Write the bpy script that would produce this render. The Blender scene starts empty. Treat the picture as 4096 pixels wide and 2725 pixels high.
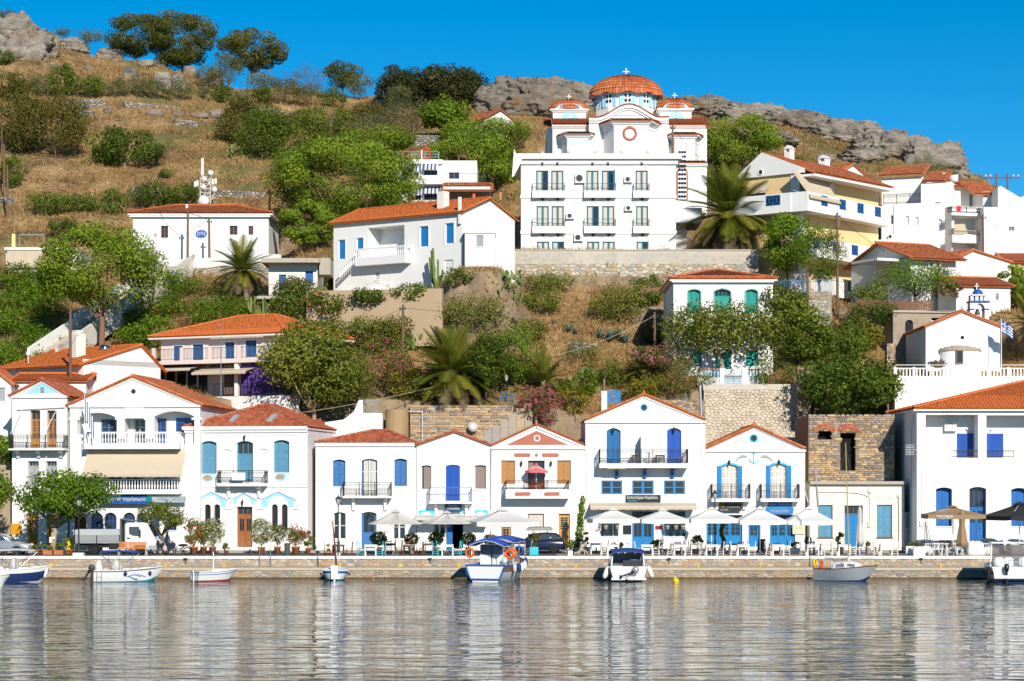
import bpy,math,random
import numpy as np
from mathutils import Vector,Matrix,noise
# ------ camera, sky, sun, exposure
SC=bpy.context.scene
COL=SC.collection
EYE,HZ,FPX,CX=6.3,1937.0,9000.0,2048.0
cam_d=bpy.data.cameras.new('camera')
cam=bpy.data.objects.new('camera',cam_d)
COL.objects.link(cam)
cam.location=(0,0,EYE)
cam.rotation_euler=(math.radians(90),0,0)
cam_d.sensor_width=36
cam_d.lens=36*FPX/4096
cam_d.shift_y=(HZ-1362.5)/4096
cam_d.clip_end=5000
SC.camera=cam
SUN_DIR=Vector((-0.30,1.0,-0.54)).normalized()
SUN_EL=math.asin(-SUN_DIR.z)
SUN_AZ=math.atan2(-SUN_DIR.x,-SUN_DIR.y)
world=bpy.data.worlds.new('World')
SC.world=world
world.use_nodes=True
wn,wl=world.node_tree.nodes,world.node_tree.links
wn.clear()
sky=wn.new('ShaderNodeTexSky')
sky.sky_type='NISHITA'
sky.sun_disc=False
sky.sun_elevation=SUN_EL
sky.sun_rotation=SUN_AZ
sky.altitude=0
sky.air_density=0.65
sky.dust_density=0.0
sky.ozone_density=6.0
hs=wn.new('ShaderNodeHueSaturation')
hs.inputs['Saturation'].default_value=1.28
hs.inputs['Value'].default_value=0.80
hs.inputs['Hue'].default_value=0.4855
bg=wn.new('ShaderNodeBackground')
bg.inputs['Strength'].default_value=0.118
wo=wn.new('ShaderNodeOutputWorld')
wl.new(sky.outputs[0],hs.inputs['Color'])
wl.new(hs.outputs[0],bg.inputs[0])
wl.new(bg.outputs[0],wo.inputs[0])
sun_d=bpy.data.lights.new('sun','SUN')
sun_d.energy=4.6
sun_d.angle=math.radians(0.53)
sun_d.color=(1.0,0.93,0.82)
sun=bpy.data.objects.new('sun',sun_d)
COL.objects.link(sun)
sun.rotation_euler=SUN_DIR.to_track_quat('-Z','Y').to_euler()
sun.location=(30,-40,60)
SC.view_settings.view_transform='Standard'
SC.view_settings.look='None'
SC.view_settings.exposure=0.27
SC.view_settings.gamma=1.0
SC.view_settings.use_curve_mapping=False
SC.render.engine='CYCLES'
SC.cycles.max_bounces=6
SC.cycles.diffuse_bounces=3
SC.cycles.glossy_bounces=3
SC.cycles.transmission_bounces=4
SC.cycles.transparent_max_bounces=8
SC.cycles.use_denoising=True
SC.cycles.caustics_reflective=False
SC.cycles.caustics_refractive=False
R=random.Random(7)
U=R.uniform
# ------ picture helpers (source pixels -> metres)
def P(sx,sy,Y):
 return Vector(((sx-CX)*Y/FPX,Y,EYE+(HZ-sy)*Y/FPX))
def X(sx,Y):return(sx-CX)*Y/FPX
def Zs(sy,Y):return EYE+(HZ-sy)*Y/FPX
def lin(c):
 if isinstance(c,str):
  c=c.lstrip('#')
  c=[int(c[i:i+2],16)/255 for i in(0,2,4)]
  return tuple(x/12.92 if x<=.04045 else((x+.055)/1.055)**2.4 for x in c)
 return tuple(c)
# ------ materials
MATS={}
def _rand_fac(n,l):
 at=n.new('ShaderNodeAttribute');at.attribute_name='tint'
 oi=n.new('ShaderNodeObjectInfo')
 ad=n.new('ShaderNodeMath');ad.operation='ADD'
 fr=n.new('ShaderNodeMath');fr.operation='FRACT'
 l.new(at.outputs['Fac'],ad.inputs[0]);l.new(oi.outputs['Random'],ad.inputs[1]);l.new(ad.outputs[0],fr.inputs[0])
 return fr.outputs[0]
def _noise(n,l,scale,detail=3,stretch=None,rough=.6):
 g=n.new('ShaderNodeNewGeometry')
 src=g.outputs['Position']
 if stretch:
  mp=n.new('ShaderNodeMapping');mp.inputs['Scale'].default_value=stretch
  l.new(src,mp.inputs[0]);src=mp.outputs[0]
 t=n.new('ShaderNodeTexNoise');t.inputs['Scale'].default_value=scale
 t.inputs['Detail'].default_value=detail;t.inputs['Roughness'].default_value=rough
 l.new(src,t.inputs['Vector'])
 return t.outputs['Fac']
def _ramp(n,l,fac,stops,const=False):
 r=n.new('ShaderNodeValToRGB')
 if const:r.color_ramp.interpolation='CONSTANT'
 e=r.color_ramp.elements
 while len(e)<len(stops):e.new(.5)
 for i,(p,c)in enumerate(stops):
  e[i].position=p;e[i].color=(*lin(c),1)if not isinstance(c,(int,float))else(c,c,c,1)
 l.new(fac,r.inputs[0])
 return r.outputs[0]
def _mix(n,l,fac,a,b,mode='MIX'):
 m=n.new('ShaderNodeMix');m.data_type='RGBA';m.blend_type=mode
 for s,v in((m.inputs[0],fac),(m.inputs[6],a),(m.inputs[7],b)):
  if isinstance(v,(int,float)):s.default_value=v
  elif isinstance(v,tuple):s.default_value=(*v,1)
  else:l.new(v,s)
 return m.outputs[2]
def _val(n,l,col,fac,lo,hi):
 mr=n.new('ShaderNodeMapRange');mr.inputs['To Min'].default_value=lo;mr.inputs['To Max'].default_value=hi
 l.new(fac,mr.inputs['Value'])
 vm=n.new('ShaderNodeVectorMath');vm.operation='SCALE'
 l.new(col,vm.inputs[0]);l.new(mr.outputs[0],vm.inputs['Scale'])
 return vm.outputs[0]
def mat(name,col=None,rough=.7,var=.12,scale=1.5,bump=0.,bscale=12.,metal=0.,tint=0.,spec=.3,ramp=None,const=False,dirt=None,dirt_amt=.55,dirt_scale=.7,transl=0.,stretch=None,alpha=1.,emit=0,coat=0.):
 if name in MATS:return MATS[name]
 m=bpy.data.materials.new(name);m.use_nodes=True
 n,l=m.node_tree.nodes,m.node_tree.links
 b=n['Principled BSDF']
 if ramp:c=_ramp(n,l,_rand_fac(n,l),ramp,const)
 else:
  rgb=n.new('ShaderNodeRGB');rgb.outputs[0].default_value=(*lin(col),1);c=rgb.outputs[0]
 if var:c=_val(n,l,c,_noise(n,l,scale,4,stretch),1-1.6*var,1+1.6*var)
 if tint:c=_val(n,l,c,_rand_fac(n,l),1-tint,1+tint)
 if dirt:
  f=_ramp(n,l,_noise(n,l,dirt_scale,6,stretch,.68),[(dirt_amt,0.0),(min(dirt_amt+.16,.99),1.0)])
  c=_mix(n,l,f,c,lin(dirt))
 l.new(c,b.inputs['Base Color'])
 b.inputs['Roughness'].default_value=rough
 b.inputs['Metallic'].default_value=metal
 b.inputs['Specular IOR Level'].default_value=spec
 if coat:b.inputs['Coat Weight'].default_value=coat;b.inputs['Coat Roughness'].default_value=.05
 if alpha<1:b.inputs['Alpha'].default_value=alpha
 if emit:b.inputs['Emission Strength'].default_value=emit;l.new(c,b.inputs['Emission Color'])
 if bump:
  bp=n.new('ShaderNodeBump');bp.inputs['Strength'].default_value=bump;bp.inputs['Distance'].default_value=.05
  l.new(_noise(n,l,bscale,5),bp.inputs['Height']);l.new(bp.outputs[0],b.inputs['Normal'])
 if transl:
  tr=n.new('ShaderNodeBsdfTranslucent');l.new(c,tr.inputs[0])
  ms=n.new('ShaderNodeMixShader');ms.inputs[0].default_value=transl
  l.new(b.outputs[0],ms.inputs[1]);l.new(tr.outputs[0],ms.inputs[2])
  l.new(ms.outputs[0],n['Material Output'].inputs[0])
 MATS[name]=m
 return m
WHITE=mat('white_plaster',(.80,.79,.76),.85,.05,.5,.12,9,dirt=(.62,.57,.49),dirt_amt=.61,dirt_scale=.55,stretch=(1,1,.35))
WHITE2=mat('white_paint',(.80,.79,.77),.6,.03)
CREAMW=mat('cream_plaster',(.77,.72,.64),.85,.06,.6,.12,9,dirt=(.5,.42,.32),dirt_amt=.66,stretch=(1,1,.35))
PINKW=mat('pink_plaster',(.74,.62,.57),.85,.05,.6,.1,9)
YELLOWW=mat('yellow_plaster',(.78,.57,.28),.85,.06,.6,.1,9)
OLDW=mat('peeling_plaster',(.78,.72,.62),.9,.08,1.2,.35,5,dirt=(.34,.26,.19),dirt_amt=.585,dirt_scale=1.25)
TERRA=mat('terracotta_paint',(.42,.15,.10),.8,.06)
LBLUE=mat('light_blue_paint',(.30,.60,.78),.75,.07,dirt=(.6,.7,.75),dirt_amt=.62)
BLUE=mat('blue_paint',(.012,.13,.40),.5,.10,2)
BLUE2=mat('bright_blue_paint',(.008,.20,.48),.45,.08,2)
ROYAL=mat('royal_blue_paint',(.010,.085,.42),.5,.08,2)
FADED=mat('faded_blue_paint',(.10,.28,.42),.7,.14,5,dirt=(.33,.42,.46),dirt_amt=.60,dirt_scale=4)
OLDBLUE=mat('worn_blue_paint',(.045,.16,.38),.7,.16,4,dirt=(.42,.50,.56),dirt_amt=.60,dirt_scale=5)
SLATEB=mat('slate_blue_paint',(.05,.13,.30),.6,.08)
TEAL=mat('teal_paint',(.012,.30,.26),.5,.10,2)
PETROL=mat('petrol_paint',(.015,.16,.22),.5,.1)
TURQ=mat('turquoise_paint',(.045,.50,.66),.5,.06)
WOOD=mat('honey_wood',(.42,.20,.065),.55,.14,5,stretch=(4,4,.6))
DWOOD=mat('dark_wood',(.17,.065,.028),.55,.16,5,stretch=(4,4,.6))
OCHRE=mat('yellow_door_paint',(.62,.29,.015),.5,.08)
OLDWOOD=mat('weathered_pole_wood',(.17,.10,.065),.9,.2,3,stretch=(5,5,.5))
IRON=mat('black_iron',(.018,.018,.022),.5,.05,spec=.4)
STEEL=mat('galvanised_steel',(.42,.43,.44),.35,.06,metal=.7)
CHROME=mat('stainless_tube',(.6,.6,.6),.2,.03,metal=1)
GREY=mat('grey_paint',(.35,.36,.37),.6,.06)
CONC=mat('concrete',(.42,.37,.30),.9,.10,.8,.2,8,dirt=(.22,.18,.14),dirt_amt=.6)
TANCONC=mat('tan_render',(.42,.31,.20),.9,.07,.4,.15,6,dirt=(.27,.20,.13),dirt_amt=.62,dirt_scale=.35,stretch=(1,1,.3))
ASPH=mat('asphalt',(.075,.07,.066),.9,.14,.9,.15,20)
MARBLE=mat('marble_step',(.66,.65,.62),.5,.06)
CLOTHW=mat('white_canvas',(.78,.77,.74),.8,.04,transl=.18)
CLOTHG=mat('ecru_canvas',(.66,.63,.58),.8,.04,transl=.18)
BEIGE=mat('beige_awning',(.60,.50,.37),.8,.05,transl=.12)
TANC=mat('tan_canvas',(.30,.20,.11),.8,.06)
BLACKC=mat('black_canvas',(.022,.022,.026),.75,.06)
NAVY=mat('navy_canvas',(.012,.045,.18),.7,.12,2)
BLUEC=mat('blue_canvas',(.02,.07,.35),.7,.12,2)
CURT=mat('curtain',(.55,.52,.46),.9,.12,3,stretch=(6,6,.3))
CURTB=mat('brown_curtain',(.26,.20,.17),.9,.14,3,stretch=(6,6,.3))
DARK=mat('shade_black',(.012,.011,.010),.95,0)  # near-black that paints the shade of unlit depths behind openings
GLASS=mat('window_glass',(.025,.030,.036),.06,0,spec=.6)
POT=mat('terracotta_pot',(.46,.16,.07),.8,.10,3)
RUBBER=mat('rubber',(.018,.018,.018),.85,.05)
PLAST=mat('white_plastic',(.75,.75,.73),.35,.03,spec=.5)
YPLAST=mat('yellow_plastic',(.80,.52,.01),.4,.03)
ORANGE=mat('orange_plastic',(.80,.13,.01),.45,.03)
ROPE=mat('rope',(.42,.34,.22),.9,.1)
PAPER=mat('paper',(.78,.77,.74),.8,.02)
TILES=mat('clay_tiles',rough=.85,var=.10,scale=2.5,ramp=[(0,(.40,.105,.035)),(.35,(.50,.14,.045)),(.7,(.56,.20,.09)),(1,(.42,.135,.065))],dirt=(.28,.12,.07),dirt_amt=.60,dirt_scale=.8)
TILEO=mat('bright_clay_tiles',rough=.85,var=.07,scale=2,ramp=[(0,(.50,.125,.03)),(.5,(.60,.165,.04)),(1,(.54,.14,.035))])
TILED=mat('old_clay_tiles',rough=.9,var=.14,scale=3,ramp=[(0,(.30,.075,.04)),(.4,(.42,.10,.045)),(.8,(.50,.16,.07)),(1,(.36,.15,.09))],dirt=(.22,.13,.09),dirt_amt=.58,dirt_scale=1.2)
STQ=mat('quay_stone',rough=.85,var=.16,scale=5,bump=.5,bscale=9,ramp=[(0,(.38,.25,.14)),(.14,(.27,.265,.26)),(.28,(.42,.31,.20)),(.40,(.31,.29,.27)),(.54,(.44,.27,.13)),(.66,(.21,.21,.215)),(.76,(.39,.33,.26)),(.9,(.48,.42,.35)),(1,(.36,.28,.2))],dirt=(.47,.37,.25),dirt_amt=.53,dirt_scale=2.2)
STR=mat('ruin_stone',rough=.9,var=.18,scale=5,bump=.4,bscale=14,const=True,ramp=[(0,(.40,.27,.15)),(.2,(.27,.22,.17)),(.38,(.47,.31,.17)),(.52,(.20,.17,.14)),(.64,(.52,.38,.23)),(.85,(.34,.31,.28))])
STW=mat('pale_wall_stone',rough=.9,var=.18,scale=4,bump=.4,bscale=10,const=True,ramp=[(0,(.46,.41,.33)),(.25,(.38,.33,.26)),(.45,(.54,.49,.41)),(.65,(.44,.34,.22)),(.8,(.34,.32,.29)),(.92,(.50,.44,.35))])
STH=mat('hill_wall_stone',rough=.95,var=.18,scale=3,const=True,ramp=[(0,(.24,.22,.20)),(.3,(.34,.30,.25)),(.6,(.20,.185,.17)),(.8,(.40,.35,.28))])
MORTAR=mat('mortar',(.42,.35,.27),.95,.15,3,.3,12)
BLOCKM=mat('block_wall',(.50,.45,.37),.95,.10,.7,.2,10,dirt=(.33,.30,.27),dirt_amt=.56)
def tagm(o,label=None,cat=None,group=None,kind=None):
 if label:o['label']=label
 if cat:o['category']=cat
 if group:o['group']=group
 if kind:o['kind']=kind
 return o
def thing(name,label,cat,loc=(0,0,0),rotz=0.,group=None):
 o=bpy.data.objects.new(name,None);COL.objects.link(o)
 o.empty_display_size=.2
 o.location=loc;o.rotation_euler=(0,0,rotz)
 return tagm(o,label,cat,group)
def inst(name,mesh,parent=None,loc=(0,0,0),rot=None,scale=None,mtx=None):
 o=bpy.data.objects.new(name,mesh);COL.objects.link(o)
 if parent is not None:o.parent=parent
 if mtx is not None:o.matrix_local=mtx
 else:
  o.location=loc
  if rot is not None:o.rotation_euler=rot
  if scale is not None:o.scale=scale
 return o
def copy_tree(o,parent=None,**kw):
 c=o.copy();COL.objects.link(c);c.parent=parent
 for ch in list(o.children):copy_tree(ch,c)
 return c
def mesh_np(name,v,quads,material,tint=None,smooth=False):
 """bulk mesh: v (N,3), quads (M,k)"""
 v=np.asarray(v,np.float32);q=np.asarray(quads,np.int32)
 me=bpy.data.meshes.new(name)
 k=q.shape[1]
 me.vertices.add(len(v));me.vertices.foreach_set('co',v.ravel())
 me.loops.add(q.size);me.loops.foreach_set('vertex_index',q.ravel())
 me.polygons.add(len(q));me.polygons.foreach_set('loop_start',np.arange(0,q.size,k,dtype=np.int32))
 me.polygons.foreach_set('loop_total',np.full(len(q),k,np.int32))
 if smooth:me.polygons.foreach_set('use_smooth',np.ones(len(q),bool))
 me.materials.append(material)
 if tint is not None:
  a=me.attributes.new('tint','FLOAT','FACE');a.data.foreach_set('value',np.asarray(tint,np.float32))
 me.update(calc_edges=True)
 return me
class MB:
 def __init__(s):s.v=[];s.f=[]
 def add(s,vs,fs):
  o=len(s.v);s.v.extend(tuple(x)for x in vs);s.f.extend(tuple(i+o for i in f)for f in fs);return s
 def box(s,x0,y0,z0,x1,y1,z1):
  if x0>x1:x0,x1=x1,x0
  if y0>y1:y0,y1=y1,y0
  if z0>z1:z0,z1=z1,z0
  return s.add([(x0,y0,z0),(x1,y0,z0),(x1,y1,z0),(x0,y1,z0),(x0,y0,z1),(x1,y0,z1),(x1,y1,z1),(x0,y1,z1)],[(0,3,2,1),(4,5,6,7),(0,1,5,4),(1,2,6,5),(2,3,7,6),(3,0,4,7)])
 def cyl(s,p,q,r,r2=None,n=8,cap=True):
  p,q=Vector(p),Vector(q);r2=r if r2 is None else r2
  d=(q-p)
  if d.length<1e-6:return s
  d.normalize();a=d.orthogonal().normalized();b=d.cross(a)
  vs=[]
  for c,rr in((p,r),(q,r2)):
   for i in range(n):
    t=2*math.pi*i/n
    vs.append(c+a*(rr*math.cos(t))+b*(rr*math.sin(t)))
  fs=[(i,(i+1)%n,n+(i+1)%n,n+i)for i in range(n)]
  if cap:fs+=[tuple(range(n-1,-1,-1)),tuple(range(n,2*n))]
  return s.add(vs,fs)
 def tube(s,pts,r,n=5,r2=None):
  pts=[Vector(p)for p in pts];m=len(pts);vs=[];ref=None
  for i,p in enumerate(pts):
   d=(pts[min(i+1,m-1)]-pts[max(i-1,0)]).normalized()
   a=d.orthogonal().normalized()if ref is None else(ref-d*ref.dot(d)).normalized()
   ref=a;b=d.cross(a);rr=r if r2 is None else r+(r2-r)*i/(m-1)
   for k in range(n):
    t=2*math.pi*k/n;vs.append(p+a*(rr*math.cos(t))+b*(rr*math.sin(t)))
  fs=[(i*n+k,i*n+(k+1)%n,(i+1)*n+(k+1)%n,(i+1)*n+k)for i in range(m-1)for k in range(n)]
  fs+=[tuple(range(n-1,-1,-1)),tuple(range((m-1)*n,m*n))]
  return s.add(vs,fs)
 def prism(s,poly,y0,y1):
  n=len(poly)
  return s.add([(x,y0,z)for x,z in poly]+[(x,y1,z)for x,z in poly],[tuple(range(n)),tuple(range(2*n-1,n-1,-1))]+[(i,n+i,n+(i+1)%n,(i+1)%n)for i in range(n)])
 def prismx(s,poly,x0,x1):
  n=len(poly)
  return s.add([(x0,y,z)for y,z in poly]+[(x1,y,z)for y,z in poly],[tuple(range(n)),tuple(range(2*n-1,n-1,-1))]+[(i,n+i,n+(i+1)%n,(i+1)%n)for i in range(n)])
 def lathe(s,prof,c=(0,0,0),n=12):
  vs=[];m=len(prof)
  for r,z in prof:
   for k in range(n):
    t=2*math.pi*k/n;vs.append((c[0]+r*math.cos(t),c[1]+r*math.sin(t),c[2]+z))
  fs=[(i*n+k,i*n+(k+1)%n,(i+1)*n+(k+1)%n,(i+1)*n+k)for i in range(m-1)for k in range(n)]
  fs+=[tuple(range(n-1,-1,-1)),tuple(range((m-1)*n,m*n))]
  return s.add(vs,fs)
 def loft(s,rings,close=False,caps=True):
  n=len(rings[0]);o=[]
  vs=[p for r in rings for p in r]
  kk=n if close else n-1
  fs=[(i*n+k,i*n+(k+1)%n,(i+1)*n+(k+1)%n,(i+1)*n+k)for i in range(len(rings)-1)for k in range(kk)]
  if caps:fs+=[tuple(range(n-1,-1,-1)),tuple(range((len(rings)-1)*n,len(rings)*n))]
  return s.add(vs,fs)
 def ell(s,c,rx,ry,rz,n=10,m=6):
  prof=[(max(math.sin(math.pi*i/m),.02),-math.cos(math.pi*i/m))for i in range(m+1)]
  o=MB().lathe(prof,(0,0,0),n)
  return s.add([(c[0]+x*rx,c[1]+y*ry,c[2]+z*rz)for x,y,z in o.v],o.f)
 def torus(s,c,R_,r,axis='y',n=16,m=6):
  vs=[]
  for i in range(n):
   a=2*math.pi*i/n
   for k in range(m):
    b=2*math.pi*k/m;rr=R_+r*math.cos(b);h=r*math.sin(b)
    p={'y':(rr*math.cos(a),h,rr*math.sin(a)),'z':(rr*math.cos(a),rr*math.sin(a),h),'x':(h,rr*math.cos(a),rr*math.sin(a))}[axis]
    vs.append((c[0]+p[0],c[1]+p[1],c[2]+p[2]))
  fs=[(i*m+k,i*m+(k+1)%m,((i+1)%n)*m+(k+1)%m,((i+1)%n)*m+k)for i in range(n)for k in range(m)]
  return s.add(vs,fs)
 def mesh(s,name,material,smooth=False):
  me=bpy.data.meshes.new(name);me.from_pydata(s.v,[],s.f);me.materials.append(material)
  if smooth:me.polygons.foreach_set('use_smooth',[True]*len(me.polygons))
  me.update();return me
 def obj(s,name,material,parent=None,smooth=False,loc=(0,0,0),rot=None,label=None):
  o=inst(name,s.mesh(name,material,smooth),parent,loc,rot)
  if label:o['label']=label
  return o
def one(name,mb,material,label,cat,group=None,loc=(0,0,0),rotz=0,smooth=False):
 o=mb.obj(name,material,None,smooth,loc,(0,0,rotz));return tagm(o,label,cat,group)
def struct(name,me):
 o=inst(name,me);o['kind']='structure';return o
def text_mesh(body,material,w=None,h=None,name='lettering',ext=.004,shear=0.):
 cu=bpy.data.curves.new(name,'FONT');cu.body=body;cu.align_x='CENTER';cu.align_y='CENTER';cu.extrude=ext;cu.resolution_u=2;cu.shear=shear
 to=bpy.data.objects.new(name,cu);COL.objects.link(to)
 bpy.context.view_layer.update()
 me=bpy.data.meshes.new_from_object(to)
 bpy.data.objects.remove(to)
 n=len(me.vertices)
 co=np.zeros(n*3,np.float32);me.vertices.foreach_get('co',co);co=co.reshape(-1,3)
 if n:
  mn,mx=co.min(0),co.max(0);c=(mn+mx)/2;d=np.maximum(mx-mn,1e-4)
  sx=w/d[0]if w else None;sz=h/d[1]if h else None
  sx=sx or sz;sz=sz or sx
  out=np.stack([(co[:,0]-c[0])*sx,-co[:,2],(co[:,1]-c[1])*sz],1)
  me.vertices.foreach_set('co',out.astype(np.float32).ravel())
 me.materials.clear();me.materials.append(material);me.update()
 return me
# ------ masonry
def voronoi_cells(w,h,cw,ch,rnd,jit=.42):
 nx,nz=max(1,round(w/cw)),max(1,round(h/ch));dx,dz=w/nx,h/nz
 pt={}
 for j in range(-2,nz+2):
  for i in range(-2,nx+2):
   pt[i,j]=((i+.5+(.5 if j%2 else 0)*.9+rnd.uniform(-jit,jit))*dx,(j+.5+rnd.uniform(-jit,jit)*.9)*dz)
 asp=dx/dz;out=[]
 for j in range(-1,nz+1):
  for i in range(-1,nx+1):
   cx,cz=pt[i,j]
   poly=[(max(0,cx-3*dx),max(0,cz-2*dz)),(min(w,cx+3*dx),max(0,cz-2*dz)),(min(w,cx+3*dx),min(h,cz+2*dz)),(max(0,cx-3*dx),min(h,cz+2*dz))]
   if poly[0][0]>=poly[1][0]or poly[0][1]>=poly[2][1]:continue
   for dj in(-2,-1,0,1,2):
    for di in(-2,-1,0,1,2):
     if(di or dj)and(i+di,j+dj)in pt:
      qx,qz=pt[i+di,j+dj]
      nxv,nzv=(qx-cx),(qz-cz)*asp*asp
      mxp,mzp=(qx+cx)/2,(qz+cz)/2
      new=[]
      for k in range(len(poly)):
       a,b=poly[k],poly[(k+1)%len(poly)]
       da=(a[0]-mxp)*nxv+(a[1]-mzp)*nzv;db=(b[0]-mxp)*nxv+(b[1]-mzp)*nzv
       if da<=0:new.append(a)
       if da*db<0:
        t=da/(da-db);new.append((a[0]+t*(b[0]-a[0]),a[1]+t*(b[1]-a[1])))
      poly=new
      if len(poly)<3:break
    if len(poly)<3:break
   if len(poly)>=3:out.append(poly)
 return out
def row_cells(w,h,wr,hr,rnd):
 out=[];z=0
 while z<h-.02:
  rh=min(rnd.uniform(*hr),h-z);x=-rnd.uniform(0,wr[0])
  while x<w:
   ww=rnd.uniform(*wr);x0,x1=max(0,x),min(w,x+ww);x+=ww
   if x1-x0<.05:continue
   j=lambda:rnd.uniform(-.16,.16)*rh
   out.append([(x0,max(0,z+j())),((x0+x1)/2,max(0,z+j()*.6)),(x1,max(0,z+j())),(x1-rnd.uniform(0,.06),min(h,z+rh+j())),((x0+x1)/2,min(h,z+rh+j()*.5)),(x0+rnd.uniform(0,.06),min(h,z+rh+j()))])
  z+=rh
 return out
def stone_geo(poly,gap,dep,rnd):
 n=len(poly);cx=sum(p[0]for p in poly)/n;cz=sum(p[1]for p in poly)/n
 rad=sum(math.hypot(p[0]-cx,p[1]-cz)for p in poly)/n
 k1=max(.5,1-gap/max(rad,.02));k2=k1*.84;d=dep*rnd.uniform(.6,1.3)
 cut=[]
 for i in range(n):
  a,b,c=poly[i-1],poly[i],poly[(i+1)%n]
  cut+=[(b[0]+(a[0]-b[0])*.16,b[1]+(a[1]-b[1])*.16),(b[0]+(c[0]-b[0])*.16,b[1]+(c[1]-b[1])*.16)]
 m=len(cut)
 r=lambda k:[((p[0]-cx)*k,(p[1]-cz)*k)for p in cut]
 v=[(x,.10,z)for x,z in r(k1)]+[(x,0,z)for x,z in r(k1)]+[(x,-d*rnd.uniform(.8,1.2),z)for x,z in r(k2)]
 f=[(i,(i+1)%m,m+(i+1)%m,m+i)for i in range(m)]+[(m+i,m+(i+1)%m,2*m+(i+1)%m,2*m+i)for i in range(m)]+[tuple(range(2*m,3*m))]
 area=abs(sum(poly[i][0]*poly[(i+1)%n][1]-poly[(i+1)%n][0]*poly[i][1]for i in range(n)))/2
 return(cx,cz),v,[tuple(reversed(q))for q in f],area
def stones(parent,cells,material,nmax=300,gap=.012,dep=.04,y=0.,seed=1,keep=None,name='stone',flip=False):
 """builds the wall's stones: the largest nmax as own parts, the rest joined as one stuff part"""
 rnd=random.Random(seed);L=[]
 for c in cells:
  g=stone_geo(c,gap,dep,rnd)
  if keep and not keep(*g[0]):continue
  L.append(g)
 L.sort(key=lambda g:-g[3])
 for(cx,cz),v,f,_ in L[:nmax]:
  me=bpy.data.meshes.new(name);me.from_pydata(v,[],f);me.materials.append(material);me.update()
  inst(name,me,parent,(cx,y,cz))
 rest=L[nmax:]
 if rest:
  mb=MB();tint=[]
  for(cx,cz),v,f,_ in rest:
   mb.add([(a+cx,b+y,c+cz)for a,b,c in v],f);tint+=[rnd.random()]*len(f)
  me=mb.mesh('small_stones',material);a=me.attributes.new('tint','FLOAT','FACE');a.data.foreach_set('value',tint)
  o=inst('small_stones',me,parent);o['kind']='stuff'
# ------ clay tile roofs
TW,TL=.235,.36
def _tile_template(w=TW,l=TL,n=4,hgt=.075):
 v=[];f=[]
 for yy,up in((0.,.035),(l*1.12,0.)):
  for i in range(n+1):
   a=math.pi*i/n
   v.append((-math.cos(a)*w*.5,yy,math.sin(a)*hgt+up))
 for i in range(n):f.append((i,i+1,n+2+i,n+1+i))
 return np.array(v,np.float32),np.array(f,np.int32)
TV,TF=_tile_template()
TILE_MESH={}
def tile_mesh(material,ridge=False):
 key=(material.name,ridge)
 if key not in TILE_MESH:
  v,f=(TV,TF)if not ridge else _tile_template(.26,.36,5,.12)
  n=4 if not ridge else 5
  fs=[tuple(int(i)for i in q)for q in f]+[tuple(range(n,-1,-1))]
  me=bpy.data.meshes.new('tile');me.from_pydata([tuple(map(float,p))for p in v],[],fs);me.materials.append(material);me.update()
  TILE_MESH[key]=me
 return TILE_MESH[key]
def slope_tiles(roof,E0,E1,T0,T1,material,nparts=0,seed=3):
 E0,E1,T0,T1=map(Vector,(E0,E1,T0,T1))
 ex=(E1-E0).normalized()
 up=((T0+T1)/2-(E0+E1)/2);ey=(up-ex*up.dot(ex)).normalized();ez=ex.cross(ey)
 if ez.z<0:
  E0,E1,T0,T1=E1,E0,T1,T0;ex=-ex;ez=ex.cross(ey)
 L=(E1-E0).length;H=(T0-E0).dot(ey);a0=(T0-E0).dot(ex)/H;a1=((T1-E0).dot(ex)-L)/H
 rnd=np.random.RandomState(seed);pos=[]
 nc=int(H/TL)+1
 for c in range(nc):
  h=c*TL;lo,hi=a0*(h+TL*.5),L+a1*(h+TL*.5)
  k0,k1=math.ceil(lo/TW+.3),math.floor(hi/TW-.3)
  for k in range(k0,k1+1):pos.append((k*TW,min(h,H-TL*.6)))
 if not pos:return
 pos=np.array(pos,np.float32);pos[:,0]+=rnd.uniform(-.012,.012,len(pos));pos[:,1]+=rnd.uniform(-.02,.02,len(pos))
 base=np.array([E0[:],ex[:],ey[:],ez[:]],np.float32)
 me=tile_mesh(material);n_ind=min(nparts,len(pos))
 for s_,h_ in pos[:n_ind]:
  p=E0+ex*float(s_)+ey*float(h_)+ez*.02
  m=Matrix(((ex.x,ey.x,ez.x,p.x),(ex.y,ey.y,ez.y,p.y),(ex.z,ey.z,ez.z,p.z),(0,0,0,1)))
  inst('roof_tile',me,roof,mtx=m)
 pos=pos[n_ind:]
 if len(pos):
  N=len(pos);loc=TV[None,:,:]+np.stack([pos[:,0],pos[:,1],rnd.uniform(.012,.03,N)],1)[:,None,:]
  V=base[0]+loc[...,0:1]*base[1]+loc[...,1:2]*base[2]+loc[...,2:3]*base[3]
  F=TF[None]+(np.arange(N)*len(TV))[:,None,None]
  o=inst('tile_courses',mesh_np('tile_courses',V.reshape(-1,3),F.reshape(-1,4),material,np.repeat(rnd.rand(N),len(TF))),roof)
  o['kind']='stuff'
def ridge_line(roof,A,B,material,indiv=True,name='ridge_tile',lift=.06):
 A,B=Vector(A),Vector(B);d=B-A;L=d.length;d.normalize()
 if L<.3:return
 side=d.cross(Vector((0,0,1))).normalized();up=side.cross(d)
 n=max(1,round(L/.36));st=L/n;me=tile_mesh(material,True)
 mb=MB()
 for i in range(n):
  p=A+d*(st*i)+up*lift
  m=Matrix(((side.x,d.x,up.x,p.x),(side.y,d.y,up.y,p.y),(side.z,d.z,up.z,p.z),(0,0,0,1)))
  if indiv:inst(name,me,roof,mtx=m)
  else:mb.add([m@v.co for v in me.vertices],[tuple(q.vertices)for q in me.polygons])
 if not indiv:o=mb.obj('ridge_cap',material,roof)
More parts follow.
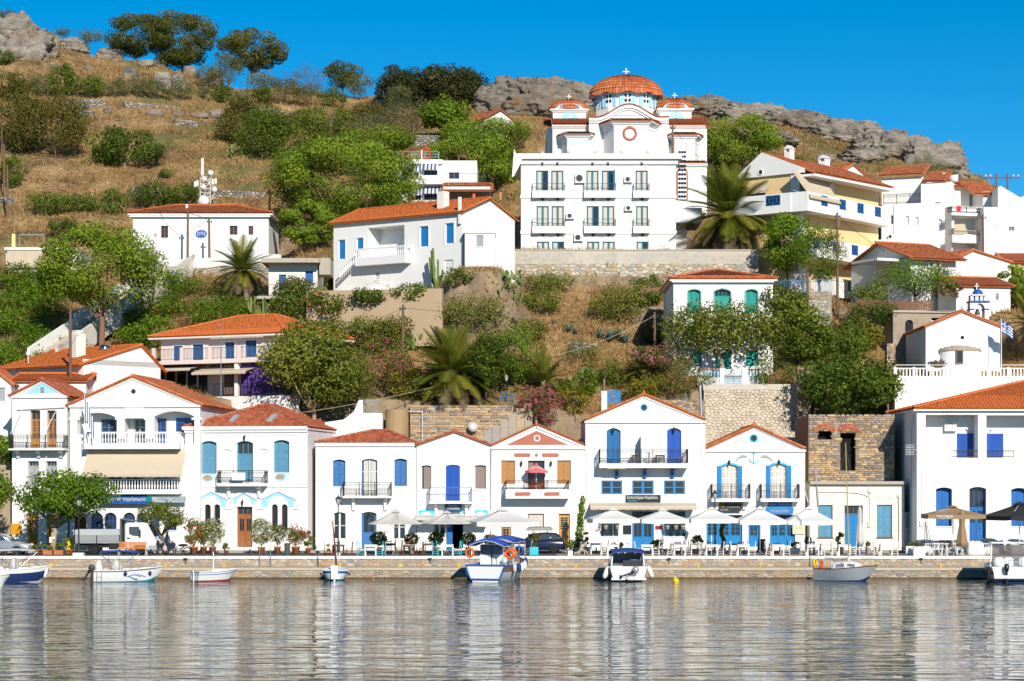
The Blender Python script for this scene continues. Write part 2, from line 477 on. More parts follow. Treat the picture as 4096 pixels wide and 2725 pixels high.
def roof_deck(house,faces,material,th=.06,name='roof'):
 """thin solid deck under the tiles; faces = list of point lists"""
 mb=MB()
 for pts in faces:
  pts=[Vector(p)for p in pts];n=(pts[1]-pts[0]).cross(pts[2]-pts[0]).normalized()
  if n.z<0:pts.reverse();n=-n
  k=len(pts);lo=[p-n*th for p in pts]
  mb.add(pts+lo,[tuple(range(k)),tuple(range(2*k-1,k-1,-1))]+[(i,k+i,k+(i+1)%k,(i+1)%k)for i in range(k)])
 return mb.obj(name,material,house)
# ------ ground: terrain as one height function
PROF={-900:[(1600,176),(1420,188),(1270,196),(1090,206),(900,222),(700,240),(500,258),(300,276),(60,300)],0:[(1600,176),(1420,188),(1270,196),(1090,206),(900,222),(700,240),(500,258),(300,276),(175,290),(120,298)],500:[(1600,176),(1470,184),(1270,195),(1085,207),(860,226),(640,246),(480,262),(350,276),(255,292)],1000:[(1600,176),(1480,183),(1320,191),(1120,201),(1010,209),(820,228),(650,246),(530,262),(440,276),(360,291)],1500:[(1600,176),(1500,181),(1350,189),(1165,198),(1085,204),(950,214),(800,228),(650,246),(560,262),(480,280),(400,292)],2048:[(1635,176),(1510,182),(1360,189),(1215,196),(1165,199),(1010,201.5),(990,215),(800,230),(650,246),(560,262),(470,278),(345,292)],2500:[(1700,177),(1610,180),(1480,184.5),(1350,189.5),(1180,198),(1160,199),(1010,201.5),(990,214),(850,226),(700,244),(560,262),(470,278),(365,292)],3000:[(1545,177.5),(1475,180),(1455,186),(1240,194),(1160,199),(1030,201.5),(960,212),(850,224),(700,240),(560,262),(432,288)],3500:[(1700,176),(1500,180),(1350,186),(1240,194),(1060,206),(870,224),(740,242),(640,262),(535,284)],3740:[(1500,178),(1465,180),(1350,186),(1230,194),(1065,206),(890,225),(770,245),(680,262),(575,282)],3860:[(1500,178),(1465,180),(1350,186),(1220,194),(1070,206),(920,225),(820,245),(760,262),(705,280)],4096:[(1500,178),(1465,180),(1350,186),(1220,194),(1070,206),(920,225),(850,245),(820,262),(800,280)],5000:[(1500,178),(1465,180),(1350,186),(1220,194),(1070,206),(930,225),(870,245),(840,262),(820,280)],}
PK=sorted(PROF)
_YS=np.arange(160,400,.5)
_TAB=[]
for k in PK:
 ys=[p[1]for p in PROF[k]];zs=[EYE+(HZ-p[0])*p[1]/FPX for p in PROF[k]]
 ys=[ys[0]-.8]+ys+[ys[-1]+12,ys[-1]+100];zs=[1.38]+zs+[zs[-1]-1.0,zs[-1]-45]
 _TAB.append(np.interp(_YS,ys,zs))
_TAB=np.array(_TAB)
def ground_base(x,y):
 sx=CX+x*FPX/max(y,1);sx=min(max(sx,PK[0]),PK[-1])
 i=0
 while i<len(PK)-2 and PK[i+1]<sx:i+=1
 t=(sx-PK[i])/(PK[i+1]-PK[i]);t=t*t*(3-2*t)
 fy=(y-160)*2;j=int(min(max(fy,0),len(_YS)-2));u=min(max(fy-j,0),1)
 a=_TAB[i,j]*(1-u)+_TAB[i,j+1]*u;b=_TAB[i+1,j]*(1-u)+_TAB[i+1,j+1]*u
 return float(a*(1-t)+b*t)
PADS=[]
def ground(x,y):
 z=ground_base(x,y)
 k=min(max((y-178)/30,0),1)
 if k>0:
  z+=(noise.noise((x*.09,y*.09,3.1))*1.0+noise.noise((x*.35,y*.35,7.7))*.32)*k*min(1,max(0,(y-206)/20)+.35)
  if y>222 and x<-4:
   w=z/2.6;fr=w-math.floor(w);z+=(min(1,fr*3.2)-fr)*.8*min(1,(-4-x)/8)
 for(ax,ay,ca,sa,w,dp,zp,fall)in PADS:
  dx,dy=x-ax,y-ay
  if abs(dx)>40 or abs(dy)>40:continue
  u,v=dx*ca+dy*sa,-dx*sa+dy*ca
  d=math.hypot(max(-u,0,u-w),max(-v,0,v-dp))
  if d<fall:
   k=1-d/fall;k=k*k*(3-2*k);z=z*(1-k)+(zp-.12)*k
 return z
def hit(sx,sy,y0=165,dY=.25):
 """where the view ray through a picture point meets the hillside"""
 Y=y0
 while Y<330:
  p=P(sx,sy,Y)
  if p.z<=ground(p.x,Y):return Vector((p.x,Y,ground(p.x,Y)))
  Y+=dY
 return P(sx,sy,300)
def terrain():
 xs=np.concatenate([np.arange(-130,-62,2.0),np.arange(-62,62,.55),np.arange(62,131,2.0)])
 ys=np.concatenate([np.arange(163,178,.5),np.arange(178,304,.6),np.arange(304,395,4)])
 v=np.zeros((len(ys),len(xs),3),np.float32)
 for j,y in enumerate(ys):
  for i,x in enumerate(xs):v[j,i]=(x,y,ground(x,y))
 nx=len(xs);jj,ii=np.meshgrid(np.arange(len(ys)-1),np.arange(nx-1),indexing='ij')
 b=(jj*nx+ii).ravel();q=np.stack([b,b+1,b+nx+1,b+nx],1)
 m=bpy.data.materials.new('hillside_soil');m.use_nodes=True;n,l=m.node_tree.nodes,m.node_tree.links
 bs=n['Principled BSDF'];bs.inputs['Roughness'].default_value=.95;bs.inputs['Specular IOR Level'].default_value=.1
 dry=_ramp(n,l,_noise(n,l,.22,6,None,.65),[(.30,(.12,.075,.045)),(.45,(.25,.15,.07)),(.6,(.36,.235,.11)),(.75,(.44,.32,.17))])
 fine=_ramp(n,l,_noise(n,l,2.2,5),[(.3,.55),(.7,1.25)])
 c=_mix(n,l,1.0,dry,fine,'MULTIPLY')
 grn=_ramp(n,l,_noise(n,l,.12,5,(1.3,1,1)),[(.50,0.0),(.62,1.0)])
 c=_mix(n,l,grn,c,(.13,.125,.045))
 g=n.new('ShaderNodeNewGeometry');sp=n.new('ShaderNodeSeparateXYZ');l.new(g.outputs['Normal'],sp.inputs[0])
 steep=_ramp(n,l,sp.outputs['Z'],[(.62,1.0),(.76,0.0)])
 rk=_ramp(n,l,_noise(n,l,.9,6),[(.3,(.16,.12,.08)),(.7,(.34,.25,.16))])
 c=_mix(n,l,steep,c,rk)
 l.new(c,bs.inputs['Base Color'])
 bp=n.new('ShaderNodeBump');bp.inputs['Strength'].default_value=.7;bp.inputs['Distance'].default_value=.25
 l.new(_noise(n,l,1.8,6),bp.inputs['Height']);l.new(bp.outputs[0],bs.inputs['Normal'])
 struct('hillside',mesh_np('hillside',v.reshape(-1,3),q,m,smooth=True))
# ------ water
def water():
 m=bpy.data.materials.new('harbour_water');m.use_nodes=True;n,l=m.node_tree.nodes,m.node_tree.links
 b=n['Principled BSDF']
 b.inputs['Base Color'].default_value=(.018,.030,.026,1);b.inputs['Roughness'].default_value=.03
 b.inputs['IOR'].default_value=1.33;b.inputs['Specular IOR Level'].default_value=.5
 g=n.new('ShaderNodeNewGeometry')
 def wave(scale,stretch,detail,dist=0.):
  mp=n.new('ShaderNodeMapping');mp.inputs['Scale'].default_value=stretch;l.new(g.outputs['Position'],mp.inputs[0])
  t=n.new('ShaderNodeTexNoise');t.inputs['Scale'].default_value=scale;t.inputs['Detail'].default_value=detail
  t.inputs['Distortion'].default_value=dist
  l.new(mp.outputs[0],t.inputs['Vector']);return t.outputs['Fac']
 w1=wave(.42,(.40,1.0,1),2.0,.4);w2=wave(1.5,(.30,1.0,1),3.0,.5);w3=wave(.10,(.5,1,1),1.0);w4=wave(.9,(.34,1.0,1),2.5,.6)
 def op(o,a,c):
  x=n.new('ShaderNodeMath');x.operation=o;l.new(a,x.inputs[0])
  if isinstance(c,(int,float)):x.inputs[1].default_value=c
  else:l.new(c,x.inputs[1])
  return x.outputs[0]
 mul=lambda a,k:op('MULTIPLY',a,k)
 h=op('ADD',op('ADD',mul(w1,.027),mul(w2,.017)),op('ADD',mul(w3,.08),mul(op('POWER',w4,4),.24)))
 bp=n.new('ShaderNodeBump');bp.inputs['Strength'].default_value=1.0;bp.inputs['Distance'].default_value=1.0
 l.new(h,bp.inputs['Height']);l.new(bp.outputs[0],b.inputs['Normal'])
 v=[(-700,-400,0),(700,-400,0),(700,150.6,0),(-700,150.6,0)]
 struct('water',mesh_np('water',v,[(0,1,2,3)],m))
water()
# ------ quay and street
QX0,QX1=-62.,62.
def quay():
 m=MATS['mortar']
 struct('street',MB().box(QX0*2,153.02,-.5,QX1*2,176.2,1.40).mesh('street',ASPH))
 struct('pavement_terrace',MB().box(X(2230,153),153.03,1.0,QX1,158.6,1.412).mesh('pavement_terrace',mat('terrace_paving',(.30,.24,.18),.9,.10,1.2,.15,9)))
 struct('pavement',MB().box(QX0,160.4,1.0,QX1,163.6,1.52).mesh('pavement',mat('pavement_concrete',(.36,.33,.29),.9,.12,1.2,.15,9,dirt=(.2,.18,.15),dirt_amt=.6)))
 struct('sea_bed',MB().box(-700,-400,-9,700,150.4,-8).mesh('sea_bed',CONC))
 rn=random.Random(5)
 lo=struct('quay_lower_wall',MB().box(QX0,150.06,-3,QX1,152.6,.60).mesh('quay_lower_wall',m))
 struct('quay_ledge',MB().box(QX0,149.96,.55,QX1,152.42,.72).mesh('quay_ledge',mat('ledge_concrete',(.50,.42,.31),.9,.10,.9,.2,9,dirt=(.30,.24,.17),dirt_amt=.58)))
 up=struct('quay_upper_wall',MB().box(QX0,152.46,.4,QX1,153.02,1.28).mesh('quay_upper_wall',m))
 struct('quay_coping',MB().box(QX0,152.36,1.25,QX1,153.0,1.425).mesh('quay_coping',WHITE2))
 for par,y,z0,h,cw,ch,sd in((up,152.45,.72,.53,.40,.22,11),(lo,150.05,-.12,.67,.42,.19,12)):
  W=78.
  cells=[[(a-39.,b+z0)for a,b in c]for c in voronoi_cells(W,h,cw,ch,rn,.49)]
  stones(par,cells,STQ,300,.016,.035,y,sd)
 wet=mat('wet_algae_stone',(.13,.075,.025),.4,.3,4,.5,7,dirt=(.05,.035,.015),dirt_amt=.5,dirt_scale=3)
 st=struct('waterline_stones',MB().box(QX0,149.985,-.6,QX1,150.2,.09).mesh('waterline_stones',wet))
quay()
# ------ houses
ZA,ZB,ZC,ZD,ZE,ZF=(0,1450,.574),(700,1550,.5102),(1250,1550,.5102),(1900,1550,.5102),(2300,1550,.5102),(3100,1550,.5102)
H1,H2,H3,H4=(0,0,.5102),(0,700,.5102),(1000,200,.5102),(1000,800,.5741)
H5,H6,H7,H8=(2000,200,.5422),(2000,950,.4782),(2750,500,.5711),(2600,1000,.6347)
T1,T2,T3,T4,T5,T6,T7=(0,2000,.2551),(500,2000,.2551),(1200,2000,.2551),(1750,2000,.2551),(2300,2000,.2551),(2850,2000,.2758),(3450,1980,.4796)
def zc(Z,x,y):return Z[0]+x*Z[2],Z[1]+y*Z[2]
class House:
 def __init__(s,name,label,Z,xl,xr,Y,Yr=None,zb=1.4,depth=9.,cat='house',wall=WHITE,group=None,fall=3.5):
  Yr=Y if Yr is None else Yr;s.Z=Z;s.wall=wall;s.depth=depth;s.zb=zb;s.xm=(xl+xr)/2
  A=Vector((X(zc(Z,xl,0)[0],Y),Y));B=Vector((X(zc(Z,xr,0)[0],Yr),Yr))
  d=B-A;s.w=d.length;s.a=math.atan2(d.y,d.x);s.A=A
  s.e=thing(name,label,cat,(A.x,A.y,zb),s.a,group);s.op=[];s.fills=[]
  if zb>2:PADS.append((A.x,A.y,math.cos(s.a),math.sin(s.a),s.w,depth,zb,fall))
 def l(s,x,y,d=0.):
  """picture point -> (u, z) on the plane at depth d of this facade"""
  sx,sy=zc(s.Z,x or s.xm,y);dx,dz=(sx-CX)/FPX,(HZ-sy)/FPX
  n=Vector((-math.sin(s.a),math.cos(s.a)));t=(n.dot(s.A)+d)/n.dot(Vector((dx,1)))
  p=Vector((dx*t,t))-s.A
  return p.x*math.cos(s.a)+p.y*math.sin(s.a),EYE+dz*t-s.zb
 def rect(s,x0,y0,x1,y1,d=0.):
  u0,z1=s.l(x0,y0,d);u1,z0=s.l(x1,y1,d);return u0,z0,u1,z1
# --- openings
 def win(s,x0,y0,x1,y1,kind='panel',col=BLUE,arch=0.,rec=.16,name='window',sill=True,trim=None,**kw):
  u0,z0,u1,z1=s.rect(x0,y0,x1,y1);z0=max(z0,.0)
  s.op.append((u0,z0,u1,z1,arch*(u1-u0),rec))
  s.fills.append((u0,z0,u1,z1,kind,col,rec,name,sill,trim,arch,kw))
 def door(s,*a,**k):
  k.setdefault('name','door');k.setdefault('sill',False);s.win(*a,**k)
 def body(s,ytop,apex=None,xr=None,flat=True,front=True,ztop=None):
  zt=s.l(0,ytop)[1]if ztop is None else ztop
  s.zt=zt;w,dp=s.w,s.depth;mb=MB()
  us=sorted({0.,w,*[o[0]for o in s.op],*[o[2]for o in s.op]});zs=sorted({0.,zt,*[o[1]for o in s.op],*[min(o[3],zt)for o in s.op]})
  for i in range(len(us)-1):
   for j in range(len(zs)-1):
    cu,cz=(us[i]+us[i+1])/2,(zs[j]+zs[j+1])/2
    if any(o[0]<cu<o[2]and o[1]<cz<o[3]for o in s.op):continue
    mb.add([(us[i],0,zs[j]),(us[i+1],0,zs[j]),(us[i+1],0,zs[j+1]),(us[i],0,zs[j+1])],[(0,1,2,3)])
  for(u0,z0,u1,z1,ah,r)in s.op:
   N=8;pts=[(u0,z0),(u1,z0)]
   if ah>0:
    hw=(u1-u0)/2;Rr=(hw*hw+ah*ah)/(2*ah);uc=(u0+u1)/2;zcn=z1-Rr;a1=math.asin(min(1,hw/Rr));a1=math.pi-a1 if ah>hw else a1
    arc=[(uc+Rr*math.sin(a1-2*a1*k/N),zcn+Rr*math.cos(a1-2*a1*k/N))for k in range(N+1)]
    for k in range(N):
     a,b=arc[k],arc[k+1];mb.add([(a[0],0,a[1]),(a[0],0,z1),(b[0],0,z1),(b[0],0,b[1])],[(3,2,1,0)])
    pts+=arc
   else:pts+=[(u1,z1),(u0,z1)]
   k=len(pts)
   mb.add([(a,0,b)for a,b in pts]+[(a,r,b)for a,b in pts],[(i,(i+1)%k,k+(i+1)%k,k+i)for i in range(k)])
  b=.0
  mb.add([(0,0,0),(w,0,0),(w,dp,0),(0,dp,0),(0,0,zt),(w,0,zt),(w,dp,zt),(0,dp,zt)],[(1,2,6,5),(2,3,7,6),(3,0,4,7)]+([(4,5,6,7)]if flat else[]))
  if apex:
   ua,za=apex
   mb.add([(0,0,zt),(w,0,zt),(ua,0,za),(0,dp,zt),(w,dp,zt),(ua,dp,za)],[(0,1,2),(4,3,5),(1,4,5,2),(3,0,2,5)])
  if s.zb>2:mb.box(.01,.01,-3.5,w-.01,dp-.01,.0)
  s.wallo=mb.obj('wall',s.wall,s.e)
  yi=max([o[5]for o in s.op]+[.3])+.25
  if dp-yi>.5:MB().box(.12,yi,.05,w-.12,dp-.2,max(zt-.1,.2)).obj('interior_shade',DARK,s.e)  # black box added only to darken the inside of the house
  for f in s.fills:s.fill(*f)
 def fill(s,u0,z0,u1,z1,kind,col,rec,name,sill,trim,arch,kw):
  W,Hh=u1-u0,z1-z0;e=s.e
  fw=kw.get('fw',.06);y0,y1=rec-.02,rec+.05
  fr=MB().box(u0,y0,z0,u0+fw,y1,z1).box(u1-fw,y0,z0,u1,y1,z1).box(u0+fw,y0,z1-fw,u1-fw,y1,z1)
  if name!='door':fr.box(u0+fw,y0,z0,u1-fw,y1,z0+fw)
  frame_m=kw.get('frame',col)
  part=fr.obj(name,frame_m,e)
  a,b,c,d=u0+fw,z0+(0 if name=='door' else fw),u1-fw,z1-fw
  mid=(a+c)/2
  if kind in('panel','louvre','doorpanel'):
   tz=kw.get('transom',0)*Hh;top=d-tz
   if tz:
    MB().box(a,y0+.01,top-.03,c,y1,top+.03).obj('transom_bar',kw.get('tframe',frame_m),part)
    MB().box(a,rec+.03,top+.03,c,rec+.045,d).obj('pane',GLASS,part)
    nb=kw.get('tn',3)
    for i in range(1,nb):MB().box(a+(c-a)*i/nb-.02,rec+.005,top+.03,a+(c-a)*i/nb+.02,rec+.03,d).obj('glazing_bar',kw.get('tframe',frame_m),part)
   leaves=kw.get('leaves',2)
   for i in range(leaves):
    l0,l1=a+(c-a)*i/leaves+.008,a+(c-a)*(i+1)/leaves-.008
    mb=MB();yf=rec-.005+(.02 if i else 0);st=min(.085,(l1-l0)*.2);zz=top-.01
    mb.box(l0,yf,b,l0+st,yf+.045,zz).box(l1-st,yf,b,l1,yf+.045,zz)
    np_=kw.get('panels',3);ph=(zz-b)/np_
    for k in range(np_+1):
     zk=b+ph*k;mb.box(l0+st,yf,max(b,zk-st*.5),l1-st,yf+.045,min(zz,zk+st*.5))
    if kind=='louvre':
     ns=max(4,int((zz-b)/.075))
     for k in range(ns):
      zk=b+(zz-b)*(k+.5)/ns
      mb.add([(l0+st,yf+.038,zk+.03),(l1-st,yf+.038,zk+.03),(l1-st,yf+.008,zk-.028),(l0+st,yf+.008,zk-.028)],[(3,2,1,0)])
     mb.box(l0+st,yf+.04,b,l1-st,yf+.05,zz)
    else:
     mb.box(l0+st,yf+.025,b,l1-st,yf+.04,zz)
     for k in range(np_):mb.box(l0+st+.035,yf+.012,b+ph*k+st*.5+.03,l1-st-.035,yf+.03,b+ph*(k+1)-st*.5-.03)
    lf=mb.obj('shutter' if name=='window' else 'leaf',col,part)
    if kw.get('glaz'):
     g0,g1=kw['glaz'];zA,zB=b+(zz-b)*g0,b+(zz-b)*g1
     MB().box(l0+st,yf-.004,zA,l1-st,yf+.002,zB).obj('pane',GLASS,part)
     gb=MB();rows=kw.get('grows',2)
     for r_ in range(rows+1):zk=zA+(zB-zA)*r_/rows;gb.box(l0+st,yf-.014,zk-.014,l1-st,yf-.003,zk+.014)
     gb.box((l0+l1)/2-.014,yf-.016,zA,(l0+l1)/2+.014,yf-.003,zB)
     gb.obj('glazing_bar',col,part)
   if name=='door':MB().box(mid+.05,rec-.05,b+1.0,mid+.075,rec,b+1.14).obj('handle',STEEL,part)
  elif kind in('glass','french'):
   nx,nz=kw.get('nx',2),kw.get('nz',2);bw=kw.get('bw',.035)
   MB().box(a,rec+.02,b,c,rec+.03,d).obj('pane',GLASS,part)
   mb=MB()
   for i in range(1,nx):
    x=a+(c-a)*i/nx;k=bw*(1.7 if nx%2==0 and i==nx//2 else .7);mb.box(x-k,rec-.012,b,x+k,rec+.022,d)
   for j in range(1,nz):
    z=b+(d-b)*j/nz;mb.box(a,rec-.006,z-bw*.7,c,rec+.021,z+bw*.7)
   if kind=='french':mb.box(a,rec-.01,b,c,rec+.018,b+min(.55,Hh*.22))
   if nx*nz>1:mb.obj('glazing_bar',kw.get('bars',frame_m),part)
   cu=kw.get('curtain')
   if cu:
    cv=MB();n=14
    for sgn,(p,q)in enumerate(cu if isinstance(cu,list)else[(0,1)]):
     x0,x1=a+(c-a)*p,a+(c-a)*q
     cv.loft([[(x0+(x1-x0)*i/n,rec+.012+.006*math.sin(i*2.1),zz)for i in range(n+1)]for zz in(b+.02,d-.02)],caps=False)
    cv.obj('curtain',kw.get('cmat',CURT),part)
  elif kind=='roller':
   mb=MB();ns=max(6,int(Hh/.06))
   for k in range(ns):zk=b+(d-b)*k/ns;zl=b+(d-b)*(k+.82)/ns;mb.box(a,rec,zk,c,rec+.02,zl)
   mb.box(a,rec+.012,b,c,rec+.03,d);mb.obj('shutter',col,part)
  elif kind=='grille':
   MB().box(a,rec+.03,b,c,rec+.04,d).obj('pane',GLASS,part)
   mb=MB();n=max(3,int(W/.14))
   for i in range(n+1):x=a+(c-a)*i/n;mb.cyl((x,rec-.03,b),(x,rec-.03,d),.012,n=4)
   k=int(Hh/.3)
   for j in range(k+1):z=b+(d-b)*j/k;mb.cyl((a,rec-.03,z),(c,rec-.03,z),.012,n=4)
   mb.obj('grille',IRON,part)
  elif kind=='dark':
   MB().box(u0,rec+.3,z0,u1,rec+.32,z1).obj('shade_backing',DARK,part)  # near-black sheet, the shade of an empty opening put into its colour
  if sill:
   MB().box(u0-.08,-.06,z0-.07,u1+.08,rec-.03,z0).obj('sill',kw.get('sillm',WHITE2),part)
  if trim:
   t,pr,tm=trim;mb=MB()
   if arch:
    N=10;hw=W/2;ah=arch*W;Rr=(hw*hw+ah*ah)/(2*ah);uc=(u0+u1)/2;zcn=z1-Rr;a1=math.asin(min(1,hw/Rr));a1=math.pi-a1 if ah>hw else a1
    ins=[(uc+Rr*math.sin(-a1+2*a1*k/N),zcn+Rr*math.cos(-a1+2*a1*k/N))for k in range(N+1)]
    out=[(uc+(Rr+t)*math.sin(-a1+2*a1*k/N),zcn+(Rr+t)*math.cos(-a1+2*a1*k/N))for k in range(N+1)]
    for k in range(N):mb.prism([ins[k],ins[k+1],out[k+1],out[k]],-pr,-.001)
    zt=z1-ah
   else:
    mb.box(u0-t,-pr,z1,u1+t,-.001,z1+t);zt=z1
   mb.box(u0-t,-pr,z0,u0,-.001,zt).box(u1,-pr,z0,u1+t,-.001,zt)
   mb.obj('surround',tm,part)
  if kw.get('open'):
   om=kw.get('openm',col);lw=kw.get('ow',.33)*W
   for sg,x0,x1 in((-1,u0-lw,u0),(1,u1,u1+lw)):
    mb=MB().box(x0,-.06,z0,x1,-.02,z1-arch*W*.7);np_=4
    for k in range(np_):mb.box(x0+.05,-.075,z0+(z1-z0-arch*W*.7)*(k+.12)/np_,x1-.05,-.055,z0+(z1-z0-arch*W*.7)*(k+.88)/np_)
    mb.obj('shutter',om,part)
# --- wall dressings given by picture rectangles
 def band(s,x0,y0,x1,y1,out=.08,m=WHITE2,name='cornice',d0=-.001):
  u0,z0,u1,z1=s.rect(x0,y0,x1,y1);return MB().box(u0,-out,z0,u1,d0,z1).obj(name,m,s.e)
 def patch(s,pts,m,out=.012,name='panel'):
  return MB().prism([s.l(*p)for p in pts],-out,-.001).obj(name,m,s.e)
 def bal(s,x0,x1,yt,yb,yrail,depth=1.1,style='iron',brk=(),slabm=WHITE2,railm=IRON,brkm=WHITE2,bh=.55,panel=None):
  u0,zt=s.l(x0,yt,-depth);u1,zb=s.l(x1,yb,-depth);zr=s.l(x0,yrail,-depth)[1]
  slab=MB().box(u0,-depth,zb,u1,-.002,zt).obj('balcony',slabm,s.e)
  railing(slab,[(u0+.04,-.03),(u0+.04,-depth+.05),(u1-.04,-depth+.05),(u1-.04,-.03)],zt,zr-zt,style,railm)
  for bx in brk:
   ub=s.l(bx,yb,-depth)[0];w=.11
   pr=[(-.002,zb),(-depth*.75,zb),(-depth*.72,zb-.12),(-depth*.4,zb-.22),(-.16,zb-bh),(-.002,zb-bh)]
   MB().prismx(pr,ub-w,ub+w).obj('bracket',brkm,slab)
  return slab
 def sign(s,x0,y0,x1,y1,m,texts,out=.06,th=.03,name='sign_board'):
  u0,z0,u1,z1=s.rect(x0,y0,x1,y1,-out);b=MB().box(u0,-out,z0,u1,-out+th,z1).obj(name,m,s.e)
  for(tx,fx,fz,w,h,tm)in texts:
   me=text_mesh(tx,tm,w*(u1-u0),h*(z1-z0))
   inst('lettering',me,b,(u0+(u1-u0)*fx,-out-.006,z0+(z1-z0)*fz))
  return b
 def awning(s,x0,x1,y0,yb,out,m,val=.22,ox=0.,name='awning',frame=True):
  """sloping canvas from the wall (y0) to a front bar at distance out (yb)"""
  u0,z1=s.l(x0,y0);u1,_=s.l(x1,y0);ub0,z0=s.l(x0,yb,-out);ub1,_=s.l(x1,yb,-out)
  n=26;mb=MB();u0=ub0;u1=ub1
  top=[(u0+(u1-u0)*i/n,-.03,z1)for i in range(n+1)];mid=[(u0+(u1-u0)*i/n,-out*.5,(z0+z1)/2-.03)for i in range(n+1)]
  fr=[(u0+(u1-u0)*i/n,-out,z0)for i in range(n+1)]
  vl=[(u0+(u1-u0)*i/n,-out,z0-val*(1 if i%2 else .82))for i in range(n+1)]
  mb.loft([top,mid,fr,vl],caps=False)
  th=MB().add(mb.v,mb.f);th.add([(a,b+.008,c-.012)for a,b,c in mb.v],[tuple(reversed(f))for f in mb.f])
  o=th.obj(name,m,s.e)
  if frame:
   fb=MB().cyl((u0,-out+.03,z0),(u1,-out+.03,z0),.025,n=6)
   for uu in(u0+.25,(u0+u1)/2,u1-.25):fb.cyl((uu,-.03,z1-.5*(z1-z0)-.5),(uu,-out+.05,z0),.018,n=5)
   fb.obj('awning_arm',WHITE2,o)
  return o
# --- roofs
 def gable_roof(s,apex,m=TILES,ov=.25,fo=.16,nt=120,bo=.2,ridge=True,fine=True):
  ua,za=apex;w,dp,zt=s.w,s.depth,s.zt
  sl=(za-zt)/ua;sr=(za-zt)/(w-ua)
  c=.05
  EL=[(-ov,-fo,zt-sl*ov+c),(-ov,dp+bo,zt-sl*ov+c)];ER=[(w+ov,-fo,zt-sr*ov+c),(w+ov,dp+bo,zt-sr*ov+c)]
  T=[(ua,-fo,za+c),(ua,dp+bo,za+c)]
  rf=roof_deck(s.e,[[EL[0],T[0],T[1],EL[1]],[ER[0],ER[1],T[1],T[0]]],m)
  slope_tiles(rf,EL[0],EL[1],T[0],T[1],m,nt//2,5);slope_tiles(rf,ER[0],ER[1],T[0],T[1],m,nt//2,6)
  if ridge:ridge_line(rf,T[0],T[1],m,fine)
  for a in(EL[0],ER[0]):ridge_line(rf,(a[0],a[1]+.08,a[2]),(T[0][0],T[0][1]+.08,T[0][2]),m,fine,'verge_tile',.02)
  return rf
 def side_roof(s,zr,dr,m=TILES,ov=.3,nt=60,fine=True,sov=.25,ze=None):
  """ridge parallel to the facade at depth dr and height zr"""
  w,dp=s.w,s.depth;zt=s.zt if ze is None else ze;k=(zr-zt)/dr;kb=(zr-zt)/(dp-dr)
  F=[(-sov,-ov,zt-k*ov+.05),(w+sov,-ov,zt-k*ov+.05)];B=[(-sov,dp+ov,zt-kb*ov+.05),(w+sov,dp+ov,zt-kb*ov+.05)]
  T=[(-sov,dr,zr+.05),(w+sov,dr,zr+.05)]
  rf=roof_deck(s.e,[[F[0],F[1],T[1],T[0]],[B[1],B[0],T[0],T[1]]],m)
  slope_tiles(rf,F[0],F[1],T[0],T[1],m,nt,7);slope_tiles(rf,B[0],B[1],T[0],T[1],m,0,8)
  ridge_line(rf,T[0],T[1],m,fine)
  for i in(0,1):ridge_line(rf,F[i],T[i],m,fine,'verge_tile',.02)
  for xg in(.001,w-.06):MB().prismx([(0,zt),(dp,zt),(dr,zr)],xg,xg+.059).obj('gable',s.wall,s.e)
  return rf
 def hip_roof(s,zr,ur0,ur1,d0,d1,m=TILES,ov=.25,nt=200,fine=True,ze=None):
  w,dp=s.w,s.depth;zt=(s.zt if ze is None else ze)+.02
  c=[(-ov,-ov,zt),(w+ov,-ov,zt),(w+ov,dp+ov,zt),(-ov,dp+ov,zt)]
  r=[(ur0,d0,zr),(ur1,d0,zr),(ur1,d1,zr),(ur0,d1,zr)]
  fs=[(c[0],c[1],r[1],r[0]),(c[1],c[2],r[2],r[1]),(c[2],c[3],r[3],r[2]),(c[3],c[0],r[0],r[3])]
  clean=[]
  for f in fs:
   g=[]
   for p in f:
    if not g or(Vector(p)-Vector(g[-1])).length>.02:g.append(p)
   clean.append(g)
  rf=roof_deck(s.e,clean,m)
  for i,f in enumerate(fs):slope_tiles(rf,f[0],f[1],f[3],f[2],m,nt if i==0 else(nt//3 if i in(1,3)else 0),10+i)
  for i in range(4):ridge_line(rf,c[i],r[i],m,fine)
  ridge_line(rf,r[0],r[1],m,fine);ridge_line(rf,r[1],r[2],m,fine)
  MB().box(-ov+.02,-ov+.02,zt-.16,w+ov-.02,dp+ov-.02,zt-.02).obj('eave_board',WHITE2,s.e)
  return rf
class Face(House):
 """another side of an existing house, with its own picture frame"""
 def __init__(s,house,Z,xl,xr,Y,Yr,depth=.2,wall=None):
  s.Z=Z;s.wall=wall or house.wall;s.depth=depth;s.zb=house.zb;s.e=house.e;s.op=[];s.fills=[];s.xm=(xl+xr)/2
  A=Vector((X(zc(Z,xl,0)[0],Y),Y));B=Vector((X(zc(Z,xr,0)[0],Yr),Yr))
  d=B-A;s.w=d.length;s.a=math.atan2(d.y,d.x);s.A=A
  s.known={o.name for o in s.e.children}
  hm=Matrix.Translation((house.A.x,house.A.y,house.zb))@Matrix.Rotation(house.a,4,'Z')
  s.m=hm.inverted()@Matrix.Translation((A.x,A.y,s.zb))@Matrix.Rotation(s.a,4,'Z')
 def done(s):
  for o in s.e.children:
   if o.name not in s.known:o.matrix_local=s.m@o.matrix_local
BALU={}
def baluster_mesh(h,m):
 k=(round(h,2),m.name)
 if k not in BALU:
  BALU[k]=MB().lathe([(.055,0),(.055,.06*h),(.03,.1*h),(.068,.34*h),(.05,.5*h),(.028,.62*h),(.028,.8*h),(.05,.9*h),(.055,h)],n=8).mesh('baluster',m,True)
 return BALU[k]
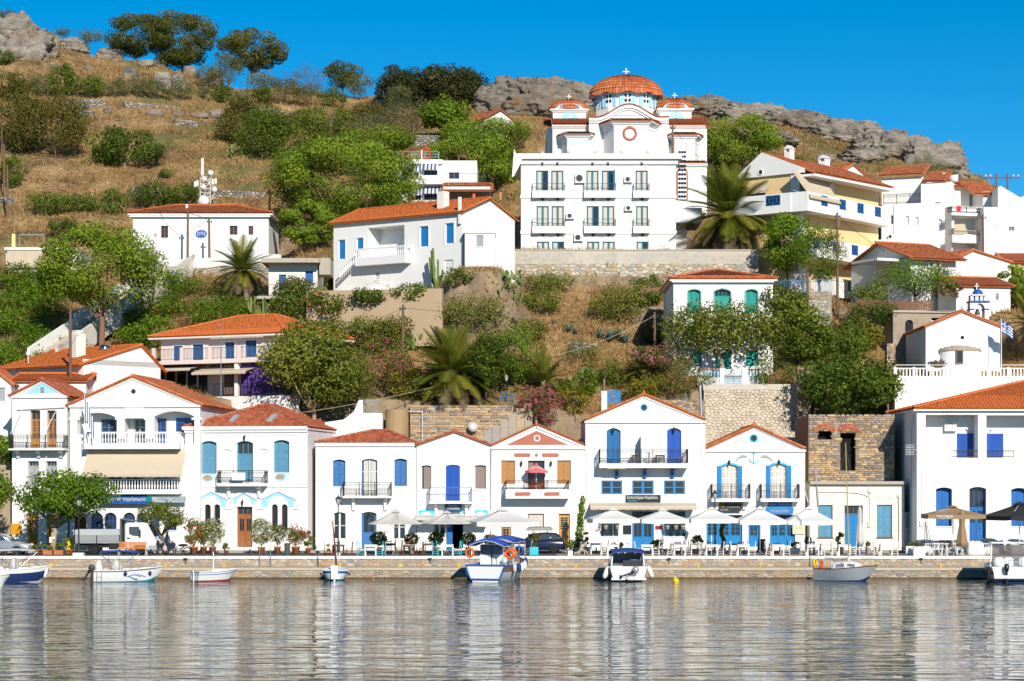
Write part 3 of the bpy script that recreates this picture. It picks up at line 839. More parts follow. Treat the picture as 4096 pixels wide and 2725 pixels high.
def railing(par,pts,z,h,style='iron',m=IRON,name='railing',step=None):
 """guard along a plan polyline (local x,y) standing at height z"""
 mb=MB();segs=list(zip(pts[:-1],pts[1:]))
 for(ax,ay),(bx,by)in segs:
  L=math.hypot(bx-ax,by-ay)
  if L<.05:continue
  q=lambda t,zz:(ax+(bx-ax)*t,ay+(by-ay)*t,z+zz)
  if style=='baluster':
   n=max(2,round(L/.21));bm=baluster_mesh(h-.14,m)
   for i in range(n):inst('baluster',bm,par,q((i+.5)/n,.06))
   for z0,z1,w in((0,.06,.07),(h-.08,h,.08)):
    mb.cyl(q(0,(z0+z1)/2),q(1,(z0+z1)/2),w,n=4)
  elif style=='bars':
   n=max(2,round(L/(step or .13)))
   for i in range(n+1):mb.cyl(q(i/n,0),q(i/n,h),.013,n=4)
   for zz,r in((.08,.016),(h,.026)):mb.cyl(q(0,zz),q(1,zz),r,n=4)
  elif style=='open':
   n=max(2,round(L/(step or 1.2)))
   for i in range(n+1):mb.cyl(q(i/n,0),q(i/n,h),.03,n=5)
   for zz in(.35*h,.68*h,h):mb.cyl(q(0,zz),q(1,zz),.022,n=5)
  else:
   n=max(2,round(L/.12))
   for i in range(n+1):mb.cyl(q(i/n,.06),q(i/n,h*.97),.011,n=4)
   for zz,r in((.07,.018),(.22*h,.012),(.72*h,.012),(h,.026)):mb.cyl(q(0,zz),q(1,zz),r,n=4)
   for i in range(n):
    c=q((i+.5)/n,h*.85);mb.torus(c,.045,.009,'y' if abs(by-ay)<abs(bx-ax)else 'x',6,3)
    mb.cyl(q(i/n,.1),q((i+1)/n,.2*h),.008,n=3);mb.cyl(q((i+1)/n,.1),q(i/n,.2*h),.008,n=3)
   np_=max(1,round(L/1.3))
   for i in range(np_+1):mb.box(*[c-.022 for c in q(i/np_,.022)[:2]],z,*[c+.022 for c in q(i/np_,0)[:2]],z+h+.03)
 return mb.obj(name,m,par)
def wall_lamp(s,x,y,m=IRON):
 u,z=s.l(x,y,-.15);mb=MB().box(u-.03,-.02,z-.1,u+.03,-.001,z+.25).cyl((u,-.01,z+.2),(u,-.16,z+.22),.014,n=5)
 mb.lathe([(.02,.17),(.11,.08),(.09,.06),(.055,-.16),(.02,-.2)],(u,-.16,z),6)
 mb.obj('wall_lamp',m,s.e)
# ------ waterfront row (picture left to right)
def pediment(h,y0,xa,ya,m=None,inset=None,rake=.11,out=.09):
 """raking mouldings and tympanum of a gable front; points in picture coordinates"""
 a=(0,h.zt);b=(h.w,h.zt);c=h.apex
 mb=MB()
 for p,q in((a,c),(b,c)):
  d=Vector((q[0]-p[0],q[1]-p[1])).normalized();n=Vector((-d.y,d.x));n=n if n.y<0 else-n
  P4=[p,q,(q[0]+n.x*rake,q[1]+n.y*rake-.04),(p[0]+n.x*rake,p[1]+n.y*rake)]
  mb.prism(P4 if p is a else P4[::-1],-out,-.003)
 mb.obj('raking_cornice',WHITE2,h.e)
 MB().box(-.06,-out-.05,h.zt-.16,h.w+.06,-.003,h.zt+.0).obj('cornice',WHITE2,h.e)
 if m:h.patch(inset,m,.02,'tympanum')
def oculus(h,x,y,r,ring=WHITE2,glass=GLASS):
 u,z=h.l(x,y);o=MB().torus((u,-.01,z),r,.055,'y',18,5).obj('round_window',ring,h.e,True)
 MB().lathe([(r*.98,0),(r*.98,.012)],(0,0,0),18).obj('pane',glass,o,loc=(u,-.004,z),rot=(math.pi/2,0,0))
def pipe(h,pts,r=.02,m=WHITE2,d=-.05,name='drain_pipe'):
 MB().tube([(h.l(*p)[0],d,h.l(*p)[1])for p in pts],r,5).obj(name,m,h.e)
def ac_unit(h,x0,y0,x1,y1,out=.32):
 u0,z0,u1,z1=h.rect(x0,y0,x1,y1,-out);o=MB().box(u0,-out,z0,u1,-.03,z1).obj('air_conditioner',PLAST,h.e)
 cx,cz,r=u0+(u1-u0)*.42,(z0+z1)/2,(z1-z0)*.38
 MB().torus((cx,-out-.004,cz),r,.018,'y',14,4).obj('fan_ring',GREY,o)
 MB().lathe([(r*.92,0),(r*.92,.008)],n=14).obj('fan',IRON,o,loc=(cx,-out-.002,cz),rot=(math.pi/2,0,0))
 MB().box(u0+.05,-out+.02,z0-.06,u0+.1,-.002,z0).box(u1-.1,-out+.02,z0-.06,u1-.05,-.002,z0).obj('bracket',STEEL,o)
h=House('townhouse','narrow white house with small light blue tympanum and rusty iron balcony',ZA,84,466,163.9,163.5,depth=11)
h.door(212,335,280,596,'doorpanel',WOOD,transom=.22,tn=2,panels=2,glaz=(.35,.97),grows=3,rec=.3)
h.door(328,335,394,594,'doorpanel',WOOD,transom=.22,tn=2,panels=2,glaz=(.35,.97),grows=3,rec=.3)
h.win(195,688,270,850,'panel',GREY,transom=.18,tn=3,panels=2,rec=.25)
h.win(322,688,396,850,'panel',GREY,transom=.18,tn=3,panels=2,rec=.25)
h.door(188,1052,266,1300,'doorpanel',OCHRE,panels=3,glaz=(.45,.95),grows=3,rec=.3)
h.door(322,1060,400,1300,'doorpanel',OCHRE,panels=3,glaz=(.45,.95),grows=3,rec=.3)
h.apex=h.l(296,128);h.body(232,h.apex)
pediment(h,232,0,0,LBLUE,[(160,222),(440,208),(296,146)])
h.patch([(282,215),(282,172),(308,172),(308,215)],mat('vent_grey',(.25,.24,.22),.8),.03,'vent')
h.gable_roof(h.apex,TILED,nt=60)
b=h.bal(58,447,600,612,506,1.0,'iron',(100,245,400),CREAMW)
pipe(h,[(120,330),(460,312)],.05,CREAMW,-.12,'awning_roll')
h.patch([(76,1200),(76,1124),(150,1124),(150,1200)],OCHRE,.04,'notice_panel')
for a,b_ in(((155,335),(72,500)),((398,330),(310,495)),((140,615),(108,835)),((332,615),(303,805))):
 u0,z0=h.l(*a);u1,z1=h.l(*b_,-.9);MB().cyl((u0,-.1,z0),(u1,-.9,z1),.022,n=5).obj('awning_arm',CREAMW,h.e)
pipe(h,[(455,320),(462,620),(460,800)],.03)
h=House('townhouse','wide white gabled house with arched loggia, white balustrades and beige awning',ZA,486,1394,163.55,162.8,depth=13)
W=h.w
h.win(538,350,814,574,'back',WHITE,arch=.13,rec=1.2,sill=False,name='loggia_bay',frame=WHITE,fw=.01)
h.win(870,384,1014,574,'back',WHITE,rec=1.2,sill=False,name='loggia_bay',frame=WHITE,fw=.01)
h.win(1074,340,1354,574,'back',WHITE,arch=.13,rec=1.2,sill=False,name='loggia_bay',frame=WHITE,fw=.01)
h.win(640,640,1240,890,'back',WHITE,rec=.9,sill=False,name='loggia_bay',frame=WHITE,fw=.01)
h.win(515,1075,600,1180,'doorpanel',DWOOD,panels=2,rec=.3)
for x0 in(634,728,858,950):
 h.win(x0,1046,x0+84,1166,'glass',ROYAL,nx=3,nz=2,arch=.42,rec=.22,bars=ROYAL)
h.door(1040,1046,1112,1300,'doorpanel',ROYAL,panels=3,glaz=(.4,.95),grows=3,rec=.25,arch=.42)
h.win(1150,1046,1230,1170,'glass',ROYAL,nx=3,nz=3,arch=.42,rec=.22)
h.apex=h.l(926,104);h.body(298,h.apex)
def back(h,x0,y0,x1,y1,d,wins):
 """rear wall of a loggia with its windows"""
 u0,z0,u1,z1=h.rect(x0,y0,x1,y1);MB().box(u0+.02,d,z0,u1-.02,d+.1,z1).obj('loggia_wall',WHITE,h.e)
 for a,b_,c,e_,m in wins:
  u0,z0,u1,z1=h.rect(a,b_,c,e_,d);w=MB()
  for k in range(3):x=u0+(u1-u0)*k/2;w.box(x-.05,d-.05,z0,x+.05,d-.001,z1)
  for k in range(4):zz=z0+(z1-z0)*k/3;w.box(u0,d-.04,zz-.035,u1,d-.002,zz+.035)
  o=w.obj('window',m,h.e);MB().box(u0,d-.018,z0,u1,d-.003,z1).obj('pane',GLASS,o)
back(h,538,350,814,574,1.2,[(712,400,812,560,SLATEB)])
back(h,870,384,1014,574,1.2,[(942,398,1010,560,GREY)])
back(h,1074,340,1354,574,1.2,[(1088,395,1156,570,ROYAL),(1232,392,1352,482,ROYAL)])
back(h,640,640,1240,890,.9,[(890,790,985,885,ROYAL),(1080,790,1190,885,ROYAL),(760,790,840,885,ROYAL)])
pediment(h,298,0,0)
oculus(h,930,203,.22,WHITE2)
h.gable_roof(h.apex,TILES,nt=200)
h.band(520,500,582,574,.05,WHITE2,'parapet')
h.bal(582,1245,572,603,486,.95,'baluster',(),WHITE2,WHITE2)
h.bal(690,1250,893,918,814,.95,'baluster',(),WHITE2,WHITE2)
h.awning(572,1266,612,782,1.5,BEIGE,.18)
for x in(520,840,1040,1372):h.band(x-36,385,x+38,400,.07,WHITE2,'capital')
h.sign(870,316,1000,390,PAPER,[('ΛΙΜΕΝΙΚΟ ΣΩΜΑ',.5,.86,.55,.1,LBLUE),('HELLENIC COAST GUARD',.5,.70,.8,.12,LBLUE),('Ψ',.5,.46,.12,.26,LBLUE),('ΛΙΜΕΝΙΚΟΣ ΣΤΑΘΜΟΣ ΕΥΔΗΛΟΥ',.5,.2,.8,.09,LBLUE),('PORT STATION OF EVDILOS',.5,.08,.7,.08,LBLUE)],.2)
SIGNB=mat('sign_blue',(.015,.10,.36),.4,.02)
h.sign(700,923,1026,985,SIGNB,[('ελληνικά ταχυδρομεία',.53,.5,.88,.5,PAPER)],.6)
h.sign(1030,930,1296,976,mat('sign_grey',(.42,.44,.45),.4,.02),[('ΕΘΝΙΚΗ ΤΡΑΠΕΖΑ',.62,.5,.72,.62,mat('sign_teal',(.0,.20,.24),.4,.02))],.6)
MB().lathe([(.24,0),(.24,.03)],n=16).obj('bank_emblem',MATS['sign_teal'],h.e,loc=(h.l(1052,953)[0],-.62,h.l(1052,953)[1]),rot=(math.pi/2,0,0))
MB().cyl((h.l(1492,200)[0],2.4,h.zt),(h.l(1492,200)[0],2.4,h.zt+6.2),.05,.02,n=6).obj('antenna_mast',STEEL,h.e)
h=House('townhouse','white house with faded blue shutters and light blue gabled panels over arched windows',ZB,84,1038,163.55,162.45,depth=14)
NT=(.09,.04,WHITE2)
h.win(206,420,326,678,'louvre',FADED,arch=.14,rec=.25,panels=2)
h.win(774,412,896,668,'louvre',FADED,arch=.14,rec=.25,panels=2)
h.door(484,420,612,740,'louvre',FADED,arch=.14,rec=.25,panels=3,transom=.30,tn=3,name='door')
for x0,y0 in((372,486),(660,481)):h.win(x0,y0,x0+66,y0+168,'back',WHITE,arch=.2,rec=.1,sill=False,name='niche',frame=WHITE,fw=.01)
for x0 in(232,306,758,835):h.win(x0,916,x0+48,1125,'grille',DWOOD,arch=.5,rec=.22)
h.door(485,935,606,1254,'doorpanel',mat('chestnut_door',(.30,.12,.045),.5,.14,4),panels=4,transom=.17,tn=3,rec=.28,glaz=(.5,.88),grows=1)
h.body(372,None)
for x0,y0 in((372,486),(660,481)):
 u0,z0,u1,z1=h.rect(x0,y0,x0+66,y0+168);MB().box(u0,.1,z0,u1,.12,z1).obj('niche_back',WHITE,h.e)
zt2=h.l(0,312)[1]
MB().box(0,.002,h.zt,h.w,13.9,zt2-.12).obj('upper_wall',WHITE,h.e)
h.band(62,308,1040,330,.28,WHITE2);h.band(76,330,1040,352,.16,WHITE2,'cornice')
h.band(84,352,1040,376,.04,WHITE2,'frieze');h.band(74,755,1040,782,.07,WHITE2,'string_course')
h.band(82,372,154,752,.05,WHITE,'pilaster');h.band(955,372,1038,752,.05,WHITE,'pilaster')
for(xa,ya),(x0,x1),y1 in(((288,822),(158,404),938),((810,820),(680,935),938),((538,828),(452,628),912)):
 hw=(x1-x0)/2;cx=(x0+x1)/2;ri=hw*.66
 top=lambda x:ya+(880-ya)*abs(x-xa)/hw
 poly=[(x0,y1),(x0,880),(xa,ya),(x1,880),(x1,y1)]
 arc=[(cx+ri*math.cos(t),y1-ri*1.1*math.sin(t))for t in[math.pi*k/12 for k in range(13)]]
 mb=MB()
 outer=[(x1,y1),(x1,880)]+[(xa+(x1-xa)*(1-k/4),880+(ya-880)*k/4)for k in range(1,5)]+[(xa+(x0-xa)*k/4,ya+(880-ya)*k/4)for k in range(1,5)]+[(x0,880),(x0,y1)]
 res=[outer[min(len(outer)-1,round(k*(len(outer)-1)/12))]for k in range(13)]
 for k in range(12):
  q=[h.l(*arc[k]),h.l(*res[k]),h.l(*res[k+1]),h.l(*arc[k+1])]
  if abs(q[0][0]-q[1][0])+abs(q[0][1]-q[1][1])>.01:mb.prism(q,-.02,-.001)
 mb.obj('blue_panel',LBLUE,h.e)
 mb=MB()
 for s_,xe in((-1,x0-16),(1,x1+16)):
  q=[h.l(xa,ya-4),h.l(xe,884),h.l(xe,862),h.l(xa,ya-28)];mb.prism(q,-.1,-.001)
 mb.obj('hood_mould',WHITE2,h.e)
 for xe in(x0-10,x1+10):
  if y1>920:h.band(xe-26,938,xe+26,954,.08,WHITE2,'impost')
b=h.bal(330,706,752,775,652,.95,'iron',(402,640),WHITE2,bh=.85)
MB().box(h.l(446,668,-.9)[0],-.925,h.l(446,728,-.9)[1],h.l(552,668,-.9)[0],-.91,h.l(446,668,-.9)[1]).obj('cloth_panel',PAPER,b)
wall_lamp(h,543,395);wall_lamp(h,527,905)
h.hip_roof(h.l(725,145,6)[1],h.l(715,145,6)[0],h.l(735,145,6)[0],5.2,9.,TILED,ov=.1,nt=280,ze=zt2-.04)
rf=[c for c in h.e.children if c.name.startswith('roof')][-1]
for x0,x1,y0,y1 in((424,515,236,274),(720,812,232,270)):
 u0,z0=h.l(x0,y1,1.2);u1,z1=h.l(x1-25,y0,2.2)
 o=MB().add([(u0,1.0,z0+.1),(u1,1.0,z0+.1),(u1+.15,2.2,z1+.22),(u0+.15,2.2,z1+.22),(u0,1.0,z0-.1),(u1,1.0,z0-.1),(u1+.15,2.2,z1),(u0+.15,2.2,z1)],[(0,1,2,3),(0,4,5,1),(1,5,6,2),(3,7,4,0),(2,6,7,3)]).obj('skylight',GREY,rf)
for(x0,x1,y0,y1)in((205,310,685,745),(772,886,680,735)):
 cx,cy=(x0+x1)/2,(y0+y1)/2;rp=random.Random(x0)
 h.patch([(cx+(x1-x0)/2*math.cos(t)*rp.uniform(.8,1.1),cy+(y1-y0)/2*math.sin(t)*rp.uniform(.75,1.15))for t in[math.tau*k/14 for k in range(14)]],LBLUE,.004,'old_paint_patch')
 h.patch([(cx-4+(x1-x0)/2.8*math.cos(t)*rp.uniform(.75,1.15),cy-6+(y1-y0)/2.4*math.sin(t)*rp.uniform(.7,1.1))for t in[math.tau*k/12 for k in range(12)]],mat('bare_render',(.36,.28,.20),.95,.15,4),.007,'bare_patch')
MB().box(h.l(450,1254)[0],-.7,.0,h.l(604,1254)[0],-.002,.2).box(h.l(436,1290)[0],-1.0,.0,h.l(616,1290)[0],-.7,.1).obj('step',MARBLE,h.e)
h=House('townhouse','low white house with worn dark blue shutters, old red hip roof and iron balcony',ZC,24,812,163.0,depth=10)
h.win(160,565,258,776,'panel',OLDBLUE,arch=.14,rec=.22,panels=2,sillm=WHITE2)
h.win(642,558,740,774,'panel',OLDBLUE,arch=.14,rec=.22,panels=2)
h.door(385,560,508,850,'glass',OLDBLUE,arch=.12,rec=.22,nx=2,nz=3,bars=WHITE2,curtain=[(.08,.4),(.6,.95)])
h.win(164,978,260,1190,'glass',WHITE2,arch=.14,rec=.22,nx=2,nz=2)
h.door(384,976,502,1262,'doorpanel',OLDBLUE,arch=.12,rec=.22,leaves=1,panels=2,glaz=(.45,.97),grows=1)
h.win(632,1000,726,1190,'glass',WHITE2,rec=.22,nx=2,nz=2)
h.body(470,None);h.band(24,436,806,462,.14,WHITE2,'cornice');MB().box(0,.002,h.zt,h.w,9.9,h.l(0,440)[1]).obj('upper_wall',WHITE,h.e)
h.hip_roof(h.l(540,346,4)[1],h.l(478,346,4)[0],h.l(588,346,4)[0],3.6,6.,TILED,ov=.02,nt=200,ze=h.l(0,440)[1]-.02)
h.bal(236,618,852,868,744,.95,'iron',(316,566),WHITE2,bh=.9)
wall_lamp(h,441,1000)
for x0,x1 in((534,560),(566,602)):h.patch([(x0,1130),(x0,1076),(x1,1076),(x1,1130)],PLAST,.12,'electric_meter')
MB().lathe([(.9,0),(.9,1.9),(.8,1.95)],n=18).obj('water_tank',mat('tan_tank',(.36,.25,.13),.5,.08),h.e,loc=(h.l(660,340,10.5)[0],11.0,h.l(660,370,11)[1]))
h=House('townhouse','white gabled house with royal blue shuttered balcony door and blue railing',ZC,816,1398,162.9,depth=10)
h.win(852,610,932,802,'glass',WHITE2,arch=.1,rec=.2,nx=1,nz=1,curtain=[(.2,1)],cmat=CURTB)
h.win(1270,608,1362,800,'glass',WHITE2,arch=.1,rec=.2,nx=1,nz=1,curtain=[(.05,.95)],cmat=CURTB)
h.door(1045,606,1156,890,'louvre',ROYAL,arch=.1,rec=.1,panels=2)
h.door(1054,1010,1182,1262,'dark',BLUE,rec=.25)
h.win(950,1050,1042,1180,'glass',WHITE2,rec=.15,nx=2,nz=1)
h.apex=h.l(1113,352);h.body(458,h.apex)
h.gable_roof(h.apex,TILED,ov=.08,nt=60)
MB().ell((h.apex[0],0,h.apex[1]+.12),.14,.14,.14).obj('finial',TERRA,h.e,True)
h.bal(912,1254,896,912,784,.95,'bars',(966,1205),WHITE2,mat('blue_railing',(.10,.16,.36),.5,.1),bh=.85)
h.sign(1036,912,1170,972,mat('sign_navy',(.015,.055,.13),.5,.03),[('οινομαγειρείο',.5,.74,.62,.22,PAPER),('Ο ΦΛΟΙΣΒΟΣ',.52,.36,.72,.26,PAPER)],.4)
for x0,x1,yc in((832,946,962),(1080,1196,962),(1272,1374,962)):
 arc=[(x0+(x1-x0)*(.5-.42*math.cos(math.pi*k/8)),1000-26*math.sin(math.pi*k/8))for k in range(9)];mb=MB()
 for k in range(8):mb.prism([h.l(*arc[k]),h.l(*arc[k+1]),h.l(arc[k+1][0],yc),h.l(arc[k][0],yc)],-.03,-.001)
 for p in((x0,arc[0][0]),(arc[8][0],x1)):mb.prism([h.l(p[0],1000),h.l(p[1],1000),h.l(p[1],yc),h.l(p[0],yc)],-.03,-.001)
 mb.obj('arch_panel',TURQ,h.e)
h.awning(800,1400,1000,1026,1.7,CLOTHG,.16)
MB().box(h.l(1054,1020)[0],-.08,0,h.l(1098,1020)[0],-.03,h.l(0,1040)[1]).obj('open_leaf',BLUE,h.e)
pipe(h,[(1394,470),(1394,960)],.03,GREY)
h=House('townhouse','white house with terracotta painted tympanum and honey coloured wooden shutters',ZD,126,876,162.9,depth=10)
h.win(206,573,314,758,'panel',WOOD,rec=.14,panels=3)
h.win(644,572,752,756,'panel',WOOD,rec=.14,panels=3)
h.door(416,574,546,806,'french',DWOOD,rec=.25,nx=2,nz=2,curtain=[(.0,.3)],cmat=CURTB)
h.win(414,990,542,1105,'glass',WOOD,rec=.16,nx=1,nz=1,curtain=[(.02,.98)])
h.door(656,990,744,1260,'doorpanel',mat('pine_door',(.55,.29,.08),.5,.12,4),rec=.2,leaves=1,panels=3,glaz=(.55,.92),grows=6)
h.door(205,1090,282,1300,'doorpanel',MATS['pine_door'],rec=.2,leaves=1,panels=3,glaz=(.5,.95),grows=4)
h.apex=h.l(481,300);h.body(468,h.apex)
pediment(h,0,0,0,TERRA,[(243,452),(732,450),(482,340)])
oculus(h,486,400,.2,WHITE2,GLASS)
h.gable_roof(h.apex,TILED,ov=.05,fo=-.15,nt=0,fine=False)
MB().lathe([(.1,0),(.14,.1),(.06,.18),(.12,.3),(.03,.42)],n=8).obj('finial',TERRA,h.e,True,loc=(h.apex[0],0,h.apex[1]+.02))
for x0,x1 in((304,438),(522,660)):h.patch([(x0,530),(x0+8,516),(x1-10,516),(x1,530),(x1-10,546),(x0+8,546)],TERRA,.02,'painted_panel')
u,z=h.l(481,531);MB().lathe([(.12,0),(.12,.02)],n=14).obj('painted_disc',TERRA,h.e,loc=(u,-.001,z),rot=(math.pi/2,0,0))
b=h.bal(240,738,800,872,728,1.15,'iron',(),WHITE2,mat('brown_iron',(.05,.03,.025),.6,.1))
for x0,x1 in((308,438),(538,666)):
 q=[h.l(x,y,-1.15)for x,y in((x0,836),(x0+10,822),(x1-10,820),(x1,834),(x1-10,850),(x0+10,852))];MB().prism(q,-1.165,-1.148).obj('painted_panel',TERRA,b)
wall_lamp(h,363,598);wall_lamp(h,595,598)
pipe(h,[(850,470),(850,960)],.03);pipe(h,[(128,470),(124,900)],.03,GREY)
h=House('townhouse','tall white restaurant house with wide iron balcony and blue square windows',ZE,82,1022,162.8,depth=11)
h.door(248,320,358,600,'panel',mat('petrol_blue_door',(.012,.13,.33),.5,.08),arch=.22,rec=.16,panels=4,transom=0)
h.door(722,318,833,600,'panel',ROYAL,arch=.22,rec=.16,panels=4)
for x0,x1 in((206,370),(448,617),(697,862)):h.win(x0,730,x1,838,'glass',BLUE2,rec=.12,nx=2,nz=2,bw=.05,fw=.1)
h.win(205,972,340,1168,'glass',BLUE2,rec=.2,nx=1,nz=1,fw=.07)
h.door(448,972,618,1262,'doorpanel',BLUE2,rec=.2,panels=2,transom=.28,tn=2,glaz=(.45,.97),grows=1)
h.win(700,972,865,1168,'glass',BLUE2,rec=.2,nx=1,nz=1,fw=.07)
h.apex=h.l(541,64);h.body(262,h.apex)
pediment(h,0,0,0)
oculus(h,541,158,.2,BLUE2)
h.gable_roof(h.apex,TILES,ov=.0,nt=160)
MB().lathe([(.1,0),(.12,.12),(.05,.2),(.09,.3),(.02,.4)],n=8).obj('finial',TERRA,h.e,True,loc=(h.apex[0],0,h.apex[1]+.02))
b=h.bal(192,890,596,632,484,1.25,'iron',(),WHITE2)
for xb in(326,545,761):
 ub,zb=h.l(xb,632);q=[(-.002,zb-.02),(-.9,zb-.02),(-.85,zb-.16),(-.35,zb-.3),(-.2,zb-.72),(-.002,zb-.78)]
 MB().prismx(q,ub-.11,ub+.11).obj('bracket',BLUE,b)
MB().box(h.l(508,400,0)[0],-1.1,h.l(0,600)[1],h.l(508,400,0)[0]+.06,-.01,h.l(0,390)[1]).obj('balcony_divider',GREY,b)
MB().box(h.l(1,1,0)[0]*0+h.l(255,633,-1.2)[0],-1.2,h.l(0,640,-1.2)[1],h.l(400,633,-1.2)[0],-1.1,h.l(0,632,-1.2)[1]).obj('light_strip',BEIGE,b)
h.sign(398,843,672,899,mat('sign_black',(.012,.014,.020),.5,.03),[('Εστιατόριο Κοράλλι',.48,.60,.88,.56,PAPER),('RESTAURANT',.2,.17,.25,.16,TURQ)],.1)
h.awning(120,958,905,936,1.3,BEIGE,.22)
h.patch([(376,1152),(376,1082),(442,1080),(442,1152)],MATS['sign_black'],.04,'menu_blackboard')
h.patch([(630,1112),(630,1085),(686,1085),(686,1112)],mat('sign_red',(.25,.015,.02),.5),.06,'red_sign')
u,z=h.l(171,1125);o=MB().lathe([(.2,0),(.2,.02)],n=18).obj('round_sign',PAPER,h.e,loc=(u,-.002,z),rot=(math.pi/2,0,0))
MB().prism([(u-.13,z+.09),(u,z-.13),(u+.13,z+.09)],-.03,-.022).obj('emblem',TERRA,h.e)
wall_lamp(h,300,335);wall_lamp(h,777,332)
pipe(h,[(95,262),(92,890)],.03);pipe(h,[(990,262),(1004,900)],.035)
MB().box(h.l(206,30,4)[0],3.6,h.zt,h.l(250,30,4)[0],4.4,h.l(0,30,4)[1]).obj('chimney',WHITE2,h.e)
MB().cyl((h.l(228,30,4)[0],4,h.l(0,30,4)[1]),(h.l(228,30,4)[0],4,h.l(0,-66,4)[1]),.13,n=10).obj('flue',mat('copper_flue',(.22,.13,.09),.4,.1,metal=.6),h.e)
MB().cyl((h.l(1000,250)[0]+.1,2,h.zt-.3),(h.l(998,-30)[0],2,h.l(0,-24)[1]),.11,n=10).obj('flue',STEEL,h.e)
h=House('townhouse','white gabled house with anchor and dolphin reliefs and two small iron balconies',ZE,1016,1804,163.0,depth=9)
for x0,x1,y0 in((1150,1274,604),(1534,1658,600)):
 h.door(x0,y0,x1,868,'glass',WHITE2,arch=.14,rec=.14,nx=4,nz=5,bw=.03,curtain=[(.04,.96)],trim=(.14,.05,TURQ),open=True,openm=BLUE2,ow=.30)
h.door(1030,1000,1312,1235,'doorpanel',BLUE2,rec=.2,leaves=3,panels=2,transom=.2,tn=4,glaz=(.42,.97),grows=3)
h.door(1360,1080,1446,1250,'doorpanel',BLUE2,rec=.2,leaves=1,panels=2,glaz=(.55,.97),grows=2)
h.door(1528,1000,1726,1240,'doorpanel',BLUE2,rec=.2,leaves=3,panels=2,transom=.2,tn=3,glaz=(.42,.97),grows=3)
h.apex=h.l(1407,312);h.body(488,h.apex)
pediment(h,0,0,0,rake=.06)
oculus(h,1401,399,.26,TURQ)
h.gable_roof(h.apex,TILES,ov=.0,nt=160)
MB().lathe([(.1,0),(.12,.12),(.05,.2),(.09,.3),(.02,.4)],n=8).obj('finial',TERRA,h.e,True,loc=(h.apex[0],0,h.apex[1]+.02))
for x0,x1,bx in((1072,1378,(1120,1335)),(1458,1764,(1505,1720))):h.bal(x0,x1,874,897,758,.95,'iron',bx,WHITE2,bh=.6)
u,z=h.l(1402,545);k=.26
MB().cyl((u,-.03,z-.42),(u,-.03,z+.36),.035,n=6).cyl((u-.16,-.03,z+.24),(u+.16,-.03,z+.24),.03,n=6).torus((u,-.03,z+.42),.06,.025,'y',10,5).tube([(u-.34,-.03,z-.14),(u-.28,-.03,z-.32),(u-.12,-.03,z-.42),(u,-.03,z-.45),(u+.12,-.03,z-.42),(u+.28,-.03,z-.32),(u+.34,-.03,z-.14)],.035,6).obj('anchor_relief',TURQ,h.e,True)
for sg,x in((-1,1303),(1,1503)):
 u,z=h.l(x,550);pr=[(-.55,-.28),(-.42,-.14),(-.2,.06),(.0,.2),(.06,.3),(.14,.22),(.34,.2),(.46,.12),(.62,.06),(.46,.02),(.3,0),(.12,-.02),(-.1,-.06),(-.34,-.2),(-.36,-.3),(-.46,-.26)]
 pr=[(u-sg*a*.85,z+b*.85)for a,b in pr]
 MB().prism(pr if sg<0 else pr[::-1],-.05,-.002).obj('dolphin_relief',GREY,h.e)
wall_lamp(h,1209,590);wall_lamp(h,1600,588)
h.sign(1128,905,1302,972,mat('sign_charcoal',(.03,.032,.04),.4,.02),[('ΤΕΧΝΙΚΟ ΓΡΑΦΕΙΟ',.66,.86,.62,.15,GREY),('ΚΩΝΣΤΑΝΤΙΝΟΣ Γ. ΣΠΑΝΟΣ',.66,.66,.62,.1,GREY),('ΑΡΧΙΤΕΚΤΩΝ ΜΗΧΑΝΙΚΟΣ',.66,.5,.6,.08,PAPER),('ΚΣ',.15,.72,.22,.42,YPLAST),('ΤΗΛ. 22750',.22,.24,.34,.09,PAPER),('e-mail: engineer',.26,.10,.42,.08,PAPER)],.3)
h.sign(1500,903,1710,996,mat('sign_sky',(.03,.19,.48),.35,.05,1),[('ikaria   holidays',.5,.84,.8,.19,PAPER),('ΕΙΣΙΤΗΡΙΑ  TICKETS',.5,.52,.56,.13,mat('sign_green',(.1,.55,.35),.5)),('HOTELS  RENT A CAR  CRUISES',.5,.34,.72,.07,PAPER),('ΑΕΡΟΠΟΡΙΚΑ ΑΚΤΟΠΛΟΙΚΑ',.5,.22,.6,.06,PAPER),('www.',.5,.1,.12,.06,ORANGE)],.3)
h.sign(1706,1082,1802,1150,mat('poster_sand',(.70,.58,.38),.6,.2,1.2),[('BLUE ISLAND',.5,.7,.6,.16,TURQ)],.12,name='poster_board')
pipe(h,[(1790,490),(1800,800),(1826,900)],.03)
h=House('stone_ruin','roofless ruin of brown stone with brick arches and an empty doorway',ZF,262,938,166.0,depth=8,zb=1.4,wall=mat('ruin_mortar',(.25,.19,.13),.95,.15,3,.3,12),cat='ruin')
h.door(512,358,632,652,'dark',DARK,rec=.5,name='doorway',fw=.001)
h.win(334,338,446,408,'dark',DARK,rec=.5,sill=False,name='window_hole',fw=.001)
h.body(222,None)
zlo=h.l(0,740)[1];rr=random.Random(21);holes=list(h.op)
cells=[[(a,b+zlo)for a,b in c]for c in row_cells(h.w,h.zt-zlo+.1,(.22,.75),(.10,.20),rr)]
stones(h.wallo,cells,STR,300,.012,.05,-.01,22,keep=lambda x,z:not any(o[0]-.1<x<o[2]+.1 and o[1]-.02<z<o[3]+.02 for o in holes))
BRK=mat('brick',rough=.9,var=.15,scale=6,ramp=[(0,(.36,.11,.06)),(.5,(.46,.16,.08)),(1,(.32,.10,.07))])
bm=MB().box(-.05,-.06,-.19,.05,.06,.19).mesh('brick',BRK)
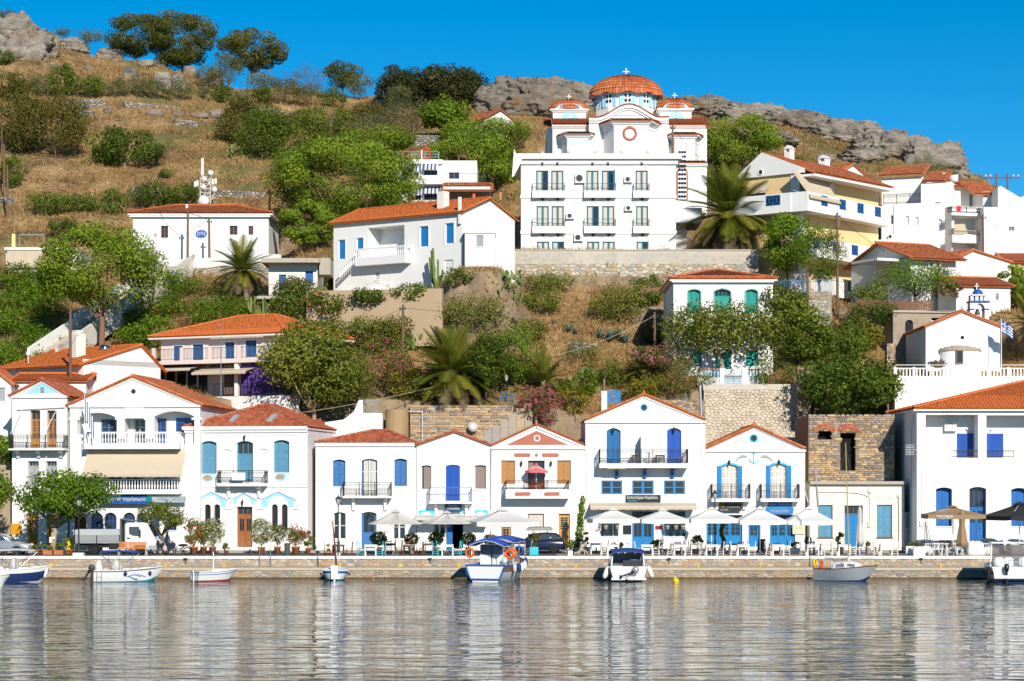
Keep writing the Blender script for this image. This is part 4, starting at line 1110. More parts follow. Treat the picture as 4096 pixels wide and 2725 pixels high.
for(cx,cy,rad,n)in((388,338,80,15),(575,338,84,17)):
 for k in range(n):
  t=math.pi*(.16+.68*k/(n-1));u,z=h.l(cx+rad*math.cos(t)*.98,cy+26-rad*.82*math.sin(t)+8)
  o=inst('brick',bm,h.wallo,(u,-.05,z),(0,math.pi/2-t,0))
for k in range(9):
 u,z=h.l(505+k*20,340);inst('brick',bm,h.wallo,(u,-.05,z-.02),(0,math.pi/2,0),(.9,1,.55))
s9=House('shop_front','old shop with peeling plaster and weathered light blue shutters below the ruin',ZF,272,1014,163.2,depth=3.2,wall=OLDW,cat='shop')
s9.win(338,922,452,1178,'panel',FADED,rec=.14,panels=3,frame=mat('grey_old_wood',(.16,.12,.09),.9,.2,5),sillm=MATS['grey_old_wood'])
s9.door(546,926,688,1250,'doorpanel',BLUE2,rec=.16,panels=1,transom=.18,tn=2,frame=MATS['grey_old_wood'],tframe=MATS['grey_old_wood'])
s9.win(800,920,918,1178,'panel',FADED,rec=.14,panels=3,frame=MATS['grey_old_wood'],sillm=MATS['grey_old_wood'])
s9.body(760,None)
s9.band(272,736,1022,760,.32,CONC,'roof_slab',3.2)
pipe(s9,[(316,640),(326,760),(340,930)],.07,GREY,-.08)
pipe(s9,[(320,825),(520,824),(640,830),(700,845),(730,862),(742,825),(740,800)],.018,IRON,-.03,'cable')
pipe(s9,[(742,860),(744,1050),(740,1090)],.014,IRON,-.03,'cable')
pipe(s9,[(966,860),(970,1000),(968,1260)],.025,mat('rust_pipe',(.16,.08,.045),.8,.2),-.05)
for x0,y0,x1,y1 in((728,796,756,826),(726,1058,750,1098),(958,838,976,862)):s9.patch([(x0,y1),(x0,y0),(x1,y0),(x1,y1)],mat('ivory_box',(.6,.54,.42),.6),.1,'junction_box')
g=House('metal_gate','narrow grey metal gate with bar grille between shop and white house',ZF,1016,1108,163.4,depth=.08,cat='gate')
mb=MB();u1,z1=g.l(1108,980);zm=g.l(0,1110)[1]
mb.box(0,0,0,.07,.06,z1).box(u1-.07,0,0,u1,.06,z1).box(.07,0,z1-.07,u1-.07,.06,z1).box(.07,0,zm-.04,u1-.07,.06,zm+.04).obj('gate_frame',STEEL,g.e)
MB().box(.07,.01,.05,u1-.07,.04,zm-.04).obj('panel',GREY,g.e)
for i in range(1,9):MB().cyl((.07+(u1-.14)*i/9,.03,zm),(.07+(u1-.14)*i/9,.03,z1),.014,n=5).obj('bar',WHITE2,g.e)
h=House('townhouse','large white house with orange hip roof, deep loggias and blue louvred doors',ZF,1112,2330,160.9,depth=11)
h.win(1181,214,1592,552,'back',WHITE,rec=1.6,sill=False,name='loggia_bay',frame=WHITE,fw=.01)
h.win(1657,218,2100,552,'back',WHITE,rec=1.6,sill=False,name='loggia_bay',frame=WHITE,fw=.01)
h.win(1262,784,1388,1088,'panel',BLUE,arch=.12,rec=.45,panels=3)
h.door(1524,780,1656,1262,'doorpanel',BLUE,arch=.12,rec=.45,panels=4,transom=.32,tn=3,glaz=(.62,.92),grows=1)
h.win(1852,788,1978,1088,'panel',BLUE,arch=.12,rec=.45,panels=3)
h.body(170,None)
back(h,1181,214,1592,552,1.6,[]);back(h,1657,218,2100,552,1.6,[])
zp=h.l(0,492)[1];zq=h.l(0,552)[1]
for a,b_ in((1181,1384),(1872,2100)):
 u0,u1=h.l(a,0)[0],h.l(b_,0)[0];MB().box(u0,.0,zq,u1,.14,zp).obj('parapet',WHITE,h.e)
for a,b_ in((1384,1597),(1664,1872)):
 u0,u1=h.l(a,0)[0],h.l(b_,0)[0];railing(h.e,[(u0,.06),(u1,.06)],zq,zp-zq,'iron')
for a,b_ in((1428,1586),(1662,1788)):
 u0,z0=h.l(a,548,1.6);u1,z1=h.l(b_,362,1.6);part=MB().box(u0,1.5,z0,u0+.07,1.6,z1).box(u1-.07,1.5,z0,u1,1.6,z1).box(u0,1.5,z1-.07,u1,1.6,z1).obj('door',ROYAL,h.e)
 for k in(0,1):
  l0,l1=u0+.07+(u1-u0-.14)*k/2,u0+.07+(u1-u0-.14)*(k+1)/2-.02;mb=MB();n=28
  for j in range(n):zz=z0+(z1-.07-z0)*j/n;mb.box(l0+.06,1.53,zz,l1-.06,1.57,zz+(z1-z0)/n*.7)
  mb.box(l0,1.52,z0,l0+.06,1.58,z1-.07).box(l1-.06,1.52,z0,l1,1.58,z1-.07).obj('leaf',ROYAL,part)
u0,z0,u1,z1=h.rect(1330,277,1424,343,1.3)
o=MB().box(u0,1.25,z0,u1,1.58,z1).obj('air_conditioner',PLAST,h.e)
MB().torus((u0+(u1-u0)*.42,1.245,(z0+z1)/2),.24,.02,'y',14,4).obj('fan_ring',GREY,o)
for x,y in((1508,326),(1697,330)):u,z=h.l(x,y,1.5);MB().ell((u,1.5,z),.1,.1,.1).obj('globe_lamp',PLAST,h.e,True)
h.hip_roof(h.l(1900,-34,6)[1],h.l(1925,-34,6)[0],h.l(2140,-34,6)[0],5.2,6.,TILEO,ov=.3,nt=300)
pipe(h,[(1150,650),(1152,1000)],.02);h.patch([(1132,1088),(1132,1046),(1156,1046),(1156,1088)],PLAST,.1,'electric_meter')
MB().tube([(-.02,1.2,h.zt-.3),(-.12,1.25,h.zt-.9),(-.06,2.,h.zt-1.4),(-.06,2.,.2)],.05,6).obj('drain_pipe',WHITE2,h.e)
u,z=h.l(1065,490,-.1);mb=MB()
for k in range(5):mb.torus((u,.2,z-.3+.16*k),.02,.012,'y',6,4);mb.box(u-.32,.18,z-.34+.17*k,u+.3,.2,z-.32+.17*k)
for k in range(6):mb.box(u-.3+.11*k,.18,z-.34,u-.29+.11*k,.2,z+.36)
mb.box(u,.18,z,.05,.22,z+.03).obj('grid_antenna',PLAST,h.e)
# ------ hillside buildings
ZD_=(0,0,1.7378)
def extra_box(h,x0,y0,x1,y1,d0,d1,m,name):
 """box from a picture rectangle taken at depth d0, reaching back to d1"""
 u0,z0,u1,z1=h.rect(x0,y0,x1,y1,d0);return MB().box(u0,d0,z0,u1,d1,z1).obj(name,m,h.e)
h=House('telephone_exchange','long white building with low red hip roof and oval blue sign',H2,1043,2105,207,zb=Zs(1092,207),depth=9,cat='building')
h.win(1262,398,1318,494,'glass',DWOOD,nx=2,nz=3,rec=.15)
h.win(1800,398,1862,470,'glass',DWOOD,nx=2,nz=3,rec=.15);h.win(1948,400,1986,470,'glass',DWOOD,nx=2,nz=3,rec=.15)
h.body(332,None);h.band(1018,306,2122,332,.35,WHITE2,'cornice')
h.hip_roof(h.l(1600,244,4)[1],h.l(1370,244,4)[0],h.l(1840,244,4)[0],4.,5.,TILES,ov=.45,nt=0,fine=False,ze=h.l(0,306)[1])
u,z=h.l(1580,462)
o=MB().lathe([(1,0),(1,.05)],n=28).obj('oval_sign',PAPER,h.e,loc=(u,-.05,z),rot=(math.pi/2,0,0));o.scale=(.56,.37,1)
o2=MB().lathe([(.94,0),(.94,.02)],n=28).obj('sign_face',SIGNB,o,loc=(0,0,.05))
inst('lettering',text_mesh('OTε',PAPER,.78,.32),h.e,(u,-.16,z))
h.patch([(1206,485),(1210,460),(1222,452),(1232,470),(1226,486)],mat('orange_patch',(.55,.30,.15),.9),.006,'bare_patch')
extra_box(h,1456,230,1472,300,2,2.5,CREAMW,'chimney')
t=thing('antenna_mast','lattice telecom mast with white dishes and panel antennas behind oval sign building','antenna',P(820,840,217.5))
zb=t.location.z;zz=lambda y:Zs(700+y*.5102,217.5)-zb;xx=lambda x:X(x*.5102,217.5)-t.location.x
mb=MB()
for x in(1570,1650):
 for dy in(0,1.6):mb.cyl((xx(x),dy,-2.5),(xx(x),dy,zz(20)),.07,n=5)
for k in range(7):
 y=240-k*34
 for dy in(0,1.6):mb.cyl((xx(1570),dy,zz(y)),(xx(1650),dy,zz(y-34)),.04,n=4);mb.cyl((xx(1570),dy,zz(y)),(xx(1650),dy,zz(y)),.04,n=4)
mb.cyl((xx(1535),.4,zz(85)),(xx(1690),.4,zz(85)),.05,n=5).cyl((xx(1545),.4,zz(150)),(xx(1660),.4,zz(150)),.05,n=5).cyl((xx(1580),.4,zz(20)),(xx(1580),.4,zz(5)),.08,n=6)
mb.cyl((xx(1635),0,zz(20)),(xx(1637),0,zz(-43)),.04,n=5)
mb.obj('lattice',mat('mast_steel',(.50,.46,.40),.6,.1),t)
for x,y,r in((1605,35,20),(1598,98,20),(1684,118,21),(1655,-12,21),(1600,206,40)):
 rr=r*.5102*217.5/9000
 MB().lathe([(rr,0),(rr*1.02,.12),(rr*.6,.3),(.05,.36)],n=18).obj('dish',PLAST,t,True,loc=(xx(x),-.35,zz(y)),rot=(-math.pi/2,0,0))
for x,y in((1530,70),(1546,62),(1642,50),(1668,50),(1690,46)):
 MB().box(xx(x)-.1,.1,zz(y+22),xx(x)+.1,.3,zz(y-20)).obj('panel_antenna',PLAST,t)
MB().lathe([(.15,0),(.15,1.66),(.1,1.7)],n=10).obj('tall_antenna',CREAMW,t,loc=(xx(1582),.4,zz(2)))
h=House('low_pavilion','low flat-roofed building with closed cream blinds and yellow post',H2,48,600,204,zb=Zs(1085,204),depth=7,cat='building',wall=CREAMW)
h.body(590,None);h.band(44,573,600,592,.5,WHITE2,'roof_slab',7.2)
for x0,x1 in((56,340),(352,560)):
 u0,z0,u1,z1=h.rect(x0,594,x1,726,-.4);n=20
 mb=MB().loft([[(u0+(u1-u0)*i/n,-.4+.02*math.sin(i),z)for i in range(n+1)]for z in(z0,z1)],caps=False);mb.obj('blind',BEIGE,h.e)
extra_box(h,338,594,352,735,-.45,-.2,mat('yellow_post',(.70,.42,.10),.7),'post')
extra_box(h,92,462,118,573,.5,.9,YELLOWW,'chimney')
MB().box(h.l(145,500)[0],.3,h.l(0,573)[1],h.l(150,500)[0],.35,h.l(0,465)[1]).box(h.l(336,500)[0],.3,h.l(0,573)[1],h.l(341,500)[0],.35,h.l(0,465)[1]).box(h.l(145,500)[0],.3,h.l(0,470)[1],h.l(341,500)[0],.35,h.l(0,463)[1]).obj('pergola_frame',STEEL,h.e)
h=House('villa','white villa with long orange roof, blue roller shutters and balustraded balcony',H4,582,1480,199,190.5,zb=Zs(1165,193),depth=7.5)
ztop=h.l(1478,80)[1]
for a in((615,280,664,414),(742,266,790,352),(1182,186,1243,326),(1360,164,1420,304)):
 h.win(*a,'roller',mat('azure_shutter',(.012,.22,.55),.5,.05),rec=.12,trim=(.12,.03,WHITE2),sill=False,frame=WHITE2)
h.win(822,196,1076,412,'back',WHITE,rec=1.6,sill=False,name='loggia_bay',frame=WHITE,fw=.01)
h.win(873,500,900,557,'glass',WHITE2,rec=.1);h.win(1352,420,1416,490,'roller',WHITE2,rec=.1,sill=False)
h.body(0,None,ztop=ztop)
u0,z0,u1,z1=h.rect(822,196,1076,412);MB().box(u0,1.6,z0,u1,1.7,z1).obj('loggia_wall',WHITE,h.e)
h.side_roof(h.l(1545,4,3.6)[1],3.7,TILEO,ov=.4,nt=120,fine=True)
h.bal(730,1080,412,436,344,.9,'baluster',(),WHITE2,WHITE2)
h.bal(800,905,640,650,580,1.4,'baluster',(),WHITE2,WHITE2)
MB().prismx([(-1.0,0),(-.2,0),(-.2,.1),(-1.0,.1)],h.l(620,0)[0],h.l(735,0)[0]).obj('step',WHITE2,h.e)
ua,za=h.l(625,540,-.9);ub,zb_=h.l(733,432,-.9);bm=baluster_mesh(.6,WHITE2)
for k in range(9):t_=k/8;inst('baluster',bm,h.e,(ua+(ub-ua)*t_,-.9,za+(zb_-za)*t_))
MB().cyl((ua,-.9,za),(ub,-.9,zb_),.09,n=4).cyl((ua,-.9,za+.62),(ub,-.9,zb_+.62),.08,n=4).obj('stair_rail',WHITE2,h.e)
extra_box(h,1303,-58,1348,64,1.2,2.0,CREAMW,'chimney');extra_box(h,1449,-20,1464,165,-.25,-.05,WHITE2,'flue')
a=House('annex','small white flat-roofed annex with one shuttered window beside the villa',H4,1497,1707,189.5,zb=Zs(1060,189.5),depth=4,cat='annex')
a.win(1577,246,1626,326,'roller',GREY,rec=.1);a.body(232,None);a.band(1490,212,1710,232,.1,CREAMW,'roof_slab',4)
h=House('flat_house','small flat-roofed house with overhanging concrete slab and blue doors',H4,130,470,191,zb=Zs(1180,191),depth=6,wall=CREAMW)
h.door(200,520,252,640,'panel',BLUE,rec=.15,panels=2);h.door(385,496,440,600,'panel',BLUE,rec=.15,panels=2)
h.body(446,None);h.band(88,416,492,446,1.3,CONC,'roof_slab',6.3)
extra_box(h,482,404,560,520,-.2,3,CONC,'block_pier')
railing(h.e,[(h.l(55,640,-1.6)[0],-1.6),(h.l(230,640,-1.6)[0],-1.6)],h.l(55,670,-1.6)[1],1.0,'bars');MB().box(h.l(50,640,-1.6)[0],-1.7,h.l(0,690,-1.6)[1],h.l(300,640,-1.6)[0],0,h.l(0,670,-1.6)[1]).obj('terrace_slab',CONC,h.e)
STRIPE=mat('striped_canvas',(.7,.7,.7),.8,0)
def stripe_mat(m,k):
 n,l=m.node_tree.nodes,m.node_tree.links;g=n.new('ShaderNodeNewGeometry');sp=n.new('ShaderNodeSeparateXYZ');l.new(g.outputs['Position'],sp.inputs[0])
 mm=n.new('ShaderNodeMath');mm.operation='MULTIPLY';mm.inputs[1].default_value=k;l.new(sp.outputs[0],mm.inputs[0]);fr=n.new('ShaderNodeMath');fr.operation='FRACT';l.new(mm.outputs[0],fr.inputs[0])
 l.new(_ramp(n,l,fr.outputs[0],[(0,(.75,.75,.74)),(.5,(.06,.11,.25))],True),n['Principled BSDF'].inputs['Base Color'])
stripe_mat(STRIPE,2.6)
h=House('hotel','white hotel with blue striped awnings and red letter sign on the roof',H3,1150,1780,229,zb=Zs(830,229),depth=9,cat='hotel')
for a in((1215,955,1280,1010),(1365,945,1470,1000),(1250,1130,1340,1180),(1365,1125,1500,1180),(1560,960,1640,1010)):h.door(*a,'glass',SLATEB,rec=.2,nx=2,nz=1)
h.body(868,None);h.band(1150,862,1510,895,.3,WHITE2,'parapet');h.band(1150,1028,1520,1062,1.1,WHITE2,'balcony_slab');h.band(1340,995,1508,1030,1.15,WHITE2,'parapet');h.band(1150,1188,1520,1205,1.1,WHITE2,'balcony_slab')
for x0,x1,y0,y1 in((1205,1340,905,940),(1354,1476,890,925),(1248,1345,1088,1124),(1355,1506,1072,1112)):h.awning(x0,x1,y0,y1,1.2,STRIPE,.2,frame=False)
MB().box(h.l(1342,800,-.5)[0],-.5,-3.0,h.l(1350,800,-.5)[0],-.4,h.l(0,790)[1]).obj('sign_post',WHITE2,h.e)
inst('lettering',text_mesh('O',mat('red_letter',(.60,.01,.02),.4,.02),.95,1.5,ext=.05),h.e,(h.l(1382,815)[0],-.2,h.l(0,815)[1]))
inst('lettering',text_mesh('U',MATS['red_letter'],.9,1.3,ext=.05),h.e,(h.l(1218,842)[0],-.2,h.l(0,842)[1]))
railing(h.e,[(h.l(1160,860)[0],-.1),(h.l(1480,860)[0],-.1)],h.l(0,862)[1],.8,'open',mat('pale_green_rail',(.40,.55,.50),.5))
r2=House('terrace_bar','open terrace pavilion with red tile edge and orange posts beside the hotel',H3,1535,1880,226,zb=Zs(815,226),depth=5,cat='pavilion',wall=mat('shade_wall',(.30,.28,.26),.9))
r2.body(1105,None);r2.band(1520,1085,1885,1105,1.2,WHITE2,'roof_slab',5)
r2.zt=r2.l(0,1085)[1];r2.side_roof(r2.zt+.55,1.6,TILES,ov=1.4,nt=0,fine=False)
for x in(1548,1756,1965):extra_box(r2,x-10,1115,x+10,1175,-1.0,-.7,mat('orange_post',(.55,.18,.05),.7),'post')
railing(r2.e,[(r2.l(1540,0)[0],-1.1),(r2.l(1850,0)[0],-1.1)],r2.zt+.4,.95,'bars')
h=House('cottage','small cream cottage with red gable roof under the rocky ridge',H3,1690,1838,261,258,zb=Zs(545,258),depth=4.5,wall=CREAMW)
h.win(1732,590,1768,612,'panel',TEAL,arch=.2,rec=.1);h.win(1775,590,1800,612,'panel',TEAL,rec=.1)
h.body(572,None,ztop=2.0);h.side_roof(h.zt+1.15,2.2,TILED,ov=.3,nt=0,fine=False)
h=House('hostel','three storey white building with petrol blue balcony doors below the domed church',H5,155,1298,204.5,zb=Zs(1015,204.5),depth=12,cat='building')
rows=((890,1037),(1152,1299),(1414,1500));cols=((266,357),(377,468),(636,727),(750,841),(1000,1090))
for j,(y0,y1)in enumerate(rows):
 for i,(x0,x1)in enumerate(cols):
  x0,x1=x0+3*j,x1+3*j
  h.door(x0,y0,x1,y1,'glass',PETROL,rec=.14,nx=2,nz=1,fw=.09,curtain=[(.04,.4),(.6,.96)]if(i+j)%3 else[(.05,.5)],cmat=CURT)
h.body(845,None)
for j,(y0,y1)in enumerate(rows):
 for x0,x1 in cols:
  x0,x1=x0+3*j,x1+3*j;n=8;mb=MB()
  for k in range(n):
   t0,t1=math.pi*k/n,math.pi*(k+1)/n;c=(x0+x1)/2;r0,r1=(x1-x0)/2+4,(x1-x0)/2+11
   mb.prism([h.l(c+r0*math.cos(t0),y0-3-.68*r0*math.sin(t0)),h.l(c+r1*math.cos(t0),y0-3-.68*r1*math.sin(t0)),h.l(c+r1*math.cos(t1),y0-3-.68*r1*math.sin(t1)),h.l(c+r0*math.cos(t1),y0-3-.68*r0*math.sin(t1))],-.07,-.001)
  mb.obj('hood_mould',WHITE2,h.e)
  u,z=h.l((x0+x1)/2,y0-52,-.1);MB().box(u-.12,-.22,z-.1,u+.12,-.001,z+.1).obj('flood_light',IRON,h.e)
for x0,x1 in((238,484),(620,858),(984,1106)):
 for yt in(1039,1301):h.bal(x0,x1,yt,yt+50,yt-55,.55,'bars',(),WHITE2,mat('dark_rail',(.05,.05,.07),.6))
for y in(1072,1334):h.band(150,y,1304,y+24,.1,WHITE2,'string_course')
h.band(120,770,1340,808,.5,WHITE2,'parapet',12.2);h.band(140,808,1312,845,.2,WHITE2,'cornice',11)
for a in((555,912,627,980),(917,932,977,976),(487,1202,549,1245),(920,1146,982,1186),(546,1357,613,1410)):ac_unit(h,*a)
for x in(315,508,703,898,1090):
 u,z=h.l(x,770);MB().prism([(u-.2,z),(u+.45,z),(u-.1,z+.45)],.5,.9).obj('roof_fin',CONC,h.e)
MB().prism([h.l(88,940,-.5),h.l(104,930,-.5),h.l(160,820,-.5),h.l(160,765,-.5),h.l(118,765,-.5),h.l(104,730,-.5)],-.6,-.3).obj('eave_end',WHITE2,h.e)
fl=MB().loft([[(h.l(838,0,-.5)[0]+.25*(i%2)*.3+.02*i,-.5-.06*math.sin(i*1.7),z)for i in range(5)]for z in(h.l(0,1012,-.5)[1],h.l(0,885,-.5)[1])],caps=False);fl.obj('flag',mat('flag_blue',(.02,.12,.45),.8,.3,6,stretch=(1,1,3)),h.e)
extra_box(h,1298,1165,1490,1272,.3,7,WHITE2,'side_canopy');extra_box(h,1298,1272,1376,1480,2,8,CREAMW,'side_wall')
def retaining(name,label,p0,p1,z0,z1,m,cw,ch,n,gap=.012,dep=.05,cat='wall',back=MORTAR,thick=.5,seed=4,cap=None,rows_=None,slope=None):
 (x0,y0),(x1,y1)=p0,p1;L=math.hypot(x1-x0,y1-y0)
 t=thing(name,label,cat,(x0,y0,z0),math.atan2(y1-y0,x1-x0));H=z1-z0
 core=MB().box(0,.02,-1.2,L,thick,H).obj('core',back,t)
 rnd=random.Random(seed)
 if m:stones(t,row_cells(L,H,*rows_,rnd)if rows_ else voronoi_cells(L,H,cw,ch,rnd),m,n,gap,dep,0,seed)
 if cap:MB().box(-.05,-.08,H,L+.05,thick+.05,H+cap[0]).obj('coping',cap[1],t)
 return t,L,H
t,L,H_=retaining('retaining_wall','long pale rubble wall with grey block parapet below the three storey building',(X(1862,200),200),(X(3034,200),200),Zs(1185,200),Zs(1056,200),STW,.52,.33,300,seed=31)
blk=MB().box(-.195,0,-.095,.195,.2,.095).mesh('block',mat('grey_block',rough=.95,var=.12,scale=3,ramp=[(0,(.40,.37,.32)),(.5,(.50,.45,.37)),(1,(.44,.42,.39))],dirt=(.58,.52,.43),dirt_amt=.5,dirt_scale=.35))
hb=Zs(1003,200)-Zs(1056,200);MB().box(0,.06,H_,L,.25,H_+hb).obj('parapet_core',BLOCKM,t);k=0
for j in range(int(hb/.205)):
 for i in range(int(L/.41)):
  if k<300:inst('block',blk,t,(.2+i*.41+(.2 if j%2 else 0),.045,H_+.12+j*.205));k+=1
MB().box(-.03,.0,H_+hb,L,.3,H_+hb+.12).obj('coping',CONC,t)
# ------ church
CY=226.0
ch=thing('church','white domed church with light blue drum, red tiled dome and corner turrets','church',(X(2500,CY),CY,Zs(900,CY)))
cx0,cz0=ch.location.x,ch.location.z
def cl(x,y,d=0.):
 sx,sy=zc(H5,x,y);return X(sx,CY+d)-cx0,Zs(sy,CY+d)-cz0
def cbox(x0,y0,x1,y1,d0,d1,m,name,bottom=None):
 a,z1=cl(x0,y0,d0);b,z0=cl(x1,y1,d0);return MB().box(a,d0,z0 if bottom is None else bottom,b,d1,z1).obj(name,m,ch)
PADS.append((X(2330,CY),CY,1,0,16,26,cz0,6))
def poly_prism(pts,z0,z1,m,name):
 n=len(pts);return MB().add([(x,y,z0)for x,y in pts]+[(x,y,z1)for x,y in pts],[tuple(range(n-1,-1,-1)),tuple(range(n,2*n))]+[(i,(i+1)%n,n+(i+1)%n,n+i)for i in range(n)]).obj(name,m,ch)
def moulding(pts,z,hs,m=WHITE2,name='cornice'):
 """stepped cornice following an outline; pts counter-clockwise, open at the back"""
 cxm=sum(p[0]for p in pts)/len(pts);cym=max(p[1]for p in pts);o=None
 for k,(dz,th,out)in enumerate(hs):
  q=[(cxm+(x-cxm)*(1+out/max(abs(x-cxm),1)),y-out if y<cym-.01 else y)for x,y in pts]
  o=poly_prism(q,z+dz,z+dz+th,m,name)
 return o
zb_=-2.0
cbox(388,575,1500,900,4.0,22,WHITE,'nave_wall',zb_)
cbox(346,575,402,900,9.0,20,WHITE,'side_wall',zb_);cbox(1480,575,1526,900,9.0,20,WHITE,'side_wall',zb_)
def tile_strip(name,x0,x1,ye,yt,d0,d1,over=.35):
 a,ze=cl(x0,ye,d0-over);b,_=cl(x1,ye,d0-over);zt=cl(x0,yt,d1)[1]
 rf=roof_deck(ch,[[(a,d0-over,ze),(b,d0-over,ze),(b,d1,zt),(a,d1,zt)]],TILES,name=name)
 slope_tiles(rf,(a,d0-over,ze),(b,d0-over,ze),(a,d1,zt),(b,d1,zt),TILES,0,int(x0));return rf
tile_strip('side_roof',380,664,548,500,4.,8.);tile_strip('side_roof',1238,1520,552,500,4.,8.)
tile_strip('side_roof',318,395,560,510,9.,13.);tile_strip('side_roof',1490,1546,562,510,9.,13.)
for x0,x1 in((384,668),(1236,1516)):
 for k,(y0,y1,o)in enumerate(((552,562,.3),(562,572,.2),(572,580,.1))):cbox(x0,y0,x1,y1,4.-o,4.1,WHITE2,'cornice')
a0,_=cl(657,515,3.);a1,_=cl(1243,515,3.);top=[]
for k in range(25):
 t_=k/24;x=657+(1243-657)*t_;s_=abs(t_-.5)*2
 y=408+(96 if s_>1 else 96*(1-math.cos(min(1,s_/.82)*math.pi))/2)-(0)
 top.append((x,y if s_<.82 else 504-(s_-.82)*10))
P_=[cl(x,y,3.)for x,y in top]
poly=[(a0,zb_),(a1,zb_)]+P_[::-1]
MB().prism(poly,3.,20.).obj('transept_wall',WHITE,ch)
for w,o,dz in((.28,.28,-.02),(.16,.14,-.36)):
 mb=MB()
 for k in range(24):p,q=P_[k],P_[k+1];mb.prism([(p[0],p[1]+dz-w),(q[0],q[1]+dz-w),(q[0],q[1]+dz),(p[0],p[1]+dz)],3.-o,3.05)
 mb.obj('raking_cornice',WHITE2,ch)
mb=MB();tm=tile_mesh(TILES,True)
for k in range(24):
 p,q=P_[k],P_[k+1];n=3
 for j in range(n):
  x,z=p[0]+(q[0]-p[0])*(j+.5)/n,p[1]+(q[1]-p[1])*(j+.5)/n;tm2=tile_mesh(TILES)
  inst('verge_tile',tm2,ch,(x,2.6,z+.02),(0,-math.atan2(q[1]-p[1],q[0]-p[0]),0),(.85,1.6,1.4))
cbox(815,478,1092,484,2.95,3.02,LBLUE,'blue_line')
def apse(xl,xr,y_eave,y_corn,d0,dep,ytop,name='apse'):
 u0,z1=cl(xl,y_corn,d0);u1,_=cl(xr,y_corn,d0);w=u1-u0
 pts=[(u0,d0),(u0+w*.18,d0-dep),(u1-w*.18,d0-dep),(u1,d0)]
 poly_prism(pts,zb_,z1,WHITE,name)
 moulding(pts,z1,((-.35,.12,.08),(-.2,.14,.2),(-.04,.16,.36)))
 zt=cl(xl,ytop,d0)[1];e=[((u0+u1)/2+(x-(u0+u1)/2)*(1+1.0/w),y-.55 if y<d0 else y)for x,y in pts]
 c=[((u0+u1)/2+s*w*.36,d0)for s in(-1,1)];zE=z1+.15
 faces=[[(*e[0],zE),(*e[1],zE),(*c[0],zt)],[(*e[1],zE),(*e[2],zE),(*c[1],zt),(*c[0],zt)],[(*e[2],zE),(*e[3],zE),(*c[1],zt)]]
 rf=roof_deck(ch,faces,TILES,name='apse_roof')
 slope_tiles(rf,(*e[1],zE),(*e[2],zE),(*c[0],zt),(*c[1],zt),TILES,0,3);slope_tiles(rf,(*e[0],zE),(*e[1],zE),(*c[0],zt-.02),(*c[0],zt),TILES,0,4);slope_tiles(rf,(*e[2],zE),(*e[3],zE),(*c[1],zt),(*c[1],zt-.02),TILES,0,5)
 lb=[(x,y)for x,y in pts];moulding(lb,z1-.75,((0,.07,.012),),LBLUE,'blue_line')
apse(762,1158,545,560,3.,2.2,512);apse(450,690,640,650,4.,1.6,608);apse(1240,1470,650,655,4.,1.6,612)
u,z=cl(957,618,.8);o=MB().torus((u,.78,z),.62,.13,'y',22,6).obj('round_window',TERRA,ch,True);MB().lathe([(.58,0),(.58,.03)],n=20).obj('pane',CREAMW,o,loc=(u,.82,z),rot=(math.pi/2,0,0))
u,zd0=cl(930,460,11.);zd1=cl(930,340,11.)[1];RD=(cl(1165,0,11.)[0]-cl(695,0,11.)[0])/2;yc=11.
poly_prism([(u+RD*math.cos(math.tau*(k+.5)/10),yc+RD*math.sin(math.tau*(k+.5)/10))for k in range(10)],zd0-2,zd1+.3,WHITE,'drum')
for k in range(10):
 t_=math.tau*(k+.0)/10-math.pi/2;rm=RD*math.cos(math.pi/10);M_=Matrix.Translation((u+rm*math.cos(t_),yc+rm*math.sin(t_),zd0))@Matrix.Rotation(t_+math.pi/2,4,'Z')
 if math.sin(t_)>.5:continue
 hw=RD*math.sin(math.pi/10)*.80;hh=(zd1-zd0)
 arch=lambda w,h0,n=8:[(-w,0.15),(w,0.15)]+[(w*math.cos(math.pi*j/n),h0+w*.75*math.sin(math.pi*j/n))for j in range(n+1)]
 pn=MB().prism(arch(hw,hh-hw*.75),-.06,-.002).obj('blue_panel',LBLUE,ch);pn.matrix_local=M_
 iw=hw*.44;wn_=MB().prism(arch(iw,hh*.66),-.12,-.06).obj('drum_window',PAPER,ch);wn_.matrix_local=M_
 ho=MB()
 for j in range(3):
  for i in(-1,1):ho.lathe([(.19,0),(.19,.02)],(0,0,0),8);ho.v[-16:]=[(x+i*iw*.45,-.125-z_,y+.7+j*.52)for x,y,z_ in ho.v[-16:]]
 oo=ho.obj('window_holes',GLASS,wn_)
 ea=MB();n=8;ww=RD*math.sin(math.pi/10)*1.04
 for j in range(n):
  t0,t1=math.pi*j/n,math.pi*(j+1)/n
  f=lambda tt,g:(ww*math.cos(tt),hh-.28+g+.55*math.sin(tt))
  ea.prism([f(t0,0),f(t0,.3),f(t1,.3),f(t1,0)],-.42,.3)
 eo=ea.obj('scalloped_eave',WHITE2,ch);eo.matrix_local=M_
